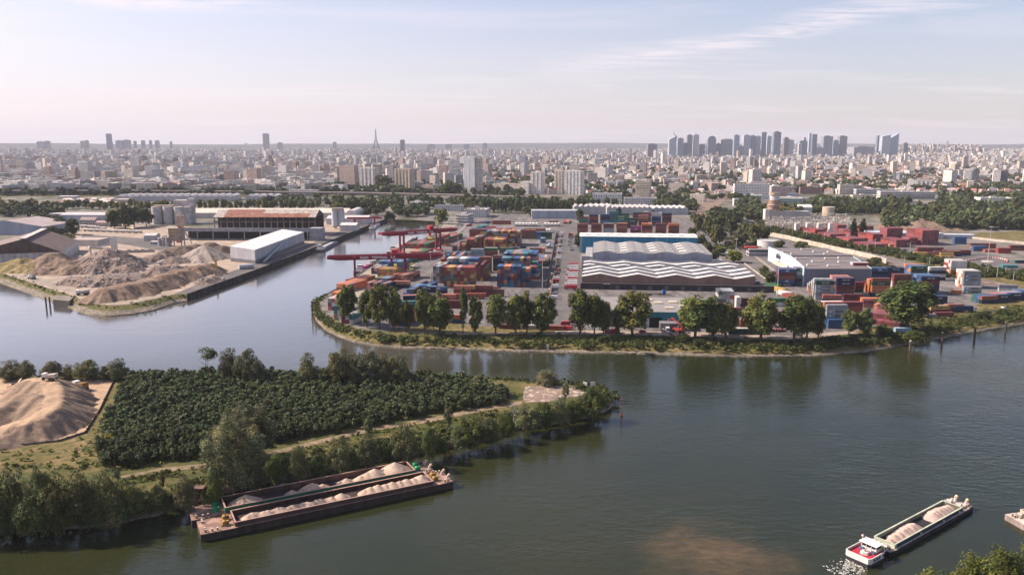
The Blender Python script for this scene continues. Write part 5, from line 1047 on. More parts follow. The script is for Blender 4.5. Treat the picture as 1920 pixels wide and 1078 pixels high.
def wall(name, pts, h, th, col, label, cat, z=4.0, top=None, mat=None, posts=None):
 ps = [P(a[0], a[1], z) for a in pts]; e = empty(name, ps[0]); m = MB(); o = ps[0]
 for i in range(len(ps) - 1):
  p, q = ps[i] - o, ps[i + 1] - o; d = q - p; m.box((p.x + q.x) / 2, (p.y + q.y) / 2, 0, d.length + .05, th, h, col, top, rz=math.atan2(d.y, d.x))
 m.build('panel', mat or M['concrete'], e);
 if posts:
  m = MB()
  for i in range(len(ps) - 1):
   p, q = ps[i] - o, ps[i + 1] - o; n = max(1, int((q - p).length / posts))
   for k in range(n): w = p.lerp(q, k / n); m.box(w.x, w.y, 0, .35, .35, h + .25, tuple(c * .7 for c in col), rz=.1)
  m.build('posts', mat or M['concrete'], e)
 return tag(e, label, cat)
wall('yard_fence', [(1043, 437), (1036, 478), (1023, 540)], 2.2, .5, (.10, .09, .09), 'dark low barrier along the container yard side of the terminal lane', 'fence', posts=6)
wall('yard_fence', [(1053, 437), (1045, 480), (1031, 560), (1024, 605)], 1.6, .5, (.34, .20, .11), 'rust brown barrier along the parked vans of the terminal lane', 'fence', posts=6)
wall('road_kerb_wall', [(1392, 492), (1430, 520), (1470, 548), (1512, 572)], 1.0, .4, (.42, .38, .33), 'low pale wall along the inner side of the harbour road', 'wall', posts=8)
wall('railway_wall', [(1440, 442), (1477, 449), (1503, 456), (1535, 463), (1562, 470), (1600, 478), (1634, 486), (1662, 494)], 4.5, .8, (.46, .40, .33), 'pale concrete retaining wall below the railway behind the grey warehouse', 'wall', posts=14)
wall('railway_wall', [(1350, 414), (1378, 421), (1410, 429), (1440, 438), (1477, 446)], 2.2, 1.2, (.50, .45, .39), 'pale parapet wall of the railway beside the dense trees', 'wall', posts=14)
wall('boundary_wall', [(1816, 447), (1860, 452), (1960, 462)], 2.5, .5, (.45, .40, .34), 'long pale wall behind the mixed containers at the right edge', 'wall', posts=12)
# striped barrier island
e = empty('traffic_island', P(1852, 491, 4.1)); m = MB(); m.cyl(0, 0, 0, 5, .5, (.5, .45, .38), n=24); m.build('kerb', M['concrete'], e); tag(e, 'round pale kerb island at the foot of the light mast', 'kerb')
k0 = [(1800, 493), (1815, 489), (1833, 486), (1845, 484), (1860, 484), (1875, 485), (1888, 488), (1888, 492)]
for i in range(len(k0) - 1):
 p, q = P(*k0[i], 4.1), P(*k0[i + 1], 4.1); d = q - p; m = MB()
 for s in range(6): r_ = p.lerp(q, (s + .5) / 6) - p; m.box(r_.x, r_.y, 0, d.length / 6 * .95, .8, 1.0, (.55, .05, .05) if s % 2 else (.65, .62, .58), rz=math.atan2(d.y, d.x))
 tag(m.build('road_barrier', M['paint'], None, p), f"red and white striped barrier run on the far asphalt, {ordw(i)} segment from left", 'barrier', 'striped barriers around the traffic island')
# mooring piles
def pile(px, py, ty, label, kind=0, z=0.0):
 b = P(px, py, z); t = at_depth(px, ty, b.y); h = t.z - z; e = empty('mooring_pile', b); m = MB(); m.tube((0, 0, -2), (0, 0, h), .55, (.10, .08, .07), 10); m.cyl(0, 0, h, .62, .5, (.5, .45, .4) if kind else (.14, .12, .1), n=10); m.build('post', M['rust'], e)
 return tag(e, label, 'mooring post', 'mooring piles along the river')
for i, (px, py, ty) in enumerate([(1706, 656, 640), (1766, 645, 624), (1827, 635, 616), (1885, 624, 606), (87, 576, 558), (94, 574, 558)]): pile(px, py, ty, f"dark steel mooring pile standing in the water off the bank, {ordw(i)} in line", i == 0)
for i, (px, py, ty, w) in enumerate([(836, 853, 829, 11), (377, 958, 914, 17), (693, 880, 852, 14), (589, 594, 565, 7), (545, 905, 889, 10)]):
 b = P(px, py, 0); t = at_depth(px, ty, b.y); h = t.z; s = w * mpp(px, py, 0) / 2; e = empty('dolphin', b, .1)
 for sx in (-1, 1):
  for sy in (-1, 1): m = MB(); m.tube((sx * s, sy * s * .8, -2), (sx * s * .85, sy * s * .7, h), .22, (.16, .075, .05), 8); m.build('pile', M['rust'], e)
 m = MB(); m.box(0, 0, h - .1, 2.2 * s, 2 * s, .35, (.15, .09, .07)); m.box(0, -s * .8, h * .5, 2 * s, .18, .3, (.16, .08, .06)); m.tube((-s, -s * .8, .5), (s, -s * .8, h * .9), .1, (.16, .08, .06)); m.build('cap', M['rust'], e)
 tag(e, ['rusty frame dolphin in the water at the right end of the barges', 'dark rusty frame dolphin beside the left end of the barges', 'rusty frame dolphin half hidden under the shore willows', 'dark frame dolphin at the tip of the container peninsula', 'low rusty dolphin in the shade behind the barges'][i], 'dolphin')
# beacon right of the island tip, small marks
b = P(1165, 780, 0); t = at_depth(1165, 748, b.y); m = MB(); m.tube((0, 0, -1), (0, 0, t.z), .16, (.35, .05, .05), 6); m.tube((-.7, 0, t.z - .2), (.7, 0, t.z - .2), .1, (.35, .05, .05)); m.cyl(0, 0, .1, .5, .6, (.2, .04, .04), n=8); tag(m.build('channel_beacon', M['paint'], None, b), 'thin red channel beacon standing in the water off the island tip', 'beacon')
for i, (px, py, ty) in enumerate([(1027, 660, 646), (800, 640, 632)]):
 b = P(px, py, .6); t = at_depth(px, ty, b.y); m = MB(); m.box(0, 0, 0, .8, .5, t.z - .6, (.6, .58, .55)); m.box(0, -.1, (t.z - .6) * .8, 1.5, .4, .9, (.66, .64, .6)); tag(m.build('river_sign', M['paint'], None, b), ['small white kilometre mark at the water edge below the poplars', 'small pale post on the bank left of centre'][i], 'sign')
# concrete outlet block at the left yard
e = empty('concrete_pier', P(120, 574, 0)); m = MB(); p0 = e.location; A = [P(100, 573, 0), P(131, 576, 0), P(140, 556, 4), P(104, 554, 4)]; m.prism([(q.x - p0.x, q.y - p0.y) for q in A], -1, 4.3, (.13, .12, .11), (.20, .18, .15)); m.build('block', M['concrete'], e); tag(e, 'dark concrete pier block jutting from the left bank into the canal', 'pier')
# white panels at the island tip
for i, (px, py, w, h_) in enumerate([(1097, 727, 8, 8), (1111, 729, 8, 10)]):
 e = empty('river_sign_board', P(px, py, ZI), R(-25 + i * 20)); m = MB(); sc = mpp(px, py); m.box(0, 0, .8, w * sc, .25, h_ * sc, (.62, .60, .57)); m.build('board', M['paint'], e); m = MB(); m.box(-w * sc * .4, .2, 0, .2, .2, h_ * sc, (.3, .3, .3)); m.box(w * sc * .4, .2, 0, .2, .2, h_ * sc, (.3, .3, .3)); m.build('posts', M['paint'], e); tag(e, ['low white board at the tip of the island', 'upright white navigation board at the tip of the island'][i], 'sign board')
# ================================================================ port buildings
GW = (.40, .42, .46)
def placed(name, px, py, rz, label, cat, z=4.0, group=None):
 return tag(empty(name, P(px, py, z), rz), label, cat, group)
# --- brown warehouse with folded white roof: x along the front, y away
o = P(1091, 541, 4); Lx = 124.0
e = placed('warehouse', 1091, 541, TH, 'long brown fronted warehouse under a white zigzag folded roof', 'warehouse')
m = MB(); D1, D2 = 47.0, 83.0
def zig(x, ph, A=2.6, per=27.5): u = ((x / per + ph) % 1.0); return A * (1 - abs(2 * u - 1))
N = 90
def strip_wall(m, x0, x1, y, zb, zf, col):
 for i in range(N):
  xa, xb = x0 + (x1 - x0) * i / N, x0 + (x1 - x0) * (i + 1) / N; m.face([(xa, y, zb), (xb, y, zb), (xb, y, zf(xb)), (xa, y, zf(xa))], col)
front = lambda x: 8.8 + zig(x, .02)
for i in range(62):                                       # ribbed cladding panels
 xa, xb = Lx * i / 62, Lx * (i + 1) / 62; q = .04 if i % 2 else 0; c = (.20 + .02 * (i % 3), .135, .11)
 m.face([(xa, -q, 4.6), (xb, -q, 4.6), (xb, -q, front(xb)), (xa, -q, front(xa))], c)
m.face([(0, 0, 0), (0, 0, 8.8), (0, D1, 9.6), (0, D1, 0)], (.22, .2, .19)); m.face([(Lx, 0, 0), (Lx, D1, 0), (Lx, D1, 9.6), (Lx, 0, 8.8)], (.26, .24, .23))
m.box(Lx / 2 + 6, -1.2, 0, Lx + 14, 2.6, 4.6, (.035, .032, .035), (.10, .09, .09)); m.box(Lx / 2, D1 / 2, 0, Lx - .4, D1 - .4, 8.0, (.1, .1, .1))
m.build('wall', M['metal'], e)
m = MB()
for i in range(26):
 x = 26 + i * 3.9; m.box(x, -2.54, .3, 2.3, .06, 2.9, (.015, .018, .022) if i % 3 else (.09, .10, .12));
m.box(18, -2.56, .2, 3.6, .1, 3.9, (.012, .012, .014)); m.box(18, -2.7, 4.0, 5, .5, .25, (.5, .5, .48))
m.build('dock_doors', M['paint'], e)
m = MB(); rows_ = 3; rd = D1 / rows_
for r in range(rows_):
 y0, y1 = r * rd, (r + 1) * rd
 f0 = lambda x, r=r: 8.9 + zig(x, .02 + .0 * r) + r * .10; f1 = lambda x, r=r: 7.7 + zig(x, .02 + .0 * r) * .55 + r * .10
 for i in range(N):
  xa, xb = Lx * i / N, Lx * (i + 1) / N
  # white upstand band, then the grey valley with rooflights falling behind it
  m.face([(xa, y0, f0(xa)), (xb, y0, f0(xb)), (xb, y0 + rd * .34, f0(xb) + .15), (xa, y0 + rd * .34, f0(xa) + .15)], (.58, .56, .53))
  u = ((xa / 27.5 + .02) % 1.0); c = (.30, .30, .30) if .12 < abs(u - .5) < .40 else (.52, .50, .47)
  m.face([(xa, y0 + rd * .34, f0(xa) + .15), (xb, y0 + rd * .34, f0(xb) + .15), (xb, y0 + rd * .42, f1(xb)), (xa, y0 + rd * .42, f1(xa))], (.44, .43, .42))
  m.face([(xa, y0 + rd * .42, f1(xa)), (xb, y0 + rd * .42, f1(xb)), (xb, y1, f1(xb) + .1), (xa, y1, f1(xa) + .1)], c)
  m.face([(xa, y1, f1(xa) + .1), (xb, y1, f1(xb) + .1), (xb, y1, f0(xb) + .1), (xa, y1, f0(xa) + .1)], (.36, .36, .38))
m.build('roof', M['metal'], e)
m = MB()
for i in range(18): m.tube((4 + i * 6.8, -.2, 8.5), (4 + i * 6.8, -.2, 12.6), .07, (.5, .5, .5), 4)
m.build('roof_posts', M['metal'], e)
# rear section
e = tag(empty('warehouse', o + Vector((math.sin(-TH) * 52, math.cos(TH) * 52, 0)), TH), 'grey walled warehouse section with white zigzag roof between brown and wavy halls', 'warehouse')
m = MB(); L2 = 124.0; fr = lambda x: 8.4 + zig(x, .3, 1.8); m.box(L2 / 2, 15, 0, L2 - .5, 30 - .5, 7.6, (.3, .31, .34)); strip_wall(m, 0, L2, 0, 0, fr, (.33, .34, .39)); m.face([(L2, 0, 0), (L2, 30, 0), (L2, 30, 8.4), (L2, 0, 8.4)], (.33, .33, .36)); m.face([(0, 0, 0), (0, 0, 8.4), (0, 30, 8.4), (0, 30, 0)], (.33, .33, .36)); m.build('wall', M['metal'], e)
m = MB(); rd = 15.0
for r in range(2):
 y0 = r * rd; f0 = lambda x, r=r: 8.5 + zig(x, .3, 1.8) + r * .25; f1 = lambda x, r=r: 7.6 + zig(x, .3, 1.0) + r * .25
 for i in range(N):
  xa, xb = L2 * i / N, L2 * (i + 1) / N; u = ((xa / 27.5 + .3) % 1.0); c = (.30, .30, .30) if .12 < abs(u - .5) < .40 else (.52, .50, .47)
  m.face([(xa, y0, f0(xa)), (xb, y0, f0(xb)), (xb, y0 + 4.6, f0(xb) + .1), (xa, y0 + 4.6, f0(xa) + .1)], (.74, .70, .64)); m.face([(xa, y0 + 4.6, f0(xa) + .1), (xb, y0 + 4.6, f0(xb) + .1), (xb, y0 + 5.2, f1(xb)), (xa, y0 + 5.2, f1(xa))], (.44, .43, .42))
  m.face([(xa, y0 + 5.2, f1(xa)), (xb, y0 + 5.2, f1(xb)), (xb, y0 + rd, f1(xb)), (xa, y0 + rd, f1(xa))], c); m.face([(xa, y0 + rd, f1(xa)), (xb, y0 + rd, f1(xb)), (xb, y0 + rd, f0(xb)), (xa, y0 + rd, f0(xa))], (.36, .36, .38))
m.build('roof', M['metal'], e)
# --- wavy grey hall
def frame_at(px, py_top, Y, ztop): return at_depth(px, py_top, Y)
fl = at_depth(1112, 471, 668); fr_ = at_depth(1332, 475, 657); W2 = (fr_ - fl).length + 2; zt = fl.z - 4
e = tag(empty('warehouse', (fl.x, fl.y, 4), TH), 'wide grey hall with a rolling wave roof and bright skylight strips', 'warehouse'); m = MB(); wv = lambda x: zt - .7 + .85 * math.cos((x / W2 * 4 - .42) * 2 * math.pi); Dp = 74
m.box(W2 / 2, Dp / 2, 0, W2 - .5, Dp - .5, zt - 3, (.3, .3, .33)); N = 96; strip_wall(m, 0, W2, 0, 0, wv, (.27, .29, .35)); m.face([(0, Dp, 0), (0, 0, 0), (0, 0, wv(0)), (0, Dp, wv(0))], (.42, .43, .46)); m.face([(W2, 0, 0), (W2, Dp, 0), (W2, Dp, wv(W2)), (W2, 0, wv(W2))], (.3, .3, .35)); m.build('wall', M['metal'], e)
m = MB();
for i in range(N):
 xa, xb = W2 * i / N, W2 * (i + 1) / N
 for j in range(12):
  ya, yb = Dp * j / 12, Dp * (j + 1) / 12; ph = ((xa / W2 * 4 - .42) % 1.0); c = (.235, .225, .215); m.face([(xa, ya, wv(xa)), (xb, ya, wv(xb)), (xb, yb, wv(xb)), (xa, yb, wv(xa))], c)
m.build('roof', M['metal'], e, smooth=False)
m = MB()
for w_ in range(4):
 for side in (.18, .62):
  for j in range(4):
   y = 9 + j * 17 + (4 if side > .5 else 0); x0 = (w_ + .42 + side - .02) / 4 * W2 - 2; x1 = x0 + W2 * .065
   if x1 > W2 - 1 or x0 < 1: continue
   for q in range(2): yy = y + q * 3.4; m.face([(x0, yy, wv(x0) + .25), (x1, yy, wv(x1) + .25), (x1, yy + 2.0, wv(x1) + .25), (x0, yy + 2.0, wv(x0) + .25)], (.88, .86, .82))
m.build('skylights', M['paint'], e)
m = MB(); m.box(-3.5, 34, 0, 6, 64, zt - 5, (.34, .35, .38), (.3, .3, .3)); m.box(-6.8, 2, 0, 5, 6, zt - 4, (.4, .38, .36)); m.box(W2 + 4, 2, 0, 8, 7, zt - 6, (.36, .34, .33)); m.build('annex', M['metal'], e)
m = MB()
for i in range(17): m.tube((3 + i * (W2 - 6) / 16, -.3, zt - 5), (3 + i * (W2 - 6) / 16, -.3, zt + .6), .09, (.5, .5, .5), 4)
m.build('roof_posts', M['metal'], e)
# --- blue warehouse
fl = at_depth(1087, 443, 775); fr_ = at_depth(1308, 446, 762); W3 = (fr_ - fl).length; zt = fl.z - 4
e = tag(empty('warehouse', (fl.x, fl.y, 4), TH), 'bright blue warehouse with a white roof behind the wavy hall', 'warehouse'); m = MB(); m.box(W3 / 2, 16, 0, W3, 32, zt, (.02, .22, .36), (.4, .4, .4)); m.box(1.2, -.06, 0, 2.4, .1, zt, (.35, .42, .46));
for i in range(60): m.box(i * W3 / 60 + .6, -.08, 0, .3, .14, zt - .2, (.02, .20, .34))
m.build('wall', M['metal'], e); m = MB(); m.gable(0, W3, -.3, 32.3, zt + .02, zt + 1.6, (.72, .69, .64), over=.3)
for i in range(11):
 for y in (6, 24): m.box(8 + i * W3 / 11.2, y, zt + (.75 if y < 16 else .8), 5.5, 1.6, .35, (.55, .50, .44))
m.build('roof', M['metal'], e)
m = MB();
for i in range(12): m.tube((4 + i * 10, -.5, zt - 6), (4 + i * 10, -.5, zt + .4), .1, (.6, .65, .68), 4)
m.build('roof_posts', M['metal'], e)
# --- blue hall on the bank
a = P(1130, 612, 4); c = P(1345, 616, 4); W4 = (c - a).length; zt = at_depth(1213, 583, P(1213, 611, 4).y).z - 4
e = tag(empty('warehouse', a, math.atan2((c - a).y, (c - a).x)), 'teal blue hall with a flat grey roof behind the bank poplars', 'warehouse'); m = MB(); Dp = 46
m.box(W4 / 2, Dp / 2, 0, W4, Dp, zt, (.03, .24, .30), (.25, .23, .22));
for i in range(int(W4 / 1.2)): m.box(.6 + i * 1.2, -.05, 1.5, .35, .1, zt - 1.6, (.035, .20, .26))
m.box(W4 * .38, -.1, 0, 4.0, .12, zt, (.5, .55, .58)); m.box(W4 * .18, -.1, 0, W4 * .34, .16, zt * .55, (.13, .13, .14)); m.box(W4 * .43, -.12, 0, 8, .1, 1.4, (.45, .43, .38)); m.box(W4 * .54, -.12, 0, 6, .1, 1.4, (.45, .43, .38)); m.build('wall', M['metal'], e)
m = MB(); m.box(W4 * .463, -.2, 0, 7.2, .2, 5.8, (.012, .012, .014)); m.build('door', M['paint'], e)
m = MB(); m.box(W4 / 2, .3, zt, W4 + .6, .5, .35, (.45, .45, .43))
for x, y in [(.36, 34), (.38, 28), (.40, 20), (.37, 12), (.34, 5), (.44, 36), (.52, 27), (.60, 12), (.66, 30), (.24, 16), (.2, 30), (.74, 18)]: m.box(W4 * x, y, zt + .05, 5, 2.4, .5, (.52, .44, .30)); m.gable(W4 * x - 2.5, W4 * x + 2.5, y - 1.2, y + 1.2, zt + .55, zt + 1.2, (.6, .52, .38))
m.build('roof_lights', M['paint'], e)
m = MB(); m.box(W4 * .63, -4, 0, 18, 7.5, 4.2, (.15, .155, .17), (.20, .20, .21)); m.build('annex', M['paint'], e)
# dock ground of pink and yellow slabs
for i in range(20):
 p = P(1128 + i * 9.5, 566 + (i % 2) * 3.5, 4.1); m = MB(); m.box(0, 0, 0, 5.2, 2.4, .5, [(.42, .18, .14), (.5, .33, .15), (.40, .15, .13), (.34, .2, .16)][i % 4]); tag(m.build('pallet_stack', M['paint'], None, p, TH), f"low pink or yellow slab stack on the yard behind the blue hall, {ordw(i)} from left", 'stack', 'slab stacks behind the blue hall')
# --- grey warehouse at right with pale blue side
A = [P(1450, 508, 4), P(1597, 530, 4)];
Lf = at_depth(1506, 500, 655); Rf = at_depth(1620, 503, 645); BL_ = at_depth(1442, 463, 900); BR_ = at_depth(1590, 467, 900)
e = tag(empty('warehouse', (Lf.x, Lf.y, 4)), 'large grey warehouse with a pale blue flank and dark flat roof', 'warehouse'); zt = 13.5
lo_ = Vector((Lf.x, Lf.y, 0))
def rel(px, py, z): q = P(px, py, z + 4); return (q.x - lo_.x, q.y - lo_.y)
q1, q2, q3, q4 = rel(1509, 504, zt), rel(1635, 504, zt), rel(1600, 481, zt), rel(1482, 481, zt)
m = MB(); m.prism([q1, q2, q3, q4], 0, zt, (.15, .16, .20), (.17, .15, .145));
m.build('wall', M['metal'], e)
r1, r2, r3, r4 = rel(1482, 482, zt - 2), rel(1600, 482, zt - 2), rel(1550, 465, zt - 2), rel(1442, 465, zt - 2)
m = MB(); m.prism([r1, r2, r3, r4], 0, zt - 2, (.15, .16, .20), (.17, .15, .145)); m.build('rear_wall', M['metal'], e)
def side_panel(p, q, h, t, col, nm='side_wall'):
 m = MB(); d = Vector((q[0] - p[0], q[1] - p[1])); m.box((p[0] + q[0]) / 2 - .3, (p[1] + q[1]) / 2, 0, d.length, t, h, col, rz=math.atan2(d.y, d.x)); return m.build(nm, M['metal'], e)
side_panel(q1, q4, zt + 1.2, .5, (.48, .56, .66)); side_panel(r1, r4, zt - .8, .5, (.48, .56, .66)); side_panel(q3, q4, zt + .8, .4, (.10, .12, .16), 'parapet'); side_panel(q2, q3, zt + .5, .4, (.4, .45, .5), 'parapet')
m = MB()
for i in range(11):
 t = .05 + i * .085; x = r1[0] + (r4[0] - r1[0]) * t * .75 - 1.6; y = r1[1] + (r4[1] - r1[1]) * t * .75; m.box(x, y, .1, .5, 3.2, 4.2, (.62, .56, .48), rz=math.atan2(r4[1] - r1[1], r4[0] - r1[0]) - R(90))
m.build('dock_doors', M['paint'], e)
m = MB()
for (u, v) in [(.2, .25), (.5, .2), (.35, .55), (.75, .5), (.62, .8), (.15, .8), (.85, .85)]:
 x = q1[0] + (q2[0] - q1[0]) * u + (q4[0] - q1[0]) * v; y = q1[1] + (q2[1] - q1[1]) * u + (q4[1] - q1[1]) * v; m.box(x, y, zt + .05, 8, 1.4, .5, (.55, .45, .36)); m.cyl(x - 5, y, zt, .9, 1.0, (.75, .72, .68), n=10)
for (u, v) in [(.1, .8), (.17, .55), (.22, .3), (.58, .8), (.68, .55), (.76, .3), (.9, .5)]:
 x = r1[0] + (r2[0] - r1[0]) * u + (r4[0] - r1[0]) * v; y = r1[1] + (r2[1] - r1[1]) * u + (r4[1] - r1[1]) * v; m.box(x, y, zt - 1.95, 8, 1.4, .5, (.55, .45, .36)); m.cyl(x - 5, y, zt - 2, .9, 1.0, (.75, .72, .68), n=10)
m.build('roof_lights', M['paint'], e)
t_ = link('lettering', text_mesh('sifdig', 6.5, M['dletter'], .12), e, ((r1[0] + r4[0]) / 2 - .8, (r1[1] + r4[1]) / 2, 8.0)); ang = math.atan2(r1[1] - r4[1], r1[0] - r4[0]); t_.rotation_euler = (R(90), 0, ang)
# office with banded windows, tank and sheds near the low trees
e = placed('office', 1406, 481, TH, 'small two storey banded office beside the round white tank', 'office'); m = MB(); m.box(9, 7, 0, 20, 15, 7, (.40, .39, .40), (.25, .21, .19), win=True); m.build('wall', M['ribbon'], e); m = MB(); m.box(2, 9, 7.1, 11, 7, 1.3, (.42, .04, .04)); m.build('roof_room', M['paint'], e)
e = placed('storage_tank', 1440, 464, 0, 'wide low white round tank behind the banded office', 'tank'); m = MB(); m.cyl(0, 0, 0, 11, 7, (.55, .53, .52), (.5, .47, .44), n=36); m.build('shell', M['metal'], e); m = MB(); m.cyl(0, 0, 7.02, 11.2, .5, (.6, .58, .55), (.42, .40, .38), n=36); m.build('roof', M['metal'], e)
e = placed('canopy', 1363, 460, TH, 'long flat brown canopy shelter left of the round tank', 'shelter'); m = MB(); m.box(11, 4, 4, 24, 8, .5, (.30, .22, .17)); m.build('roof', M['metal'], e)
for x in (0, 22):
 m = MB(); m.box(x, 2, 0, .5, .5, 4, (.3, .3, .3)); m.box(x, 6, 0, .5, .5, 4, (.3, .3, .3)); m.build('post', M['metal'], e)
# ================================================================ left yard
# big modern shed along the canal
C1, C2, C3 = P(479, 495, 4), P(433, 490, 4), P(571, 457, 4)
e = tag(empty('shed', C1), 'big pale grey shed with striped mono-pitch roof on the canal quay', 'warehouse'); v2, v3 = (C2 - C1), (C3 - C1); v4 = v2 + v3; h1, h2 = 12.3, 13.6
m = MB(); poly = [(0, 0), (v3.x, v3.y), (v4.x, v4.y), (v2.x, v2.y)]; m.prism(poly, 3.2, h1, (.42, .42, .45), (.6, .58, .56), topz=[h1, h1, h2, h2]); m.prism([(p[0] * .999, p[1] * .999) for p in poly], 0, 3.2, (.16, .16, .17)); m.build('wall', M['metal'], e)
m = MB(); K = 14
for i in range(K):
 a_, b_ = i / K, (i + 1) / K; pa, pb = v3 * 0 + v2 * a_, v2 * b_; za, zb = h1 + (h2 - h1) * a_ + .15, h1 + (h2 - h1) * b_ + .15; c = (.66, .64, .62) if i % 3 else (.50, .49, .49)
 m.face([(pa.x, pa.y, za), (pa.x + v3.x, pa.y + v3.y, za), (pb.x + v3.x, pb.y + v3.y, zb), (pb.x, pb.y, zb)], c)
m.build('roof', M['metal'], e)
m = MB(); p0, p1 = P(492, 492, 4.2) - C1, None; tp = at_depth(533, 452, P(533, 470, 4).y) - C1; m.tube((p0.x + 1, p0.y, .5), (tp.x + 3, tp.y, tp.z + 2), 1.0, (.36, .42, .46), 8)
for t in (.35, .6, .85): q = Vector((p0.x + 1, p0.y, .5)).lerp(Vector((tp.x + 3, tp.y, tp.z + 2)), t); m.tube((q.x, q.y, 0), q, .25, (.3, .3, .32), 4)
m.build('conveyor', M['paint'], e)
def simple(name, px0, px1, py, depth, h, rz, label, cat='warehouse', col=(.42, .42, .44), top=(.5, .48, .46), gable=0, mat='metal', win=False, z=4.0, rc=None, over=.4, group=None, pz=None):
 a = P(px0, py, z); w = (px1 - px0) * mpp(px0, py, z); e = tag(empty(name, a, rz), label, cat, group); m = MB(); m.box(w / 2, depth / 2, 0, w, depth, h, col, top, win=win); m.build('wall', M[mat], e)
 if gable: m = MB(); m.gable(0, w, 0, depth, h + .02, h + gable, rc or top, col, over); m.build('roof', M['metal'], e)
 elif rc: m = MB(); m.box(w / 2, depth / 2, h + .01, w + .4, depth + .4, .35, rc); m.build('roof', M['metal'], e)
 return e, w
# open beam frame hall
a = P(340, 450, 4); w = 266 * mpp(340, 450); e = tag(empty('open_frame_hall', a, R(-3)), 'very long grey beam-fronted open storage hall with dark bays', 'hall'); m = MB(); m.box(w / 2, 0, 9.6, w, 1.2, 4.2, (.27, .28, .31)); m.box(w - 6, 6, 0, 14, 12, 13.9, (.30, .31, .34)); m.build('beam', M['concrete'], e)
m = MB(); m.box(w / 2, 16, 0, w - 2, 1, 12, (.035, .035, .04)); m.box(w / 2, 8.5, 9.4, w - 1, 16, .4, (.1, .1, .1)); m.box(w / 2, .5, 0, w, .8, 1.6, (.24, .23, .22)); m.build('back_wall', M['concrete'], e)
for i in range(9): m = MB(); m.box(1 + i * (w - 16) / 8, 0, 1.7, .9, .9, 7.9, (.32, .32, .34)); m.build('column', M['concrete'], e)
# rusty roofed hall
zr = 4; a = P(404, 442, 4); Yr = a.y; tl = at_depth(400, 407.5, Yr); w = (at_depth(592, 410, Yr) - tl).length; hE = tl.z - 4; e = tag(empty('open_hall', (tl.x, tl.y, 4), 0), 'tall open hall with a rust red and pale gabled roof', 'hall'); dp = 42; hR = hE + 7.5
m = MB(); n_r = 30
for i in range(n_r):
 xa, xb = w * i / n_r, w * (i + 1) / n_r
 for k in range(4):
  t0, t1 = k / 4, (k + 1) / 4; rusty = (3 <= i < 14) or (i >= 14 and k < 2 and i < 28)
  c = (.24 + .03 * random.random(), .115, .08) if rusty else (.40, .35, .31); m.face([(xa, dp / 2 * t0 - 1, hE + (hR - hE) * t0), (xb, dp / 2 * t0 - 1, hE + (hR - hE) * t0), (xb, dp / 2 * t1 - 1, hE + (hR - hE) * t1), (xa, dp / 2 * t1 - 1, hE + (hR - hE) * t1)], c)
 m.face([(xa, dp / 2 - 1, hR), (xb, dp / 2 - 1, hR), (xb, dp, hE), (xa, dp, hE)], (.38, .3, .26))
m.build('roof', M['rust'], e)
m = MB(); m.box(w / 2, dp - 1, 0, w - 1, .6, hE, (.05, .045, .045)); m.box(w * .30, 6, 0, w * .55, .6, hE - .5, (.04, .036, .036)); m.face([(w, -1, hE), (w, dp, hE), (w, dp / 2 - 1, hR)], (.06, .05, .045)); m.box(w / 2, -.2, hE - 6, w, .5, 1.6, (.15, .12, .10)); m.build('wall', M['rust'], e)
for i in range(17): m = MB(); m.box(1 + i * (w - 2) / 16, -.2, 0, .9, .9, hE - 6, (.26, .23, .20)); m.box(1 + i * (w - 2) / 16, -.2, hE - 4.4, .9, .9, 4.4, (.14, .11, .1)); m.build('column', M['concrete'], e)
# silos
e = placed('silo_cluster', 285, 421, 0, 'cluster of tall pale concrete silos with roof galleries', 'silos'); s = mpp(285, 421);
hs_ = at_depth(285, 388, P(285, 421, 4).y).z - 4
for (x, y) in [(6, 5), (21, 5), (36, 4), (6, 19), (21, 19), (36, 19), (45, 6), (45, 20)]:
 m = MB(); m.cyl(x, y, 0, 7.0 if x < 40 else 6, hs_, (.47, .45, .45), (.4, .36, .33), n=24); m.build('silo', M['concrete'], e)
m = MB(); m.box(14, 8, hs_, 26, 9, 1.6, (.45, .36, .3)); m.box(36, 22, hs_, 24, 14, 7.5, (.46, .40, .40), (.5, .44, .42)); m.box(48, 16, hs_ + .2, 8, 8, 10, (.48, .45, .46), win=False); m.build('gallery', M['concrete'], e)
# batching tower
b0 = P(330, 462, 4); e = tag(empty('batching_tower', b0), 'rusty beige concrete batching tower with hoppers before the silos', 'tower'); hz = lambda py: at_depth(330, py, b0.y).z - 4
m = MB()
for x in (-5, 6):
 for y in (0, 8): m.box(x, y, 0, .8, .8, hz(440), (.20, .22, .26))
m.build('frame', M['concrete'], e); m = MB(); m.box(0, 4, hz(452), 13, 10, hz(428) - hz(452), (.30, .25, .20), (.34, .28, .22)); m.box(-2, -1.2, hz(440), 6, .4, 1.2, (.5, .36, .16)); m.box(-2, -1.2, hz(434), 6, .4, 1.0, (.5, .36, .16)); m.build('mixer_house', M['concrete'], e)
m = MB(); m.box(5, 3, hz(424), 7, 7, hz(404) - hz(424), (.42, .32, .25), (.5, .4, .3)); m.cyl(5, 3, hz(434), 1.2, hz(424) - hz(434), (.38, .3, .24), r2=3.6, n=12); m.tube((3, 3, hz(404)), (3, 3, hz(390)), .4, (.45, .4, .36)); m.box(4, 4, hz(404), 3, 3, 2, (.5, .46, .4)); m.build('hopper', M['concrete'], e)
m = MB(); m.tube((8, 2, hz(430)), (19, -6, hz(455)), .8, (.40, .36, .32), 4); m.tube((-9, 2, 0), (-9, 2, hz(445)), 2.3, (.40, .36, .34), 14); m.tube((-14, 4, 0), (-14, 4, hz(445)), 2.3, (.42, .40, .40), 14); m.tube((-18.5, 5, 0), (-18.5, 5, hz(447)), 2.3, (.42, .40, .40), 14); m.build('chute_and_bins', M['concrete'], e)
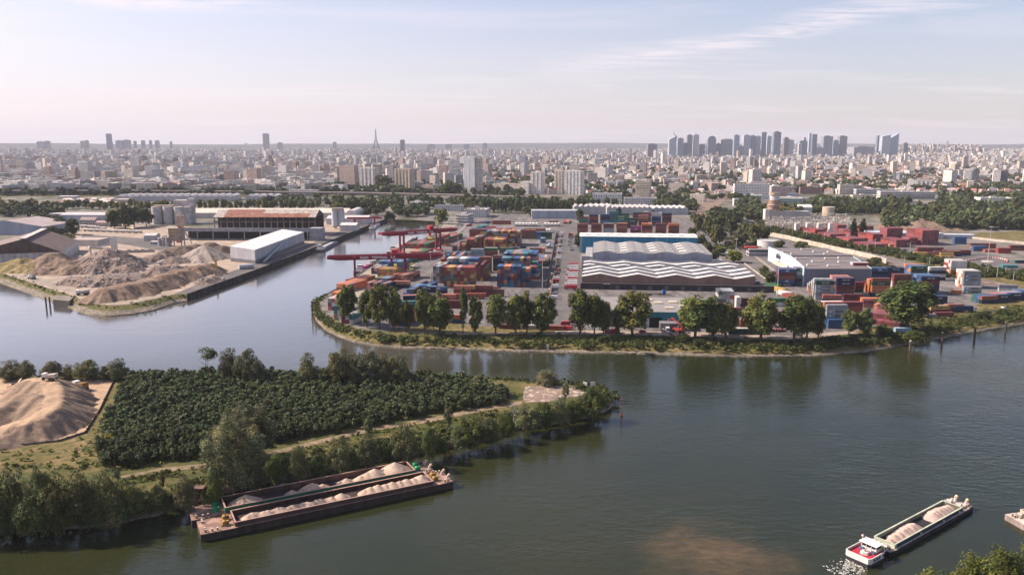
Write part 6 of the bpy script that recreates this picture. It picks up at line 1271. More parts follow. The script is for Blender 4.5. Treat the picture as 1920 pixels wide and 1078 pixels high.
# other left buildings: px0,px1,py,depth,h
simple('barn', 355, 652, 409, 34, 7.5, 0, 'very long white barrel-roofed shed behind the rusty hall', col=(.52, .48, .44), gable=5.5, rc=(.62, .54, .46))
e, w = simple('barrel_barn', 648, 668, 411, 60, 6, 0, 'white half-round end barn beside the canal silos', col=(.6, .58, .56)); m = MB(); K = 10
for i in range(K):
 a0, a1 = math.pi * i / K, math.pi * (i + 1) / K; x0, z0, x1, z1 = w / 2 - w / 2 * math.cos(a0), 6 + 6.5 * math.sin(a0), w / 2 - w / 2 * math.cos(a1), 6 + 6.5 * math.sin(a1); m.face([(x0, 0, z0), (x1, 0, z1), (x1, 60, z1), (x0, 60, z0)], (.62, .56, .5)); m.face([(x0, 0, 6), (x1, 0, 6), (x1, 0, z1), (x0, 0, z0)], (.56, .55, .55))
m.build('roof', M['metal'], e)
e = placed('twin_silos', 622, 430, 0, 'pair of tall blue-grey steel silos between rusty hall and canal', 'silos'); hz = at_depth(622, 396, e.location.y).z - 4
for x in (4, 12): m = MB(); m.cyl(x, 3, 4, 4.2, hz - 4, (.42, .45, .50), (.45, .4, .36), n=20); m.cyl(x, 3, 1, 1, 3, (.3, .3, .3), r2=4.2, n=20); m.build('silo', M['metal'], e)
m = MB(); m.box(8, 3, hz, 14, 6, 4, (.46, .38, .34)); m.build('gallery', M['metal'], e)
simple('hall', 612, 690, 421, 30, 8, R(-2), 'white low double shed beside the canal behind the quay gantry', col=(.52, .52, .53), gable=3, rc=(.56, .54, .52)); simple('hall', 638, 668, 433, 18, 7, R(-4), 'small white shed at the quay under the twin silos', col=(.55, .54, .53), gable=2.5, rc=(.58, .57, .55))
e, w = simple('hall', -60, 89, 440, 40, 10, R(-4), 'blue-grey gabled hall with a row of white roof lights at far left', col=(.30, .34, .42), top=(.4, .34, .32), gable=0)
m = MB(); m.gable(0, w, 0, 60, 10.02, 17, (.36, .30, .28), (.30, .34, .42), 0, 'y'); m.build('roof', M['metal'], e); m = MB()
for i in range(12): m.box(w * .30, 4 + i * 4.6, 13.0, 9, 1.5, .6, (.72, .68, .62), rz=0)
m.box(w * .30, 29, 12.6, 1.2, 54, .5, (.4, .34, .32)); m.build('roof_lights', M['paint'], e)
a, c = P(-70, 500, 4), P(117, 492, 4); w = (c - a).length; e = tag(empty('brown_hall', a, math.atan2((c - a).y, (c - a).x)), 'huge dark brown gabled hall with a white panelled base at left edge', 'hall'); zt = at_depth(117, 472, c.y).z - 4; za = at_depth(50, 446, c.y).z - 4
m = MB(); m.box(w / 2, 45, 0, w, 90, zt, (.52, .50, .50), (.3, .2, .18))
for i in range(16): m.box(2 + i * w / 16, -.1, 0, .5, .3, zt, (.36, .34, .34))
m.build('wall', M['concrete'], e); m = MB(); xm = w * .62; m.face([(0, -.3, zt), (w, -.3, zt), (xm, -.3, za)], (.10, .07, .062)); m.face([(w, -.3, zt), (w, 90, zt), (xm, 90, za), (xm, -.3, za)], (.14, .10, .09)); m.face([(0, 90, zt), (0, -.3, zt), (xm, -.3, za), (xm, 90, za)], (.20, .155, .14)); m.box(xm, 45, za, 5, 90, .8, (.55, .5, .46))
m.build('roof', M['rust'], e)
simple('warehouse', 113, 208, 419, 34, 11.5, R(-3), 'white and blue-grey warehouse with roof light stubs behind the stored tankers', col=(.42, .45, .52), gable=2.4, rc=(.50, .46, .45)); simple('warehouse', 92, 113, 409, 20, 6, R(-3), 'small white roofed lean-to left of the white and blue warehouse', col=(.2, .2, .22), rc=(.6, .57, .54))
simple('house', 150, 180, 421, 12, 6, R(-6), 'pinkish hipped roof house in front of the white warehouse', 'house', col=(.46, .40, .37), gable=3.5, rc=(.24, .17, .16), mat='facade', win=True); simple('house', 180, 222, 425, 10, 5, R(-3), 'long pink low house beside the hipped roof house', 'house', col=(.48, .40, .38), gable=2.5, rc=(.36, .25, .23), mat='facade', win=True)
simple('yard_office', 128, 186, 461, 22, 6, R(-4), 'low grey flat-roofed yard building with a dark doorway', 'building', col=(.46, .42, .39), top=(.38, .31, .27), rc=(.40, .32, .28)); simple('site_hut', 282, 298, 459, 6, 3, 0, 'small white cabin near the batching tower', 'cabin', col=(.3, .33, .38), rc=(.7, .68, .66)); simple('workshop', 270, 292, 452, 14, 6, R(4), 'small grey workshop with blue door beside bins', 'workshop', col=(.46, .46, .45), gable=2, rc=(.5, .49, .48))
e = placed('white_silo', 215, 471, 0, 'white square batching silo standing behind the rubble heap', 'silo'); hz = at_depth(215, 444, e.location.y).z - 4; m = MB(); m.box(0, 0, 2, 4.5, 4.5, hz - 2, (.58, .56, .53)); m.box(0, 0, hz, 2.5, 2.5, 1, (.5, .48, .46)); m.build('shell', M['metal'], e); m = MB()
for x in (-2, 2):
 for y in (-2, 2): m.box(x, y, 0, .4, .4, 2, (.3, .3, .3))
m.tube((-2, 0, hz * .55), (-17, -4, 4), .8, (.34, .34, .38), 4); m.build('legs_and_belt', M['metal'], e)
e = placed('drum', 186, 475, R(50), 'long pale conveyor tube lying beside the heap', 'conveyor'); m = MB(); m.tube((-9, 0, 7), (9, 0, 3), 1.5, (.50, .46, .42), 12); m.build('tube', M['metal'], e); m = MB(); m.box(-8, 0, 0, 1, 2, 6, (.3, .28, .26)); m.box(8, 0, 0, 1, 2, 2, (.3, .28, .26)); m.build('supports', M['metal'], e)
e = placed('retaining_blocks', 236, 474, R(14), 'row of pale concrete block bays behind the heaps', 'wall'); m = MB()
for i in range(9): m.box(i * 3.1, 0, 0, 3.0, 1.5, 2.4 + (i % 2) * .8, (.40, .36, .33))
m.build('blocks', M['concrete'], e)
for i, (px, py, l, rz, h) in enumerate([(302, 497, 22, R(-50), 6), (290, 500, 18, R(-12), 4), (362, 488, 16, R(-30), 7), (341, 492, 12, R(20), 5)]):
 e = placed('conveyor', px, py, rz, ['pale belt conveyor climbing over the middle heaps', 'low belt conveyor left of the climbing one', 'grey belt conveyor beside the screening machine', 'short conveyor at the grey cone heap'][i], 'conveyor'); m = MB(); m.box(0, 0, 0, 1, 1, .2, (.3, .3, .3)); m.tube((-l / 2, 0, 1), (l / 2, 0, h), .6, (.46, .44, .42), 4); m.build('belt', M['metal'], e); m = MB(); m.tube((l * .3, -1, 0), (l * .3, 0, h * .8), .15, (.25, .25, .25)); m.tube((l * .3, 1, 0), (l * .3, 0, h * .8), .15, (.25, .25, .25)); m.tube((0, -.5, .4), (0, .5, .4), .5, (.03, .03, .03), 12); m.build('legs', M['metal'], e)
# tank lorries in a row
TK = []
def tanker():
 m = MB(); m.tube((-5.5, 0, 2.3), (5, 0, 2.3), 1.25, (.60, .58, .54), 14); m2 = MB(); m2.box(0, 0, .7, 12, 1, .4, (.05, .05, .05))
 for x in (-4.5, -3.3, 3, 5.5):
  for y in (-1, 1): m2.tube((x, y - .15, .5), (x, y + .15, .5), .5, (.02, .02, .02), 10)
 return m.mesh('tank', M['metal']), m2.mesh('chassis', M['paint'])
tka, tkb = tanker()
for i in range(13):
 px, py = (164 + i * 12, 434 + i * .4) if i < 9 else (158 + (i - 9) * 12, 427 + (i - 9) * 1.2)
 e = tag(empty('tank_trailer', P(px, py, 4.1), R(-4)), f"pale tank trailer in the {'front' if i < 9 else 'rear'} row behind the yard building, {ordw(i if i < 9 else i - 9)} from left", 'trailer', 'tank trailers behind the yard'); link('tank', tka, e); link('chassis', tkb, e); e.scale = (.75, .8, 1)
# concrete mixer truck, dumpers, excavators in yards
def digger(px, py, rz, col, label, z=4.1, kind='excavator', s=1.0):
 e = tag(empty(kind, P(px, py, z), rz), label, kind); e.scale = (s, s, s); m = MB()
 if kind == 'excavator':
  m.box(-1.2, 0, 0, .7, 4, .9, (.05, .05, .05)); m.box(1.2, 0, 0, .7, 4, .9, (.05, .05, .05)); m.build('tracks', M['paint'], e); m = MB(); m.box(0, -.6, .95, 2.8, 3.4, 1.3, (1, 1, 1)); m.build('body', M['objpaint'], e, color=col); m = MB(); m.box(-.8, .7, 2.2, 1.1, 1.5, 1.4, (.05, .06, .07)); m.build('cabin', M['paint'], e)
  m = MB(); m.tube((.5, 1, 2), (.5, 4.5, 5.2), .35, (1, 1, 1), 4); m.tube((.5, 4.5, 5.2), (.5, 7, 2.2), .28, (1, 1, 1), 4); m.box(.5, 7, 1.3, 1.2, 1.1, 1.1, (.3, .3, .3)); m.build('boom', M['objpaint'], e, color=col)
 else:
  m.prism([(-1.3, -3.2), (1.3, -3.2), (1.3, 1.6), (-1.3, 1.6)], 1.3, 2.6, (1, 1, 1), topz=[3.2, 3.2, 2.5, 2.5]); m.build('skip', M['objpaint'], e, color=col); m = MB(); m.box(0, 2.9, 1.1, 2.2, 1.8, 2.0, (.75, .73, .7)); m.box(0, 3.82, 2.0, 1.9, .06, .8, (.04, .05, .06)); m.build('cab', M['paint'], e)
  m = MB()
  for y in (-2.2, -.8, 2.7):
   for x in (-1.2, 1.2): m.tube((x - .35, y, .75), (x + .35, y, .75), .75, (.03, .03, .03), 14)
  m.box(0, 0, .8, 1.2, 6.6, .5, (.08, .08, .08)); m.build('wheels', M['paint'], e)
 return e
digger(157, 553, R(110), (.35, .33, .3), 'white-cab dump lorry on the track at the lower left heap', kind='dump_truck', s=1.2); digger(60, 523, R(60), (.2, .25, .3), 'grey dump lorry on the bank road at far left', kind='dump_truck'); digger(272, 517, R(90), (.5, .5, .48), 'pale loader between the two rubble heaps', kind='dump_truck', s=1.1)
digger(259, 494, R(30), (.5, .48, .44), 'light coloured excavator on the slope right of the main heap', z=6); digger(425, 468, R(200), (.5, .30, .06), 'orange excavator beside the dark heap near the big shed'); digger(415, 468, R(80), (.5, .5, .5), 'white lorry below the open frame hall', kind='dump_truck'); digger(150, 487, R(20), (.55, .52, .48), 'white loader behind the brown heaps at left', kind='dump_truck'); digger(388, 500, R(140), (.12, .16, .25), 'dark blue screening machine near the quay')
e = tag(empty('piling_rig', P(406, 513, 4.1)), 'tall yellow mast machine at the corner of the terrace heap', 'rig'); m = MB(); hz = at_depth(406, 489, e.location.y).z - 4; m.box(0, 0, 1.5, 1.3, 1.3, hz, (.60, .38, .04)); m.build('mast', M['paint'], e); m = MB(); m.box(0, 1, 0, 3, 5, 1.2, (.05, .05, .05)); m.box(0, 2, 1.2, 2.6, 3.4, 1.6, (.5, .33, .05)); m.build('body', M['paint'], e)
e = placed('mixer_lorry', 247, 432, R(80), 'white concrete mixer lorry with yellow cab', 'truck'); m = MB(); m.tube((0, -3, 2.0), (0, 1.5, 2.8), 1.3, (.65, .63, .6), 12, .9); m.build('drum', M['paint'], e); m = MB(); m.box(0, 3.5, .6, 2.4, 2, 2.4, (.6, .45, .06)); m.build('cab', M['paint'], e); m = MB(); m.box(0, 0, .5, 2.2, 8.5, .5, (.06, .06, .06)); m.build('chassis', M['paint'], e)
for i in range(26):
 px, py = random.uniform(96, 170), random.uniform(452, 459); cn = random.choice(list(CARC)); car(107 + (i % 7) * 2.5 if i < 7 else 262 + i * 3.1, 452 + (i % 3) * 1.5 if i < 7 else 452 + (i % 5) * 2.2 - 6, random.uniform(0, 3), cn, f"{cn} vehicle parked in the left industrial yard, {ordw(i)} from left", 'vehicles in the left industrial yard', van=i % 3 == 0)
e = tag(empty('tank_boat', P(462, 504, 4.1), R(30)), 'rounded grey tank hull lying on the quay beside the big shed', 'tank'); m = MB(); m.tube((-6, 0, 2), (6, 0, 2), 2.0, (.42, .43, .46), 12); m.box(0, 0, 0, 10, 3, .6, (.2, .2, .2)); m.build('shell', M['paint'], e)
# --- heaps: height fields with gullies and rubble
from mathutils import noise as mnoise
def heap(name, peaks, area, label, mats, step=1.2, ntr=0, z0=4.0, rough=.5, base=None, cat='heap', blocks=0, blockc=(.45, .42, .4), slope=.62, cell=None):
 """peaks: (px,py of the foot centre, height m, flat-top radius) ; a surface that falls at the angle of repose"""
 x0, x1, y0, y1 = area; nx = int((x1 - x0) / step) + 1; ny = int((y1 - y0) / step) + 1; V = np.zeros((nx * ny, 3)); H = np.zeros(nx * ny); e0 = Vector(((x0 + x1) / 2, (y0 + y1) / 2, z0))
 for j in range(ny):
  for i in range(nx):
   x, y = x0 + i * step, y0 + j * step; h = -1.0
   for (cx, cy, ht, r, sl) in peaks:
    d = math.hypot(x - cx, y - cy); a = math.atan2(y - cy, x - cx); g_ = 1 + .10 * math.sin(a * 5 + cx) + .06 * math.sin(a * 13 + cy) + .04 * math.sin(a * 29)
    h = max(h, ht - max(0, d * g_ - r) * sl)
   n = mnoise.fractal(Vector((x * .06, y * .06, z0 + ht)), 1.0, 2.0, 5) if h > -.9 else 0
   h2 = h + (n * rough * 2.2 + mnoise.noise(Vector((x * .5, y * .5, 3))) * rough * .5) * min(1, max(0, h + 1) / 2.5)
   V[j * nx + i] = (x - e0.x, y - e0.y, max(h2, -.4)); H[j * nx + i] = h2
 F = [[j * nx + i, j * nx + i + 1, (j + 1) * nx + i + 1, (j + 1) * nx + i] for j in range(ny - 1) for i in range(nx - 1) if max(H[j * nx + i], H[j * nx + i + 1], H[(j + 1) * nx + i + 1], H[(j + 1) * nx + i]) > -.05]
 mi = None
 if ntr: mi = [1 if min(math.hypot(V[f[0]][0] + e0.x - p[0], V[f[0]][1] + e0.y - p[1]) for p in peaks[:ntr]) < 3.5 + .6 * mnoise.noise(Vector(V[f[0]]) * .3) else 0 for f in F]
 o = link(name, mesh_np(name, V, F, [(1, 1, 1)] * len(F), mats, None, mi, False), None, e0); tag(o, label, cat)
 if blocks:
  m = MB()
  idx = [k for k in range(nx * ny) if H[k] > .4]
  for _ in range(blocks):
   k = random.choice(idx); s = random.uniform(.3, 1.3); v = random.uniform(.7, 1.25); m.box(V[k][0] + random.uniform(-.5, .5), V[k][1] + random.uniform(-.5, .5), V[k][2] - s * .2, s, s * random.uniform(.4, 1), s * random.uniform(.3, .8), tuple(c * v for c in blockc), rz=random.uniform(0, 3))
  tag(m.build('rubble_blocks', M['concrete'], o), None, None, None, 'stuff')
 return o
def pk(px, py, h, r, sl=.6): q = P(px, py, 4); return (q.x, q.y, h, r, sl)
M['rubble'] = mat_ground('rubble', ((0.22, 0.165, 0.135), (0.29, 0.225, 0.19), (0.13, 0.10, 0.085)), (0.05, 0.3, 2.2), bumpd=.5, seed=80)
M['soil'] = mat_ground('brown_soil', ((0.21, 0.15, 0.11), (0.28, 0.21, 0.16), (0.15, 0.105, 0.075)), (0.05, 0.25, 1.5), bumpd=.4, seed=83)
M['soil2'] = mat_ground('ochre_soil', ((0.33, 0.235, 0.12), (0.24, 0.19, 0.09), (0.14, 0.13, 0.05)), (0.05, 0.25, 1.5), bumpd=.4, seed=85)
M['gravel'] = mat_ground('grey_gravel', ((0.30, 0.255, 0.22), (0.25, 0.21, 0.185), (0.36, 0.31, 0.27)), (0.05, 0.3, 2.5), bumpd=.15, seed=87)
M['darkh'] = mat_ground('dark_asphalt_millings', ((0.115, 0.085, 0.07), (0.085, 0.068, 0.06), (0.17, 0.13, 0.10)), (0.05, 0.3, 2.5), bumpd=.3, seed=88)
def area(*pp):
 q = [P(a, b, 4) for a, _ in pp for _, b in pp]; return (min(p.x for p in q), max(p.x for p in q), min(p.y for p in q), max(p.y for p in q))
heap('rubble_heap', [pk(203, 500, 16, 1.5, .50), pk(190, 507, 11, 2, .5), pk(225, 505, 10, 2, .5), pk(240, 512, 7, 3, .5), pk(170, 508, 6, 2, .5)], area((130, 530), (285, 482)), 'largest heap of broken concrete rubble in the left yard', [M['rubble']], rough=1.1, blocks=900)
heap('soil_heap', [pk(98, 502, 11, 5, .45), pk(85, 504, 9, 4, .45), pk(118, 504, 8, 3, .45)], area((55, 520), (160, 490)), 'brown earth heap beside the ochre heap at left', [M['soil']], rough=1.1)
heap('soil_heap', [pk(40, 502, 8, 5, .42), pk(25, 506, 5, 4, .4), pk(55, 508, 5, 4, .4)], area((-5, 518), (85, 492)), 'ochre grassy earth heap in front of the brown hall', [M['soil2']], rough=.9)
heap('soil_heap', [pk(130, 512, 6, 3, .5), pk(142, 510, 5, 2, .5), pk(76, 513, 4.5, 3, .5)], area((60, 526), (160, 500)), 'low soil heaps just left of the rubble heap', [M['soil']], rough=.7)
tr = [pk(186, 562, 5.5, 3, .62), pk(200, 560, 7, 5, .62), pk(222, 556, 7.5, 6, .62), pk(250, 550, 7.5, 7, .62), pk(280, 542, 7.5, 7, .62), pk(310, 533, 7.5, 6, .62), pk(340, 525, 8, 6, .62), pk(368, 518, 8.5, 5, .62), pk(390, 512, 8, 3, .62)]
heap('earth_terrace', tr, area((150, 578), (415, 498)), 'long flat-topped brown earth ridge along the canal corner', [M['soil']], rough=.45)
heap('rubble_heap', [pk(300, 522, 10, 3, .55), pk(325, 517, 9, 4, .55), pk(345, 515, 8, 2, .55)], area((265, 540), (375, 498)), 'grey rubble heap behind the earth ridge', [M['rubble']], rough=.9, blocks=260)
heap('rubble_bench', [pk(140, 530, 4, 6, .5), pk(170, 532, 4.5, 8, .5), pk(210, 531, 5, 9, .5), pk(245, 528, 5, 8, .5), pk(270, 524, 5, 6, .5)], area((100, 552), (300, 508)), 'low bench of crushed rubble below the largest heap', [M['rubble']], rough=.7, blocks=420, blockc=(.52, .48, .45))
heap('gravel_heap', [pk(384, 485, 13, .5, .55), pk(372, 490, 6, 1, .5)], area((335, 500), (440, 470)), 'grey conical gravel heap near the big pale shed', [M['gravel']], rough=.35)
heap('dark_heap', [pk(342, 477, 8, 6, .5), pk(365, 474, 8.5, 5, .5), pk(395, 470, 7, 4, .5), pk(415, 474, 6, 4, .5), pk(325, 476, 6, 3, .5)], area((300, 490), (450, 460)), 'long dark brown heap behind the gravel cone', [M['darkh']], rough=.7)
heap('rubble_heap', [pk(290, 489, 6, 3, .5), pk(308, 485, 7, 3, .5), pk(330, 492, 5, 4, .45), pk(270, 492, 4, 2, .5)], area((245, 505), (350, 472)), 'pinkish rubble heap in the middle of the left yard', [M['rubble']], rough=.8, blocks=160)
heap('gravel_heap', [pk(398, 525, 4, 3, .6), pk(385, 530, 3.5, 3, .6)], area((365, 540), (420, 512)), 'small grey rubble mound beside the quay wall', [M['rubble']], rough=.5, blocks=60)
# the sand heap with its ramp on the island
def ipk(px, py, z, r, sl): q = P(px, py, z); return (q.x, q.y, z - ZI, r, sl)
def hp_(px, py, h): q = P(px, py, ZI + h); return (q.x, q.y, h)
def chain(pp, r, sl, n=6):
 o = []; q = [hp_(*p) for p in pp]
 for i in range(len(q) - 1):
  for k in range(n): t = k / n; o.append((*lerp_(q[i], q[i + 1], t), r, sl))
 return o + [(*q[-1], r, sl)]
def lerp_(a, b, t): return tuple(a[k] + (b[k] - a[k]) * t for k in range(3))
ch = chain([(60, 711, 6.5), (90, 713, 7.8), (97, 728, 7.8), (99, 748, 7.6), (92, 766, 7.0), (76, 779, 6.2), (52, 790, 5.2), (24, 799, 4.2), (-10, 812, 3.2), (-50, 824, 2.4)], 3.2, .74)
ch += chain([(98, 771, 6.4), (112, 777, 5.0), (132, 784, 3.2), (150, 790, 1.6)], .3, .7) + chain([(72, 740, 8.6), (50, 736, 8.2), (30, 742, 7.6), (10, 760, 6.2), (-20, 775, 5)], .8, .62) + chain([(70, 786, 6), (40, 800, 4.4), (20, 812, 3.6), (-20, 826, 3)], .4, .6, 4) + chain([(95, 712, 8), (130, 720, 4.6), (150, 735, 2)], .3, .7)
qq = [P(a, b, ZI) for a, b in [(-110, 845), (185, 790), (225, 714), (-110, 712)]]
M['sandh'] = mat_ground('heaped_sand', ((0.29, 0.205, 0.145), (0.25, 0.18, 0.13), (0.19, 0.145, 0.11)), (0.04, 0.22, 1.6), bumpd=.25, seed=72, stretch=(1, 2.4, 1), rot=R(25))
heap('sand_heap', ch, (min(p.x for p in qq), -158, 252, 352), 'big sand heap with a curving haul ramp on the island', [M['sandh'], M['sand']], step=.9, ntr=55, z0=ZI, rough=.5, cat='sand heap')
digger(152, 730, R(60), (.22, .13, .05), 'dark wheel loader working beside the sand heap', z=ZI + .1, kind='dump_truck', s=1.1); digger(95, 712, R(80), (.5, .42, .36), 'pale dump lorry on top of the sand heap', z=ZI + 8, kind='dump_truck', s=.9); digger(25, 731, R(-30), (.3, .14, .08), 'small reddish excavator left of the sand heap', z=ZI + .1, s=.8)
wall('wire_fence', [(214, 714), (188, 768), (160, 812), (110, 828), (20, 838), (-60, 842)], .8, .06, (.16, .14, .11), 'low dark site fence between the sand yard and the meadow', 'fence', z=ZI, posts=3)
# ================================================================ vessels
def lerp3(a, b, t): return tuple(a[k] + (b[k] - a[k]) * t for k in range(len(a)))
def barge(base, rz, L, W, hull, coam, label, sand, seed, bow=1, fb=1.6, ch=1.3, coam_in=(.16, .085, .065), deckc=(.30, .195, .15), gearc=(.04, .22, .10), piles=(), name='hopper_barge', a0=9.5, a1=7.0, cw=.85):
 """x along the barge. a0/a1: lengths of the end decks; the open hold lies between"""
 e = tag(empty(name, base, rz), label, 'barge'); rr = random.Random(seed); m = MB(); hw = W / 2
 prof = [(0, -hw + .3), (.8, -hw), (L - .8, -hw), (L, -hw + .4), (L, hw - .4), (L - .8, hw), (.8, hw), (0, hw - .3)]
 m.prism(prof, -.6, fb - .25, hull); m.prism([(p[0] * 1.0, p[1] * 1.02) for p in prof], fb - .25, fb, tuple(c * .8 for c in hull)); m.build('hull', M['rust'], e)
 m = MB(); x0, x1 = a0, L - a1; yi = hw - cw
 m.face([(p[0], p[1], fb + .01) for p in [(0, -hw + .3), (x0, -hw), (x0, hw), (0, hw - .3)]], deckc); m.face([(p[0], p[1], fb + .01) for p in [(x1, -hw), (L, -hw + .4), (L, hw - .4), (x1, hw)]], deckc)
 m.face([(x0, -hw, fb + .01), (x1, -hw, fb + .01), (x1, -yi, fb + .01), (x0, -yi, fb + .01)], deckc); m.face([(x0, yi, fb + .01), (x1, yi, fb + .01), (x1, hw, fb + .01), (x0, hw, fb + .01)], deckc)
 m.build('deck', M['rust'], e)
 m = MB(); zt = fb + ch; zb = -.1       # hold: floor and inner walls, coaming outside
 m.face([(x0, -yi, zb), (x1, -yi, zb), (x1, yi, zb), (x0, yi, zb)], coam_in)
 m.face([(x0, yi, zb), (x1, yi, zb), (x1, yi, zt), (x0, yi, zt)], coam_in); m.face([(x1, -yi, zb), (x0, -yi, zb), (x0, -yi, zt), (x1, -yi, zt)], coam_in)
 m.face([(x0, -yi, zb), (x0, yi, zb), (x0, yi, zt), (x0, -yi, zt)], coam_in); m.face([(x1, yi, zb), (x1, -yi, zb), (x1, -yi, zt), (x1, yi, zt)], coam_in); m.build('hold', M['rust'], e)
 m = MB(); t = .22; m.box((x0 + x1) / 2, yi + t / 2, fb, x1 - x0 + 2 * t, t, ch, coam); m.box((x0 + x1) / 2, -yi - t / 2, fb, x1 - x0 + 2 * t, t, ch, coam); m.box(x0 - t / 2, 0, fb, t, 2 * yi - .01, ch - .005, coam); m.box(x1 + t / 2, 0, fb, t, 2 * yi - .01, ch - .005, coam)
 rim = coam if max(coam) > .15 else (.40, .25, .21)
 for s_ in (-1, 1): m.box((x0 + x1) / 2, s_ * (yi + .12), zt, x1 - x0 + .5, .42, .12, rim)
 for x_ in (x0 - .1, x1 + .1): m.box(x_, 0, zt + .005, .42, 2 * yi, .11, rim)
 m.build('coaming', M['paint'], e)
 # bollards, winches
 for (bx_, by_) in [(1.4, -hw + 1.2), (1.4, -hw + 2.4), (3.2, -hw + 1.0), (4.6, -hw + 1.0), (1.3, hw - 1.6), (1.3, hw - 2.6), (L - 1.5, -hw + 1.1), (L - 2.6, -hw + 1.1), (L - 1.5, hw - 1.1), (L - 2.6, hw - 1.1)]:
  m = MB(); m.cyl(bx_, by_, fb, .24, .75, (.20, .12, .09), (.6, .5, .4), n=10); m.cyl(bx_, by_, fb + .75, .3, .12, (.55, .48, .4), n=10); m.build('bollard', M['rust'], e)
 for (wx_, wy_) in [(a0 - 2.3, 1.8), (a0 - 2.8, -1.6), (L - a1 + 1.8, -1.2), (L - a1 + 2.2, 1.8)]:
  m = MB(); m.box(wx_, wy_, fb, 1.7, 1.3, .4, gearc); m.tube((wx_, wy_ - .7, fb + .9), (wx_, wy_ + .7, fb + .9), .55, gearc, 12); m.cyl(wx_ + .9, wy_, fb, .45, 1.3, gearc, n=10); m.tube((wx_ - .4, wy_ + 1.2, fb + .5), (wx_ + .5, wy_ + 1.2, fb + .5), .4, tuple(c * .8 for c in gearc), 10); m.build('winch', M['paint'], e)
 for wy_ in (-hw * .45, hw * .45):
  m = MB(); m.tube((L - 1.2, wy_, fb), (L - .9, wy_, fb + 1.1), .5, (.50, .42, .38), 12); m.tube((L - .9, wy_, fb + 1.1), (L - .2, wy_, fb + 1.5), .5, (.58, .42, .26), 12); m.build('vent_cowl', M['paint'], e)
 # cargo: ridge line of sand heaps inside the hold
 if sand:
  nx = int((x1 - x0) / .35); ny = 28; V = []; F = []
  for j in range(ny + 1):
   y = -yi + .02 + (2 * yi - .04) * j / ny
   for i in range(nx + 1):
    x = x0 + .05 + (x1 - x0 - .1) * i / nx; h = -.5
    for (u, ht, yo) in piles: cx_ = x0 + (x1 - x0) * u; d = math.hypot(x - cx_, (y - yo) * .95); h = max(h, ht - d * .60)
    if h > -.4: h += mnoise.noise(Vector((x * 1.3, y * 1.3, seed))) * .08 + mnoise.noise(Vector((x * .5, y * .5, seed))) * .12
    V.append((x, y, h + zb))
  for j in range(ny):
   for i in range(nx):
    k = j * (nx + 1) + i
    if max(V[k][2], V[k + 1][2], V[k + nx + 1][2], V[k + nx + 2][2]) > zb + .02: F.append([k, k + 1, k + nx + 2, k + nx + 1])
  tag(link('sand_load', mesh_np('sand_load', np.array(V), F, [(1, 1, 1)] * len(F), [sand], smooth=True), None, base, rz), 'pale sand heaped in ridges in the hold of the ' + label.split()[0] + ' ' + label.split()[1] + ' barge', 'sand load')
 return e
M['cargo'] = mat_ground('barge_sand', ((0.44, 0.33, 0.25), (0.38, 0.28, 0.21), (0.50, 0.39, 0.31)), (0.2, .8, 5), bumpd=.04, seed=90)
M['cargop'] = mat_ground('pinkish_sand', ((0.46, 0.335, 0.29), (0.41, 0.30, 0.26), (0.5, 0.38, 0.32)), (0.2, .8, 5), bumpd=.04, seed=91)
nA, nB = P(377, 1015, 0.2), P(851, 913, 0.2); dv = (nB - nA); Lb = dv.length; rzb = math.atan2(dv.y, dv.x); nrm = Vector((-math.sin(rzb), math.cos(rzb), 0)); Wb = 9.6
rid = [(.07 + i * .0175, 3.3 + .2 * math.sin(i * 1.7), -.4 + .3 * math.sin(i)) for i in range(24)] + [(.06, 3.0, -.3), (.525, 3.8, -.3)] + [(.68 + i * .04, 3.9 + .2 * (i % 2), -.2) for i in range(7)] + [(.965, 4.4, 0), (.65, 3.4, -.3)]
barge(nA + nrm * (Wb / 2), rzb, Lb, Wb, (.05, .035, .03), (.08, .05, .04), 'outer moored hopper barge with rusty rims and a long ridge of sand', M['cargo'], 3, gearc=(.30, .17, .05), piles=rid, fb=1.9, ch=1.3)
rid2 = [(.105, 5.2, -.8), (.34, 3.6, -.6), (.445, 4.6, -.5), (.50, 3.8, -.8), (.63, 4.0, -.6), (.71, 4.0, -1.0), (.75, 4.6, -.6), (.79, 5.3, -.4), (.91, 5.9, .2)]
barge(nA + nrm * (Wb * 1.5 + .4) + dv.normalized() * (-1.2), rzb, Lb - 1, Wb, (.05, .035, .04), (.02, .13, .07), 'inner moored hopper barge with bright green rims beside the shore', M['cargo'], 4, gearc=(.03, .25, .11), piles=rid2, fb=2.0, ch=1.6)
# the pushed barge and its push boat, lower right
sA, sB = P(1650, 1038, 1.4), P(1800, 945, 1.4)
a = P(1670, 1044, 0); b = P(1826, 956, 0); dv = b - a; Ls = dv.length; rzs = math.atan2(dv.y, dv.x); nr = Vector((-math.sin(rzs), math.cos(rzs), 0)); Ws = 7.0
pr_ = [(.08, 2.0, 0), (.14, 2.5, .2), (.20, 2.7, 0), (.26, 2.9, 0), (.31, 3.0, .1), (.36, 3.1, 0), (.41, 3.1, 0), (.70, 3.1, 0), (.74, 3.3, .2), (.79, 3.4, 0), (.84, 3.3, .1), (.9, 3.0, 0), (.95, 2.8, 0)]
e2 = barge(a + nr * (Ws / 2), rzs, Ls, Ws, (.03, .03, .035), (.46, .50, .38), 'small pushed sand barge with pale green rims under way', M['cargop'], 6, deckc=(.46, .38, .34), coam_in=(.24, .21, .15), gearc=(.45, .42, .38), piles=pr_, fb=1.2, ch=1.2, a0=3.0, a1=6.5, cw=.8)
m = MB(); hw = Ws / 2
for x_ in (Ls * .35, Ls * .62, Ls * .82):
 for s_ in (-1, 1): m.cyl(x_, s_ * (hw - .35), 1.2, .22, .7, (.7, .66, .6), n=8)
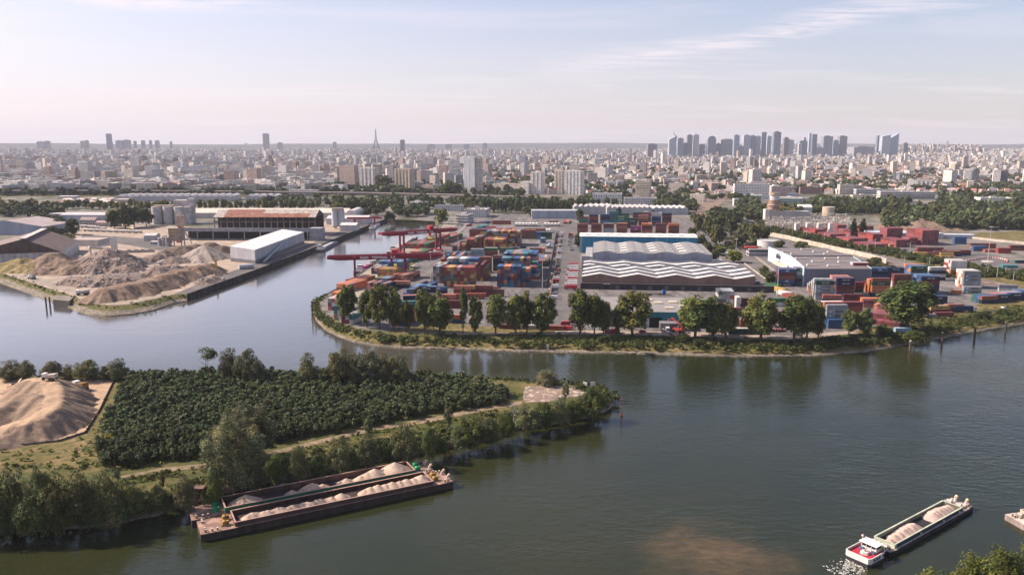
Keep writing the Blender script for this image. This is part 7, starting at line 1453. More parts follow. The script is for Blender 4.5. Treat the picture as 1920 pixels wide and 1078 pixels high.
m.build('side_bollards', M['paint'], e2); m = MB(); m.box(Ls / 2 - 1, -hw + .62, 1.22, Ls - 10, .10, 1.05, (.02, .05, .07)); m.build('side_plate', M['paint'], e2)
c0 = P(1632, 1052, 0); dirs = dv.normalized(); pb = a - dirs * 10.4 + nr * (Ws / 2)
e = tag(empty('push_boat', pb, rzs), 'white push boat with a red deck and white wheelhouse roof behind the sand barge', 'boat'); hw = 3.5; Lp = 10.0
pf = [(0, -hw + .5), (.5, -hw), (Lp - 3, -hw), (Lp, -hw + 1.6), (Lp, hw - 1.6), (Lp - 3, hw), (.5, hw), (0, hw - .5)]
m = MB(); m.prism(pf, -.5, 1.0, (.03, .028, .035)); m.build('hull', M['paint'], e)
m = MB()
for i in range(8):
 p, q = pf[i], pf[(i + 1) % 8]; m.face([(p[0], p[1], 1.0), (q[0], q[1], 1.0), (q[0], q[1], 2.6), (p[0], p[1], 2.6)], (.68, .64, .60));
 pi, qi = (Lp / 2 + (p[0] - Lp / 2) * .96, p[1] * .95), (Lp / 2 + (q[0] - Lp / 2) * .96, q[1] * .95); m.face([(qi[0], qi[1], 1.9), (pi[0], pi[1], 1.9), (pi[0], pi[1], 2.6), (qi[0], qi[1], 2.6)], (.5, .47, .45)); m.face([(p[0], p[1], 2.6), (q[0], q[1], 2.6), (qi[0], qi[1], 2.6), (pi[0], pi[1], 2.6)], (.72, .68, .64))
bw = m.build('bulwark', M['paint'], e); m = MB(); m.face([(Lp / 2 + (p[0] - Lp / 2) * .97, p[1] * .96, 1.92) for p in pf], (.42, .03, .05)); m.build('deck', M['paint'], e)
for x_ in (2.2, 3.5, 4.7, 6.6):
 m = MB(); m.box(x_, -hw - .02, 1.35, .8, .06, .75, (.03, .06, .07)); m.build('window', M['paint'], bw)
m = MB()
for i in range(6): a_ = i * math.pi / 3;
m.cyl(3.2, -.2, 1.92, 1.2, .7, (.62, .60, .56), (.7, .68, .62), n=6, r2=1.0); m.cyl(3.2, -.2, 2.6, .35, .5, (.3, .28, .26), n=8); m.build('skylight', M['paint'], e)
m = MB(); m.box(6.6, 0, 1.92, 2.4, 4.0, 2.0, (.04, .05, .06));
for y in (-2, -.7, .7, 2): m.box(5.35, y, 1.92, .14, .2, 2.0, (.7, .68, .65)); m.box(7.85, y, 1.92, .14, .2, 2.0, (.7, .68, .65))
m.box(6.6, 0, 1.95, 2.5, 4.1, .9, (.66, .63, .6)); wh_ = m.build('wheelhouse', M['paint'], e); m = MB(); m.box(6.4, 0, 3.95, 3.4, 5.0, .16, (.78, .75, .72)); m.build('roof', M['paint'], wh_)
m = MB(); m.tube((6.8, 2.7, 1.9), (6.8, 2.7, 5.2), .1, (.6, .45, .4)); m.box(6.8, 2.7, 4.6, .5, .5, .3, (.6, .5, .45)); m.build('mast', M['paint'], e); m = MB(); m.box(8.8, .9, 1.92, 1.6, 2.6, .9, (.05, .17, .33)); m.box(8.4, -2.0, 1.92, .9, .8, 1.2, (.55, .5, .1)); m.box(4.8, 1.6, 1.92, .8, 1.2, .6, (.08, .12, .2)); m.box(4.8, -1.6, 1.92, .8, 1.0, .6, (.08, .12, .2)); m.build('deck_gear', M['paint'], e)
# wake
M['foam'] = flat('foam', (.55, .55, .52)); m = MB(); rr = random.Random(3)
for i in range(260):
 u = rr.random() ** 1.6 * 9; s = rr.uniform(.06, .3); m.box(-u - .2, rr.gauss(0, 1.3 + u * .1), .0, s * 2, s, .035, (1, 1, 1), rz=rr.uniform(0, 3), bottom=False)
tag(m.build('wake', M['foam'], None, pb, rzs), kind='stuff')
# third barge tip at the right edge
a = P(1924, 1000, 0); e = barge(a + Vector((0, 4.2, 0)), R(12), 60, 9.5, (.30, .24, .22), (.50, .42, .36), 'rusty empty barge whose pale bow enters at the lower right edge', None, 9, deckc=(.50, .42, .37), coam_in=(.20, .08, .05), gearc=(.4, .35, .3), fb=1.6, ch=1.2, a0=5)
# moored vessels in the canal
def moored(pxa, pya, pxb, pyb, W, col, deck, label, z=0.0, cab=None):
 a, b = P(pxa, pya, z), P(pxb, pyb, z); d = b - a; L = d.length; e = tag(empty('moored_barge', a, math.atan2(d.y, d.x)), label, 'barge'); m = MB(); hw = W / 2
 m.prism([(0, -hw + 1), (2, -hw), (L - 3, -hw), (L, -.6), (L, .6), (L - 3, hw), (2, hw), (0, hw - 1)], -.5, 2.2, col, deck); m.build('hull', M['paint'], e); m = MB(); m.box(L * .5, 0, 2.2, L * .68, W * .72, 1.0, tuple(c * 1.1 for c in col), tuple(c * 1.1 for c in deck)); m.build('hatch', M['paint'], e)
 m = MB(); m.box(L * .08, 0, 2.2, 5, W * .6, 2.6, cab or (.6, .58, .56), (.7, .68, .66)); m.box(L * .08, 0, 4.8, 3, W * .45, 1.6, (.08, .09, .1), (.7, .68, .66)); m.build('deckhouse', M['paint'], e); return e
moored(598, 472, 628, 456, 9, (.07, .08, .10), (.30, .31, .33), 'dark grey moored barge along the left quay below the rusty hall'); moored(697, 431, 708, 422, 8, (.4, .4, .42), (.55, .55, .56), 'small pale barge at the far end of the left quay')
moored(672, 513, 712, 484, 10, (.10, .11, .13), (.26, .24, .25), 'container barge with a white deckhouse moored below the nearer crane'); moored(733, 476, 776, 446, 10, (.10, .11, .14), (.32, .30, .30), 'container barge moored under the farther crane')
blk_n = len(SPEC)
for i, (px, py, c, rz) in enumerate([(686, 504, 'magenta', R(62)), (693, 501, 'pink red', R(62)), (700, 494, 'grey', R(62)), (748, 470, 'red', R(62)), (756, 463, 'rust red', R(62))]):
 tag(link('shipping_container', C20, None, P(px, py, 3.3), rz, CC[c]), f"{c} container on a barge moored along the quay, {ordw(i)} from the near end", 'container', 'containers aboard the moored barges')
# ================================================================ the city
WC = {'white': (.74, .70, .66), 'cream': (.64, .56, .48), 'pale grey': (.52, .51, .51), 'beige': (.50, .42, .34), 'grey': (.28, .27, .28), 'pinkish': (.46, .34, .30), 'brick red': (.24, .14, .11), 'blue-grey': (.22, .25, .31), 'dark': (.10, .11, .13)}
RCOL = {'red': (.34, .15, .10), 'brown': (.24, .16, .125), 'grey': (.30, .285, .28), 'slate': (.19, .195, .22), 'pale': (.50, .46, .43)}
OCC = []           # footprints (px range, Y range) kept free of the filler
def bld(px0, px1, base, topy, depth, wc, label, cat='building', name='building', mat='facade', roof=(.40, .37, .35), group=None, rz=0.0, bands=None, parts=None):
 a = P(px0, base, 4); w = (px1 - px0) * mpp(px0, base); h = at_depth(px0, topy, a.y).z - 4; e = tag(empty(name, a, rz), label, cat, group); m = MB(); c = WC[wc] if isinstance(wc, str) else wc
 m.prism([(0, 0), (w, 0), (w, depth), (0, depth)], 0, h, tuple(min(.82, q * 1.12) for q in c), roof, win=True); m.build('wall', M[mat], e)
 m = MB();
 for (x, y, sx, sy) in [(w / 2, .15, w + .2, .5), (w / 2, depth - .15, w + .2, .5), (.15, depth / 2, .5, depth - .8), (w - .15, depth / 2, .5, depth - .8)]: m.box(x, y, h, sx, sy, 1.0, tuple(q * 1.05 for q in c))
 m.box(w * .45, depth * .5, h + .02, min(7, w * .4), min(5, depth * .4), 2.8, tuple(q * .9 for q in c)); m.box(w * .75, depth * .4, h + .02, 2, 2, 1.6, (.3, .3, .3)); m.build('roof_edge', M['concrete'], e)
 if parts: parts(e, w, depth, h, c)
 OCC.append((min(a.x, a.x + w) - 6, max(a.x, a.x + w) + 6, a.y - 10, a.y + depth + 8)); return e
def fins(n, col, y=-.4, lo=0):
 def f(e, w, d, h, c):
  for i in range(n):
   m = MB(); x = w * (i + .5) / n; m.box(x, y, lo, w / n * .34, .9, h - lo - .4, col); m.build('fin', M['concrete'], e)
 return f
def slabs(col=(.60, .56, .52), step=2.9, x0=0, x1=1):
 def f(e, w, d, h, c):
  m = MB(); z = 3.0
  while z < h - 1: m.box(w * (x0 + x1) / 2, -.6, z, w * (x1 - x0), 1.2, 1.0, col); z += step
  m.build('balconies', M['concrete'], e)
 return f
# the tall white tower: three slabs
a = P(870, 366, 4); s = mpp(870, 366); h = at_depth(870, 295, a.y).z - 4; e = tag(empty('tower_block', a, -.3), 'tallest white tower block with a dark vertical slit, standing alone at centre left', 'tower')
for nm, x0, x1, y0, hh, c, mt in [('slab', 0, 10.5, 0, h, (.72, .71, .71), 'facade'), ('slab', 12, 22, -2, h + 2, (.76, .75, .74), 'facade'), ('slab', 22.05, 32, 2, h - .5, (.60, .54, .48), 'balcony')]:
 m = MB(); m.box((x0 + x1) / 2 * s, 8 + y0, 0, (x1 - x0) * s, 16, hh, c, (.4, .38, .36), win=(mt == 'balcony')); m.build('slab', M[mt], e)
m = MB(); m.box(11.2 * s, 8, 0, 2.0 * s, 12, h - 2, (.12, .12, .13)); m.build('stair_slit', M['concrete'], e); m = MB(); m.box(14 * s, 8, h, 8, 6, 3, (.5, .48, .46)); m.tube((20 * s, 8, h), (20 * s, 8, h + 8), .2, (.4, .4, .4)); m.build('roof_plant', M['concrete'], e)
OCC.append((a.x - 5, a.x + 40 * s, a.y - 10, a.y + 25))
B = [ # px0,px1,base,top,depth,colour,label,mat,parts
 (672, 709, 361, 315, 18, 'cream', 'cream tower block with blue-white balcony band, left of centre', 'balcony', fins(4, (.50, .50, .54))), (737, 776, 361, 317, 18, 'beige', 'beige tower block with ribbed front right of the tree clump', 'balcony', fins(5, (.52, .45, .34))),
 (634, 671, 356, 311, 16, 'pinkish', 'pinkish tall slab just left of the cream tower block', 'facade', None), (724, 740, 350, 312, 16, 'grey', 'grey slab hidden behind the beige tower block', 'facade', None),
 (992, 1018, 364, 323, 18, 'white', 'white tower block left of the attached twin pair', 'facade', fins(3, (.62, .58, .54))), (1036, 1056, 363, 320, 18, 'cream', 'cream left half of the attached twin tower pair', 'balcony', fins(3, (.58, .52, .44))), (1055, 1092, 365, 321, 18, 'white', 'white right half of the attached twin tower pair', 'facade', fins(5, (.64, .62, .6))),
 (1188, 1218, 371, 339, 14, 'cream', 'cream grid-fronted block with dark floors near the railway', 'glassgrid', slabs((.6, .52, .4), 3.2)), (1376, 1440, 373, 346, 16, 'white', 'long white office block pierced by small square windows', 'facade', None), (1446, 1484, 368, 351, 16, 'pinkish', 'red brick block with a dark front beside the white office', 'facade', None),
 (1500, 1540, 364, 352, 14, 'brick red', 'second red brick block right of the white office', 'facade', None), (1376, 1418, 386, 374, 18, 'white', 'low stepped office with teal glass ribbons at the railway', 'ribbon', slabs((.12, .26, .28), 3.4)), (1390, 1425, 381, 366, 14, 'white', 'upper stepped office with teal glass ribbons', 'ribbon', slabs((.12, .26, .28), 3.4)),
 (1455, 1500, 384, 371, 20, 'white', 'stepped glazed office right of the chimney tower', 'ribbon', slabs((.12, .26, .28), 3.4)), (1470, 1494, 378, 364, 14, 'blue-grey', 'dark glazed upper office right of the chimney tower', 'ribbon', None), (1502, 1532, 385, 374, 16, 'blue-grey', 'dark glazed office left of the round tree', 'ribbon', slabs((.35, .4, .42), 3.4)),
 (147, 175, 345, 303, 16, 'pale grey', 'pale grey tower with balconies above the rounded block at left', 'balcony', slabs((.55, .54, .54))), (150, 190, 347, 321, 18, 'grey', 'grey rounded block in front of the pale grey tower', 'facade', None), (20, 53, 343, 320, 18, 'pale grey', 'pale balconied block at far left by the cranes', 'balcony', slabs()), (56, 98, 341, 318, 20, 'white', 'white wide block with balconies near the left edge', 'balcony', slabs()),
 (199, 268, 338, 321, 14, 'grey', 'very long grey slab block behind the small white towers', 'facade', None), (268, 293, 343, 324, 14, 'cream', 'small cream and grey tower, leftmost of three', 'facade', fins(2, (.58, .52, .44))), (302, 328, 344, 324, 14, 'cream', 'small cream and white tower, middle of three', 'facade', fins(2, (.6, .56, .5))), (345, 371, 350, 328, 14, 'white', 'small white tower, rightmost of three', 'balcony', slabs()),
 (338, 428, 332, 313, 14, 'blue-grey', 'long blue-grey slab block behind the small white tower', 'facade', None), (447, 461, 328, 302, 14, 'grey', 'slender grey tower right of the blue-grey slab', 'facade', None), (206, 270, 320, 306, 14, 'cream', 'cream serrated slab behind the very long grey slab', 'facade', fins(6, (.5, .45, .4))), (465, 492, 345, 323, 14, 'pale grey', 'pale grey block at the left of the red-roofed quarter', 'facade', None),
 (519, 542, 342, 326, 12, 'white', 'small white cube block among low houses', 'facade', None), (560, 586, 342, 327, 12, 'white', 'white cube block with cream side', 'facade', None), (586, 597, 341, 325, 12, 'cream', 'cream narrow block joined to the white cube', 'facade', None), (582, 600, 354, 340, 14, 'grey', 'grey end of the low block left of the trees', 'facade', None), (600, 633, 353, 334, 14, 'pale grey', 'pale low block left of the trees and cream tower', 'facade', None),
 (606, 630, 330, 313, 14, 'beige', 'beige block behind the low pale block', 'facade', None), (600, 614, 316, 303, 12, 'pale grey', 'distant pale tower over the beige block', 'facade', None), (788, 815, 364, 348, 12, 'pinkish', 'low pinkish block right of the beige tower block', 'facade', None), (920, 985, 362, 345, 20, 'cream', 'wide cream block right of the tallest white tower', 'facade', None), (919, 950, 345, 338, 16, 'dark', 'dark roofed block above the wide cream block', 'facade', None),
 (977, 992, 364, 342, 12, 'white', 'small white block left of the white tower block', 'facade', None), (1698, 1712, 357, 337, 14, 'white', 'white left slab of the ribbed pair at right', 'facade', None), (1712, 1744, 358, 338, 14, 'pale grey', 'pale ribbed slab of the pair at right', 'facade', fins(4, (.62, .58, .55))), (1671, 1690, 345, 326, 14, 'blue-grey', 'blue-grey tower with white side left of the ribbed pair', 'facade', fins(1, (.6, .57, .54))),
 (1803, 1818, 344, 320, 14, 'white', 'white half of the left tower at the right edge', 'facade', None), (1818, 1833, 345, 321, 14, 'dark', 'dark half of the left tower at the right edge', 'facade', None), (1857, 1872, 350, 320, 14, 'white', 'white half of the right tower at the right edge', 'facade', None), (1872, 1886, 350, 321, 14, 'dark', 'dark half of the right tower at the right edge', 'facade', None), (1914, 1935, 348, 318, 14, 'white', 'white tower cut by the right edge', 'facade', None),
 (1762, 1825, 353, 342, 12, 'grey', 'long grey balconied slab below the right edge towers', 'balcony', slabs()), (1605, 1680, 366, 356, 20, 'pale grey', 'left wing of the long white office with window bands', 'ribbon', None), (1650, 1747, 373, 360, 22, 'white', 'long white office with dark window bands at right', 'ribbon', slabs((.58, .55, .52), 3.4)), (1598, 1640, 378, 367, 16, 'cream', 'cream low block at the trees right of centre', 'facade', None),
 (1837, 1893, 391, 372, 24, 'white', 'white villa-like office among trees at right', 'facade', None), (1895, 1930, 389, 378, 20, 'white', 'white low office cut by the right edge', 'ribbon', None), (1675, 1720, 384, 377, 14, 'white', 'low white arcade building before the long office', 'facade', None), (1682, 1735, 398, 391, 12, 'white', 'low pale shed among trees at right', 'facade', None),
 (542, 598, 367, 356, 16, 'white', 'white grid-fronted office above the viaduct left of centre', 'glassgrid', slabs((.6, .58, .56), 3.4)), (1188, 1240, 405, 400, 14, 'pale grey', 'flat pale pavilion at the yard rear', 'facade', None), (1256, 1300, 384, 376, 18, 'pale grey', 'low pale workshop left of the railway', 'facade', None), (1250, 1266, 376, 364, 20, 'grey', 'grey gabled workshop beside the dense tree', 'facade', None),
 (1170, 1230, 390, 372, 22, 'pale grey', 'stepped white factory block near the cream grid block', 'facade', None), (1110, 1165, 384, 364, 22, 'white', 'white factory complex behind the hedge trees', 'facade', None), (1290, 1320, 378, 365, 18, 'cream', 'cream workshop with grey roof beside the railway', 'facade', None), (1400, 1432, 330, 316, 14, 'pinkish', 'pinkish long block in the middle distance right', 'facade', None), (1543, 1570, 325, 311, 14, 'pale grey', 'grey long block with dark roof in the middle distance', 'facade', None),
 (828, 843, 292, 281, 14, 'beige', 'distant beige block left of the tallest white tower', 'facade', None), (310, 322, 292, 281, 12, 'blue-grey', 'distant dark tower in the left middle distance', 'facade', None), (455, 467, 281, 269, 14, 'blue-grey', 'distant blue-grey tower pair at left horizon', 'facade', None), (1705, 1740, 307, 298, 20, 'pale grey', 'distant pale block at right with a dark roof', 'facade', None), (1190, 1192, 300, 292, 4, 'white', 'thin distant white spire in the middle distance', 'facade', None),
 (852, 881, 418, 403, 16, 'pale grey', 'three storey grid-windowed terminal office at the canal end', 'glassgrid', slabs((.42, .40, .40), 3.4)), (875, 912, 408, 394, 40, 'pale grey', 'long pale shed behind the terminal office', 'facade', None), (815, 868, 396, 386, 14, 'pale grey', 'low grey depot behind the canal end trees', 'facade', None), (765, 800, 392, 379, 14, 'pale grey', 'flat grey depot behind the canal trees', 'facade', None),
]
for (a0, a1, b_, t_, d_, c_, lab, mt, pf_) in B: bld(a0 + (3 if 'tower' in lab or a1 - a0 < 36 else 0), a1, b_, t_, d_, c_, lab, 'tower' if 'tower' in lab else 'building', 'tower_block' if 'tower' in lab else 'apartment_building' if 'block' in lab or 'slab' in lab else 'building', mt, rz=-.42 if 'tower' in lab or a1 - a0 < 36 else -.12, parts=pf_)
# long sheds
def shed(px0, px1, py, topy, depth, lab, col=(.42, .42, .44), roof=(.50, .47, .46), n=0, rz=0.0):
 a = P(px0, py, 4); w = (px1 - px0) * mpp(px0, py); h = at_depth(px0, topy, a.y).z - 4; e = tag(empty('warehouse', a, rz), lab, 'warehouse'); m = MB(); m.box(w / 2, depth / 2, 0, w, depth, h, col, roof); m.build('wall', M['metal'], e)
 if n:
  m = MB()
  for i in range(n): x = w * (i + .5) / n; m.gable(x - w / n * .5, x + w / n * .5, 0, depth, h + .05, h + 2.4, roof, tuple(q * 1.2 for q in roof), 0, 'y')
  m.build('roof', M['metal'], e); m = MB()
  for i in range(n): x = w * (i + .5) / n; m.box(x, depth * .3, h + 2.2, w / n * .25, depth * .4, .5, (.55, .53, .51))
  m.build('roof_lights', M['metal'], e)
 OCC.append((a.x - 5, a.x + w + 5, a.y - 8, a.y + depth + 8)); return e
shed(218, 432, 378, 368, 60, 'very long ridged pale blue-grey sheds behind the line of plane trees', n=16); shed(460, 515, 377, 368, 50, 'ridged pale shed left of the white grid office', n=4); shed(655, 702, 366, 358, 40, 'white arched shed above the viaduct', (.45, .42, .4), (.62, .52, .46), n=1); shed(997, 1085, 410, 395, 24, 'long grey-blue flat shed behind the terminal with a mural', (.33, .36, .42), (.42, .42, .44)); shed(1076, 1150, 402, 388, 50, 'grey low workshops with cluttered roofs behind the green stacks', (.35, .36, .38), (.42, .39, .39), n=7)
shed(1138, 1222, 404, 390, 50, 'wide grey flat-roofed works with roof fans', (.34, .36, .38), (.36, .33, .33), n=9); shed(1225, 1290, 403, 391, 44, 'grey-green roofed works beside the railway trees', (.36, .40, .42), (.42, .40, .40), n=6); shed(1631, 1760, 446, 436, 24, 'long pale blue-grey metal shed behind the red depot', (.40, .43, .48), (.5, .52, .56), rz=-R(8)); shed(1760, 1826, 447, 440, 14, 'low pale lean-to continuing the long metal shed', (.40, .42, .45), (.5, .5, .52), rz=-R(6))
shed(108, 140, 374, 368, 20, 'small white shed among the camp roofs', (.55, .52, .5), (.6, .56, .54)); shed(215, 240, 380, 374, 20, 'cream low shed right of the camp roofs', (.5, .45, .4), (.62, .54, .48))
for i in range(34): p_ = P(random.uniform(118, 215), random.uniform(375, 383), 4); m = MB(); w_ = random.uniform(7, 16); m.box(0, 0, 0, w_, 7, 3, (.5, .45, .42)); m.gable(-w_ / 2, w_ / 2, -3.5, 3.5, 3.02, 4.6, random.choice([(.5, .25, .17), (.65, .6, .56), (.6, .5, .44)])); tag(m.build('camp_hut', M['paint'], None, p_, random.uniform(-.3, .3)), f"small hut with a light roof in the camp behind the plane trees, {ordw(i)} counted", 'hut', 'huts of the camp')
# mural on the shed
# viaduct
e = tag(empty('viaduct', P(480, 369, 4)), 'long dark elevated motorway viaduct crossing behind the port', 'viaduct'); p0 = e.location.copy(); pts = [P(-300, 366, 4), P(0, 366, 4), P(240, 366, 4), P(480, 368, 4), P(700, 371, 4), P(860, 375, 4), P(960, 378, 4), P(1050, 381, 4)]; m = MB(); m2 = MB()
for i in range(len(pts) - 1):
 a_, b_ = pts[i] - p0, pts[i + 1] - p0; d = b_ - a_; m.box((a_.x + b_.x) / 2, (a_.y + b_.y) / 2, 7.5, d.length + 1, 17, 2.0, (.17, .14, .13), (.22, .20, .20), rz=math.atan2(d.y, d.x)); n = int(d.length / 26)
 m2.box((a_.x + b_.x) / 2, (a_.y + b_.y) / 2, 9.52, d.length + 1, 16, .9, (.26, .22, .20), rz=math.atan2(d.y, d.x))
 for k in range(n): q = a_.lerp(b_, (k + .5) / n); m.box(q.x, q.y, 0, 1.6, 12, 7.45, (.20, .17, .16))
m.build('deck', M['concrete'], e); m2.build('parapet', M['concrete'], e)
# power plant: chimney tower, sheds and a field of switchgear
e = tag(empty('chimney_tower', P(1441, 414, 4)), 'stout banded brown and white chimney tower of the power station', 'chimney'); hz = lambda py: at_depth(1441, py, e.location.y).z - 4; m = MB(); m.cyl(9, 8, 0, 8.5, hz(376), (.30, .19, .15), n=20, r2=7.5); m.cyl(9, 8, hz(386), 9.2, 1.6, (.45, .35, .3), n=20); m.cyl(9, 8, hz(396), 9.2, 1.6, (.45, .35, .3), n=20); m.build('lower_stack', M['concrete'], e); m = MB(); m.cyl(9, 8, hz(376), 6.2, hz(366) - hz(376), (.58, .55, .54), n=20); m.cyl(9, 8, hz(366), 7.6, 3, (.50, .38, .28), (.2, .15, .12), n=20); m.build('upper_stack', M['concrete'], e)
m = MB(); m.box(28, 6, 0, 58, 14, 13, (.42, .38, .36), (.5, .46, .44)); m.box(-3, 2, 0, 6, 10, 16, (.62, .58, .55)); m.box(56, 6, 0, 10, 12, 11, (.6, .56, .53)); m.build('machine_hall', M['metal'], e); m = MB()
for x in (-2, 20, 34): m.tube((x, 2, 0), (x, 2, 22), .8, (.55, .38, .08));
m.tube((14, -1, 20), (36, -1, 15), .9, (.55, .38, .08)); m.build('yellow_pipes', M['paint'], e)
e = tag(empty('turbine_house', P(1498, 407, 4)), 'white faceted turbine house with yellow pipes', 'plant'); m = MB(); m.box(9, 6, 8, 20, 12, 6, (.55, .54, .54)); m.gable(-1, 19, 0, 12, 14.02, 18, (.72, .70, .68), (.6, .58, .56)); m.build('house', M['metal'], e); m = MB()
for x in (0, 6, 12, 18): m.box(x, 1, 0, 1, 1, 8, (.5, .36, .1)); m.box(x, 10, 0, 1, 1, 8, (.5, .36, .1))
m.box(-14, 2, 11, 28, 1.4, 1.4, (.55, .40, .1)); m.build('frame', M['paint'], e)
e = tag(empty('storage_tank', P(1556, 405, 4)), 'tall round beige storage tank right of the turbine house', 'tank'); m = MB(); m.cyl(0, 6, 0, 9, 13, (.52, .42, .32), (.5, .44, .38), n=28); m.build('shell', M['metal'], e)
for i in range(4):
 m = MB(); m.box(0, 0, 0, 5, 5, 10, (.66, .60, .54)); tag(m.build('fire_wall', M['concrete'], None, P(1494 + i * 21, 434, 4)), f"tall white fire wall of the switchyard, {ordw(i)} from left", 'wall', 'white fire walls of the switchyard')
for rw, (py0, n) in enumerate([(429, 60), (424, 60), (418, 55), (412, 50)]):
 for i in range(n):
  m = MB()
  if i % 9 == 4: m.box(0, 0, 0, 4, 3, 3, (.3, .31, .34)); m.cyl(1, 0, 3, .4, 2, (.4, .3, .25), n=6)
  else: m.tube((-2.5, 0, 0), (-2.5, 0, 8), .22, (.42, .40, .38), 4); m.tube((2.5, 0, 0), (2.5, 0, 8), .22, (.42, .40, .38), 4); m.tube((-3, 0, 8), (3, 0, 8), .22, (.45, .42, .4), 4); m.cyl(0, 0, 0, .35, 5, (.40, .30, .26), n=6)
  tag(m.build('switchgear', M['paint'], None, P(1434 + 160 * (i + random.uniform(.2, .8)) / n, py0 + random.uniform(-1.5, 1.5), 4), random.choice((0, R(90))) + R(8)), f"thin steel switchgear frame of the power station, {['front', 'second', 'third', 'rear'][rw]} row, {ordw(i)} from left", 'switchgear', 'switchgear of the power station')
# earth mound right
hx0, hx1 = P(1690, 440, 4), P(1755, 425, 4)
heap('earth_mound', [pk(1715, 428, 11, 14, .35), pk(1735, 428, 10, 12, .35), pk(1700, 430, 7, 8, .35)], (min(hx0.x, hx1.x) - 25, hx1.x + 45, hx0.y - 20, hx1.y + 70), 'broad low brown earth mound behind the long metal shed', [M['soil']], step=3, rough=1.0)
# ------------------------------------------------ skyline
def sky_tower(px0, px1, topy, Y, label, col, prof=None, depth=None, mat='glassgrid', topy2=None, extra=None, name='skyscraper', cat='skyscraper'):
 t = at_depth(px0, topy, Y); w = (px1 - px0) * Y / FPX * 1.0; z0 = gz(t.x, Y) - 4; h = t.z - z0; e = tag(empty(name, (t.x, Y, z0)), label, cat); d = depth or max(18, w * .8); m = MB()
 h2 = (at_depth(px1, topy2, Y).z - z0) if topy2 else h
 if prof == 'dome':
  K = 12; pts = [(w / 2 + w / 2 * math.cos(math.pi * k / K), h - w * .55 + w * .55 * math.sin(math.pi * k / K)) for k in range(K + 1)]
  poly = [(0, 0), (w, 0)] + pts; m.face([(x, 0, z) for x, z in poly], col, [(x, z) for x, z in poly]); m.face([(x, d, z) for x, z in reversed(poly)], col)
  for i in range(len(poly)): a, b = poly[i], poly[(i + 1) % len(poly)]; m.face([(a[0], 0, a[1]), (a[0], d, a[1]), (b[0], d, b[1]), (b[0], 0, b[1])], col)
 elif prof == 'taper': m.prism([(0, 0), (w, 0), (w, d), (0, d)], 0, h * .55, col, win=True); m.prism([(0, .1), (w * .96, .1), (w * .92, d * .95), (0, d * .95)], h * .55, h, col, win=True)
 else: m.prism([(0, 0), (w, 0), (w, d), (0, d)], 0, h, col, tuple(c * .9 for c in col), win=True, topz=[h, h2, h2, h])
 m.build('shaft', M[mat], e); m = MB(); m.box(w * .5, d * .5, min(h, h2) - .5 if prof is None and not topy2 else h * .5, w * .5, d * .5, 6 if prof is None and not topy2 else 2, tuple(c * .8 for c in col)); m.build('plant_room', M['metal'], e)
 if extra: extra(e, w, d, h)
 return e
GL, GD, GB, GW_ = (.44, .49, .55), (.11, .14, .18), (.27, .34, .43), (.66, .66, .67)
def antenna(hh, x=.5):
 def f(e, w, d, h): m = MB(); m.tube((w * x, d / 2, h), (w * x, d / 2, h + hh), 1.2, (.25, .25, .28), 5, .4); m.build('antenna', M['metal'], e)
 return f
def lip(e, w, d, h):
 m = MB(); m.tube((w * .9, 0, h - 15), (w * 1.05, 0, h + 20), 4, (.13, .14, .18), 6, 3.2); m.tube((w * 1.05, 0, h + 20), (w * .62, 0, h + 38), 3.2, (.13, .14, .18), 6, 2.0); m.tube((w * .62, 0, h + 38), (w * .6, 0, h + 62), 2.0, (.13, .14, .18), 6, .7); m.build('spire', M['metal'], e)
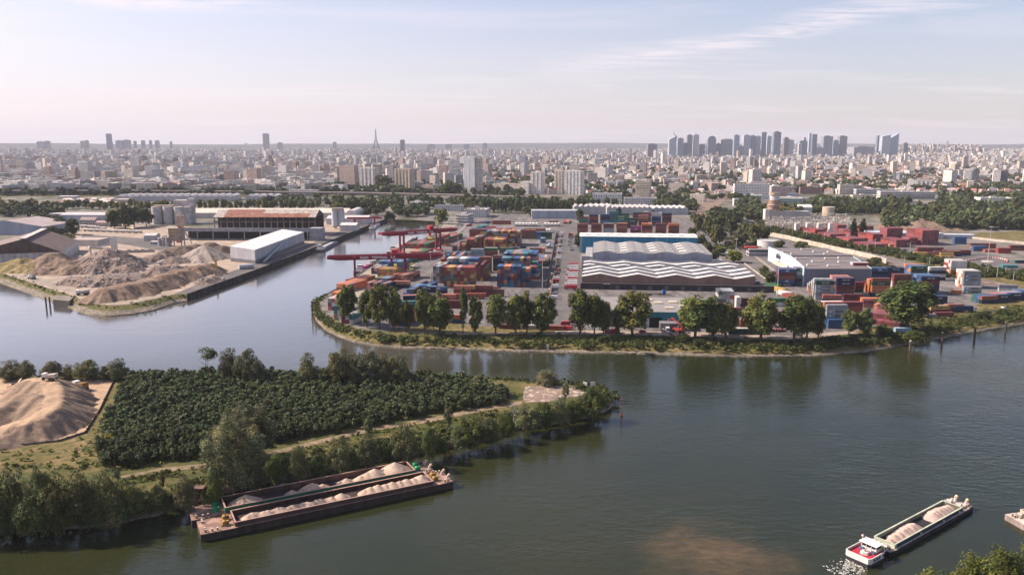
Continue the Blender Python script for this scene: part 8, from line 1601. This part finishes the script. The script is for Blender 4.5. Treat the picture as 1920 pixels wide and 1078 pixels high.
SK = [(1255, 1268, 262, 'glass tower with a slanting top under the curved spire', GL, None, 255, lip), (1271, 1282, 260, 'shorter glass tower right of the curved spire', GB, None, None, None), (1282, 1289, 269, 'low dark glass block between left towers', GD, None, None, None), (1289, 1299, 254, 'dark-capped brown tower', (.19, .17, .18), None, None, None), (1300, 1311, 253, 'light glass tower topped by construction cranes', GW_, None, None, antenna(34)),
  (1328, 1343, 255, 'round-topped domed glass tower', (.15, .18, .23), 'dome', None, None), (1343, 1352, 270, 'low dark block right of the domed tower', GD, None, None, None), (1352, 1379, 262, 'widest pale green-grey tower', (.27, .30, .29), None, None, None), (1377, 1387, 254, 'narrow dark blue tower behind the widest one', GB, None, None, None), (1395, 1408, 254, 'pale blue tower with dark right edge', GL, None, None, None),
  (1408, 1418, 255, 'grey-blue tower in the central cluster', (.19, .22, .27), None, None, None), (1418, 1427, 256, 'slim blue tower in the central cluster', GL, None, None, antenna(14)), (1429, 1438, 248, 'tallest slim tower of the central cluster', (.21, .24, .29), 'taper', None, antenna(8)), (1439, 1447, 256, 'pale slim tower left of the black monolith', GL, None, None, None), (1447, 1452, 271, 'small grey tower left of the black monolith', GW_, None, None, None), (1452, 1465, 248, 'black monolith tower', GD, None, None, antenna(12)),
  (1471, 1480, 259, 'reddish dark tower with a crane', (.16, .11, .11), None, None, antenna(26)), (1478, 1489, 263, 'light grey tower right of the crane tower', GW_, None, None, None), (1498, 1504, 270, 'small light tower in the right cluster', GW_, None, None, None), (1500, 1514, 265, 'stepped grey-blue tower in the right cluster', (.23, .26, .3), None, None, None), (1507, 1512, 259, 'slim top rising over the stepped tower', GL, None, None, None),
  (1518, 1525, 249, 'left pale half of the open crowned tower', GL, None, 253, None), (1524, 1533, 252, 'right dark half of the open crowned tower', GD, 'taper', None, None), (1545, 1562, 256, 'broad grey tower with a pale fin', (.22, .23, .25), None, None, None), (1549, 1553, 270, 'pale narrow slab in front of the broad grey tower', (.42, .40, .38), None, None, None), (1563, 1573, 264, 'dark blue block between grey and brown towers', GB, None, None, None), (1563, 1574, 271, 'reddish brown lower tower', (.26, .15, .12), None, None, None), (1575, 1589, 256, 'brown banded tower', (.21, .165, .15), None, None, None),
  (1646, 1655, 254, 'dark curved left tower of the isolated trio', GD, None, 256, None), (1655, 1670, 256, 'pale middle tower of the isolated trio', GL, None, 253, None), (1666, 1685, 262, 'sharply slanted right tower of the isolated trio', GB, None, 250, None), (1696, 1703, 269, 'slim dark tower right of the isolated trio', GD, None, None, None), (1215, 1232, 271, 'isolated brown low tower left of the business district', (.17, .14, .14), None, None, None), (1258, 1285, 277, 'wide brown low block at the foot of the left towers', (.16, .13, .13), None, None, None),
  (1311, 1322, 272, 'low dark twin blocks left of the domed tower', (.13, .12, .14), None, None, None), (1602, 1640, 276, 'wide pale block between the clusters', (.3, .3, .32), None, None, None), (1387, 1395, 275, 'small grey block in the gap of the central cluster', (.2, .2, .22), None, None, None), (1531, 1545, 277, 'pale low block right of the crowned tower', (.32, .31, .31), None, None, None)]
for i, (a0, a1, t_, lab, c, pf_, t2, ex) in enumerate(SK): sky_tower(a0, a1, t_, 5600 + (i * 37) % 260 + (200 if a0 > 1640 else 0), lab + ' in the business district skyline' if len(lab.split()) < 10 else lab, c, pf_, None, 'skyglass', t2, ex)
sky_tower(198, 206, 251, 8200, 'stacked slender tower on the left horizon', (.16, .17, .20), 'taper', 45); sky_tower(492, 502, 251, 11500, 'lone broad dark tower on the horizon left of the iron tower', (.10, .10, .12), None, 60, 'metal'); sky_tower(750, 758, 263, 7600, 'lone dark tower right of the iron tower', (.15, .14, .16), None, 40, 'metal')
for i, (a0, a1, t_) in enumerate([(150, 157, 265), (158, 164, 264), (216, 228, 264), (229, 243, 263), (250, 254, 265), (264, 270, 264), (279, 283, 264), (290, 297, 264), (318, 321, 266), (68, 80, 266), (82, 92, 265), (520, 529, 268), (624, 630, 267), (905, 913, 269), (801, 815, 271), (835, 846, 271), (870, 880, 271)]): sky_tower(a0, a1, t_, 9000 + i * 60, f"small pale tower on the far horizon, {ordw(i)} of the scattered row", (.33, .32, .34), None, 30, 'facade', name='distant_tower', cat='tower')
# the iron lattice tower
Ye = 10000; te = at_depth(704, 239, Ye); z0 = gz(te.x, Ye) - 6; He = te.z - z0; e = tag(empty('lattice_tower', (te.x, Ye, z0)), 'famous tapering iron lattice tower standing on the horizon left of centre', 'tower'); ir = (.085, .065, .06); m = MB()
def hw_(t): return 3.2 + 44 * (max(0, 1 - t) ** 2.5)
for sx in (-1, 1):
 for sy in (-1, 1):
  m = MB(); K = 16
  for k in range(K):
   t0, t1 = k / K * .86, (k + 1) / K * .86; r0 = max(2.3, 9 * (1 - t0) ** 2.2); r1 = max(2.3, 9 * (1 - t1) ** 2.2); m.tube((sx * hw_(t0), sy * hw_(t0), He * t0), (sx * hw_(t1), sy * hw_(t1), He * t1), r0, ir, 4, r1, caps=False)
  m.build('leg', M['rust'], e)
for t, hgt, ov in ((.175, 8, 6), (.35, 6, 4), (.84, 7, 5)): m = MB(); s2 = (hw_(t) + ov) * 2; m.box(0, 0, He * t, s2, s2, hgt, ir); m.build('platform', M['rust'], e)
m = MB()
for k in range(30):
 t0, t1 = .36 + k * .016, .36 + (k + 1) * .016; a_, b_ = hw_(t0), hw_(t1)
 for s1 in (-1, 1): m.tube((s1 * a_, -a_, He * t0), (-s1 * b_, -b_, He * t1), .9, ir, 3, caps=False); m.tube((-a_, s1 * a_, He * t0), (-b_, -s1 * b_, He * t1), .9, ir, 3, caps=False)
m.build('bracing', M['rust'], e); m = MB(); m.tube((0, 0, He * .84), (0, 0, He * .93), 3.4, ir, 6, 2.2); m.tube((0, 0, He * .93), (0, 0, He), 1.6, ir, 5, .6); m.build('mast', M['rust'], e)
for sx in (0, 1):
 m = MB(); K = 10
 for k in range(K): a0, a1 = math.pi * k / K, math.pi * (k + 1) / K; p_ = (math.cos(a0) * 32, -44, He * .02 + math.sin(a0) * 40); q_ = (math.cos(a1) * 32, -44, He * .02 + math.sin(a1) * 40); (m.tube(p_, q_, 2.4, ir, 4) if sx == 0 else m.tube((p_[1], p_[0], p_[2]), (q_[1], q_[0], q_[2]), 2.4, ir, 4))
 m.build('arch', M['rust'], e)
# cranes over the city
for i, (px, by, ty) in enumerate([(7, 340, 296), (70, 322, 300), (1430, 300, 245)][:2]):
 b_ = P(px, by, 4); h = at_depth(px, ty, b_.y).z - 4; m = MB(); m.tube((0, 0, 0), (0, 0, h), 1.0, (.40, .08, .06), 4); m.tube((-10, 0, h), (38, 0, h), .8, (.40, .08, .06), 4); m.tube((0, 0, h), (0, 0, h + 6), .6, (.4, .08, .06), 4); m.tube((0, 0, h + 6), (30, 0, h), .25, (.4, .1, .08), 4); m.box(-9, 0, h - 3, 4, 2, 3, (.4, .38, .36)); tag(m.build('tower_crane', M['paint'], None, b_, .1), ['red tower crane at the far left edge of the city', 'red tower crane behind the white wide block at left'][i], 'crane')
# ------------------------------------------------ the quarters: houses and blocks
def free(x, y):
 for (a, b, c, d) in OCC:
  if a < x < b and c < y < d: return False
 return True
RLP = [(p.x, p.y) for p in rcs]
def on_rail(x, y):
 for i in range(0, len(RLP), 2):
  if abs(RLP[i][0] - x) < ws[i] + 14 and abs(RLP[i][1] - y) < ws[i] + 14: return True
 return False
ITEMS = []
Yr = 1720.0
while Yr < 10500:
 t = (Yr - 1720) / 8800; sp0 = 21 + 40 * t; a = -0.74
 while a < 0.74:
  x = a * Yr + random.uniform(-.4, .4) * sp0; y = Yr + random.uniform(-.45, .45) * sp0; px, _ = pix((x, y, 4)); a += sp0 * (1.0 + .35 * random.random()) / Yr
  nv = mnoise.noise(Vector((x * .0021, y * .0012, 1.7))); nv2 = mnoise.noise(Vector((x * .0055, y * .004, 7.1)))
  if (nv2 > .36 and y < 7500) or random.random() < .10: continue                    # squares, parks and rail land
  if not free(x, y) or (y < 2600 and on_rail(x, y)): continue
  left = px < 640
  blockp = (.55 if left else .16) + .35 * nv + (.25 if y > 4500 else 0)
  if y < 1850 and px > 880: blockp = .12
  r_ = random.random(); tall = 1900 < y < 4600 and r_ < (.07 if px < 900 else .012)
  if r_ < blockp or tall:
   w = random.uniform(14, 34) * (1.4 if left else 1) ; d = random.uniform(11, 15); h = random.choice([12, 15, 18, 18, 21, 24] if y < 4500 else [15, 18, 21, 24, 27]) * (1.15 if left and y < 3200 else 1)
   if random.random() < .028 and 2300 < y < 7500: h *= random.uniform(1.7, 2.6); w = 18; d = 18
   if tall: h, w, d = random.uniform(30, 48), random.uniform(18, 34), 15
   wc = random.choices(['white', 'cream', 'pale grey', 'beige', 'grey', 'pinkish', 'brick red'], [9, 7, 5, 3, 1, 2.5, .4])[0]; rc_ = random.choices(['pale', 'grey', 'slate', 'brown'], [4, 4, 2, 1])[0]; kind = 0
  else:
   w = random.uniform(9, 17); d = random.uniform(8, 11); h = random.choice([5, 6, 6, 8.5, 9]); wc = random.choices(['white', 'cream', 'beige', 'pinkish', 'pale grey'], [5, 5, 3, 3, 2])[0]; rc_ = random.choices(['red', 'brown', 'grey', 'slate', 'pale'], [4, 4, 2, 1.5, 2])[0]; kind = 1
  ITEMS.append((x, y, w, d, h, wc, rc_, kind, random.choice((0, -R(20), R(90), R(20), R(60), -R(35))) + random.uniform(-.12, .12), px))
 Yr += sp0 * .92
def house_into(m, x, y, z, w, d, h, wc, rc_, kind, rz):
 c, q = math.cos(rz), math.sin(rz); T = lambda u, v, k: (x + u * c - v * q, y + u * q + v * c, z + k); hx, hy = w / 2, d / 2; v = random.uniform(.78, 1.12); col = tuple(k * v for k in WC[wc]); rcol = tuple(k * random.uniform(.8, 1.15) for k in RCOL[rc_])
 base = [(-hx, -hy), (hx, -hy), (hx, hy), (-hx, hy)]; zb = -3 if z > ZQ + 1 else 0; acc = 0.0
 for i in range(4):
  p, r_ = base[i], base[(i + 1) % 4]; L = math.hypot(r_[0] - p[0], r_[1] - p[1]); m.face([T(p[0], p[1], zb), T(r_[0], r_[1], zb), T(r_[0], r_[1], h), T(p[0], p[1], h)], col, [(acc + .01, zb + .01), (acc + L, zb + .01), (acc + L, h), (acc + .01, h)]); acc += math.ceil(L / 3) * 3
 if kind == 1:
  k = h + d * random.uniform(.28, .42); A, B_, C_, D_ = [T(p[0] * 1.04, p[1] * 1.06, h) for p in base]; E, F_ = T(-hx, 0, k), T(hx, 0, k); m.face([A, B_, F_, E], rcol); m.face([C_, D_, E, F_], rcol); m.face([D_, A, E], col); m.face([B_, C_, F_], col)
 else:
  m.face([T(p[0], p[1], h) for p in base], rcol)
  if random.random() < .6: s_ = min(5, w * .2); m.face([T(-s_, -2, h + 2.5), T(s_, -2, h + 2.5), T(s_, 2, h + 2.5), T(-s_, 2, h + 2.5)], rcol); m.face([T(-s_, -2, h), T(s_, -2, h), T(s_, -2, h + 2.5), T(-s_, -2, h + 2.5)], col); m.face([T(-s_, 2, h), T(-s_, -2, h), T(-s_, -2, h + 2.5), T(-s_, 2, h + 2.5)], col); m.face([T(s_, -2, h), T(s_, 2, h), T(s_, 2, h + 2.5), T(s_, -2, h + 2.5)], col)
vis_ = [it_ for it_ in ITEMS if -20 < it_[9] < 1940]; vis_.sort(key=lambda i: -(i[2] * i[4]) / i[1] ** 2); bigc = set(id(i) for i in vis_[:200]); fg = {}
for it_ in vis_[:200]: fg.setdefault((it_[5], it_[6], it_[7]), []).append(it_)
RN = {'red': 'red', 'brown': 'brown', 'grey': 'grey', 'slate': 'slate', 'pale': 'pale'}
for (wc, rc_, kind), L_ in fg.items():
 L_.sort(key=lambda i: i[9])
 for i, (x, y, w, d, h, *_r, rz, px) in enumerate(L_):
  m = MB(); house_into(m, 0, 0, 0, w, d, h, wc, rc_, kind, 0)
  tag(m.build('house' if kind else 'apartment_building', M['facade'], None, (x, y, gz(x, y)), rz), f"{wc} {'house with a pitched' if kind else 'block with a flat'} {RN[rc_]} roof in the near city, {ordw(i)} from left", 'house' if kind else 'building', 'houses of the near city' if kind else 'blocks of the near city')
m = MB()
for it_ in ITEMS:
 if id(it_) in bigc: continue
 x, y, w, d, h, wc, rc_, kind, rz, px = it_; house_into(m, x, y, gz(x, y), w, d, h, wc, rc_, kind, rz)
tag(m.build('city_houses', M['facade']), 'the mass of remaining houses and blocks reaching to the horizon', None, None, 'stuff')
# ------------------------------------------------ city trees
rows_t = [  # px0,px1,py,topy,count,tint,label
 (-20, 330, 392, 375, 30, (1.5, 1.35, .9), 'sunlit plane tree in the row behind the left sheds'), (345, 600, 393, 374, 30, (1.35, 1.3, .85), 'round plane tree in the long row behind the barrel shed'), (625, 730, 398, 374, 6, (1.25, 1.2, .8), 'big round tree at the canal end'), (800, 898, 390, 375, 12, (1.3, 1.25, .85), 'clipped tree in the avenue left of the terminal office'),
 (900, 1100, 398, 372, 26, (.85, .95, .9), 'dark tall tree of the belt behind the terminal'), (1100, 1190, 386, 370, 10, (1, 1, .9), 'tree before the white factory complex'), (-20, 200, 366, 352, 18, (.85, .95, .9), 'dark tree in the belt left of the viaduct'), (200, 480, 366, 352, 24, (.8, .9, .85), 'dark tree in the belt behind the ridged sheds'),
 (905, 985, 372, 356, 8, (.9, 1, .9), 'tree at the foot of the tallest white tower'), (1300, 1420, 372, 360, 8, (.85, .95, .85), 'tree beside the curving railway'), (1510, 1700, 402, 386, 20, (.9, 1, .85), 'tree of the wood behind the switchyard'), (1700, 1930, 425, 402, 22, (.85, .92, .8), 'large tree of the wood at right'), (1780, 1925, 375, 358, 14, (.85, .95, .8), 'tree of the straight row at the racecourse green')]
nt_ = 0
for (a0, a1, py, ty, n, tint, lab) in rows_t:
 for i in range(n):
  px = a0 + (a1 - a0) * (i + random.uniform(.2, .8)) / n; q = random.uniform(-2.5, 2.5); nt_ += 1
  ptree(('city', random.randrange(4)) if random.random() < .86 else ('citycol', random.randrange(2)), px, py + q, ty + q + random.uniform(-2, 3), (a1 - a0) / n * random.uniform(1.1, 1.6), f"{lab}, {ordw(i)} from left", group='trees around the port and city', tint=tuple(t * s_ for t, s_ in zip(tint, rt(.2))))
sing = [(57, 404, 376, 15, 'c', 'dark columnar tree standing alone behind the blue-grey hall'), (116, 432, 407, 26, 0, 'round tree beside the left parking of cars'), (138, 440, 408, 24, 1, 'tall green conifer-like tree before the yard building'), (95, 444, 425, 30, 2, 'dark bushy tree beside the brown hall'), (100, 420, 403, 24, 3, 'round tree right of the blue-grey hall'), (80, 412, 398, 24, 0, 'tree above the blue-grey hall'),
 (215, 428, 390, 30, 1, 'big dark tree group left of the silos, first'), (235, 428, 385, 34, 2, 'big dark tree group left of the silos, second'), (252, 426, 388, 30, 3, 'big dark tree group left of the silos, third'), (275, 424, 388, 24, 0, 'big dark tree group left of the silos, fourth'), (637, 395, 371, 24, 1, 'round tree right of the plane tree row'), (665, 398, 370, 24, 2, 'broad round tree above the white barn end'), (691, 395, 373, 22, 3, 'round tree left of the canal end'), (727, 416, 397, 14, 'c', 'dark ivy-like tree on the canal end quay'), (735, 414, 398, 14, 0, 'small tree beside the ivy-like one'), (827, 420, 390, 25, 1, 'bright green tree on the right corner of the canal end'), (745, 397, 370, 26, 2, 'large pale tree over the canal end'), (690, 406, 388, 18, 0, 'tree above the small red gantry'), (705, 404, 390, 18, 3, 'second tree above the small red gantry'),
 (995, 406, 385, 30, 0, 'dark tree left of the mural shed'), (1087, 420, 390, 14, 1, 'tree at the far end of the terminal lane'), (1160, 410, 390, 12, 'c', 'young tree before the workshops'), (1084, 466, 436, 18, 2, 'dark tree at the corner of the wavy roofed hall'), (720, 362, 328, 30, 3, 'tall tree clump between the two tower blocks'), (735, 364, 345, 44, 0, 'dense tree clump below the beige tower block'), (750, 366, 350, 30, 1, 'tree right part of the clump below the towers'), (845, 370, 340, 36, 2, 'tree left of the tallest white tower'), (640, 362, 338, 28, 0, 'tree left of the cream tower block'), (655, 362, 345, 24, 1, 'second tree left of the cream tower block'),
 (1280, 373, 352, 26, 2, 'big dark tree left of the curving railway'), (1545, 383, 364, 32, 3, 'round-topped dark tree behind the glazed offices'), (1347, 478, 460, 30, 0, 'low bright tree beside the harbour road'), (1375, 492, 468, 30, 1, 'low yellow-green tree before the banded office'), (1432, 520, 499, 18, 2, 'small dark tree at the corner of the lettered stack'), (1443, 535, 508, 22, 3, 'dark tree left of the lettered stack'), (1458, 466, 450, 24, 0, 'dark round tree at the retaining wall'), (1503, 470, 452, 26, 1, 'dark round tree behind the grey warehouse'), (1618, 520, 490, 46, 2, 'dark spreading tree right of the grey warehouse'), (1660, 522, 495, 42, 3, 'second dark tree before the railway'), (1636, 508, 480, 30, 0, 'tree between warehouse and railway'), (1740, 512, 495, 28, 1, 'low dark tree on the embankment'), (1600, 445, 412, 12, 'c', 'narrow dark tree behind the red depot, left'), (1616, 443, 412, 13, 'c', 'narrow dark tree behind the red depot, right'), (1428, 400, 390, 24, 1, 'yellow-green tree below the chimney tower')]
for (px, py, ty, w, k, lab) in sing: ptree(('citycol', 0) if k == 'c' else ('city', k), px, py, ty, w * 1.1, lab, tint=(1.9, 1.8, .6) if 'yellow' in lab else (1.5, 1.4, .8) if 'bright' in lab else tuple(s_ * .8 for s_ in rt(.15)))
zone = [(1345, 460, 418, 30), (1330, 445, 405, 26), (1312, 470, 440, 26), (1310, 440, 400, 22), (1325, 478, 452, 22), (1370, 440, 410, 26), (1395, 450, 418, 30), (1415, 455, 420, 30), (1350, 428, 402, 20), (1332, 432, 408, 20), (1435, 450, 425, 22), (1385, 465, 440, 26), (1415, 462, 445, 22), (1360, 428, 395, 22), (1302, 418, 400, 18), (1308, 428, 408, 18), (1375, 424, 404, 18), (1298, 455, 425, 18), (1340, 492, 468, 14), (1300, 398, 380, 22), (1285, 398, 384, 20)]
for i, (px, py, ty, w) in enumerate(zone): ptree(('city', i % 4), px, py, ty, w, f"leafy tree of the thicket between the blue warehouse and the railway, {ordw(i)} planted", group='thicket beside the blue warehouse', tint=tuple(s_ * .9 for s_ in rt(.2)))
pts_ = []
def zpts(n, x0, x1, y0, y1):
 for _ in range(n): q = P(random.uniform(x0, x1), random.uniform(y0, y1), 4); pts_.append((q.x, q.y))
zpts(620, -60, 490, 349, 364); zpts(420, 490, 980, 355, 367); zpts(120, 0, 800, 343, 352); zpts(110, 490, 960, 380, 388); zpts(120, 900, 1110, 384, 397); zpts(60, 1100, 1180, 372, 380); zpts(70, 1230, 1300, 368, 398); zpts(50, 1385, 1420, 384, 400); zpts(70, 1330, 1385, 412, 420); zpts(260, 1400, 1500, 404, 412); zpts(240, 1520, 1700, 385, 400); zpts(420, 1660, 1960, 398, 432); zpts(200, 1760, 1960, 372, 398); zpts(40, 0, 120, 395, 408); zpts(30, 740, 800, 398, 408)
for _ in range(11000):                                          # trees among the houses
 y = 1740 * (4.6 ** (random.random() ** 1.25)); x = random.uniform(-.72, .72) * y; nv = mnoise.noise(Vector((x * .0055, y * .004, 7.1)))
 if free(x, y) and not on_rail(x, y) and (nv > .05 or random.random() < .5): pts_.append((x, y))
for i in range(len(RLP) - 1):                                   # lineside trees
 if RLP[i][1] > 2300:
  for s_ in (-1, 1): pts_ += [(RLP[i][0] + s_ * (ws[i] + 14 + 9 * k + random.uniform(-4, 4)), RLP[i][1] + random.uniform(-14, 14)) for k in range(3)]
pts_ = [p for p in pts_ if p[1] < 1650 or True]
scatter('far_wood', pts_, CITY_NP, lambda x, y: gz(x, y), (.9, 1.75), lambda: rt(.25))
# hedges along the railway embankment
hp = []
for _ in range(900):
 px = random.uniform(1420, 1960); t = (px - 1420) / 540; yb = 430 + 102 * t + (random.random() - .6) * 11; q = P(px, yb, 4); hp.append((q.x, q.y))
for _ in range(240): q = P(random.uniform(1640, 1960), 0, 4) if False else P(random.uniform(1700, 1960), random.uniform(512, 520) + 0, 4); hp.append((q.x, q.y))
HUG = [crown_np(310 + k, 2.6, 1.8, 1.2, nl=6, per=14, leaf=.55, shape='round', base=(0.060, 0.076, 0.024), lobe=.5) for k in range(4)]
scatter('hedgerow', hp, HUG, lambda x, y: ZQ, (.6, 1.4), lambda: rt(.3))
zg = []
for _ in range(260): q = P(random.uniform(1340, 1440), random.uniform(408, 470), 4); zg.append((q.x, q.y))
for _ in range(120): q = P(random.uniform(60, 140), random.uniform(425, 450), 4); zg.append((q.x, q.y))
scatter('undergrowth', zg, HUG, lambda x, y: ZQ, (.6, 1.3), lambda: rt(.3))
# ---------------------------------------------------------------- air
hm = bpy.data.materials.new('air_haze'); hm.use_nodes = True; hn = hm.node_tree; hn.nodes.clear()
ho = hn.nodes.new('ShaderNodeOutputMaterial'); hv = hn.nodes.new('ShaderNodeVolumePrincipled')
hv.inputs['Density'].default_value = 4.0e-5; hv.inputs['Color'].default_value = (0.80, 0.85, 1.0, 1); hv.inputs['Anisotropy'].default_value = 0.0
hn.links.new(hv.outputs[0], ho.inputs['Volume'])
mb = MB(); mb.box(0, 9400, -3, 36000, 20800, 430, (1, 1, 1))
tag(mb.build('haze', hm), kind='stuff')
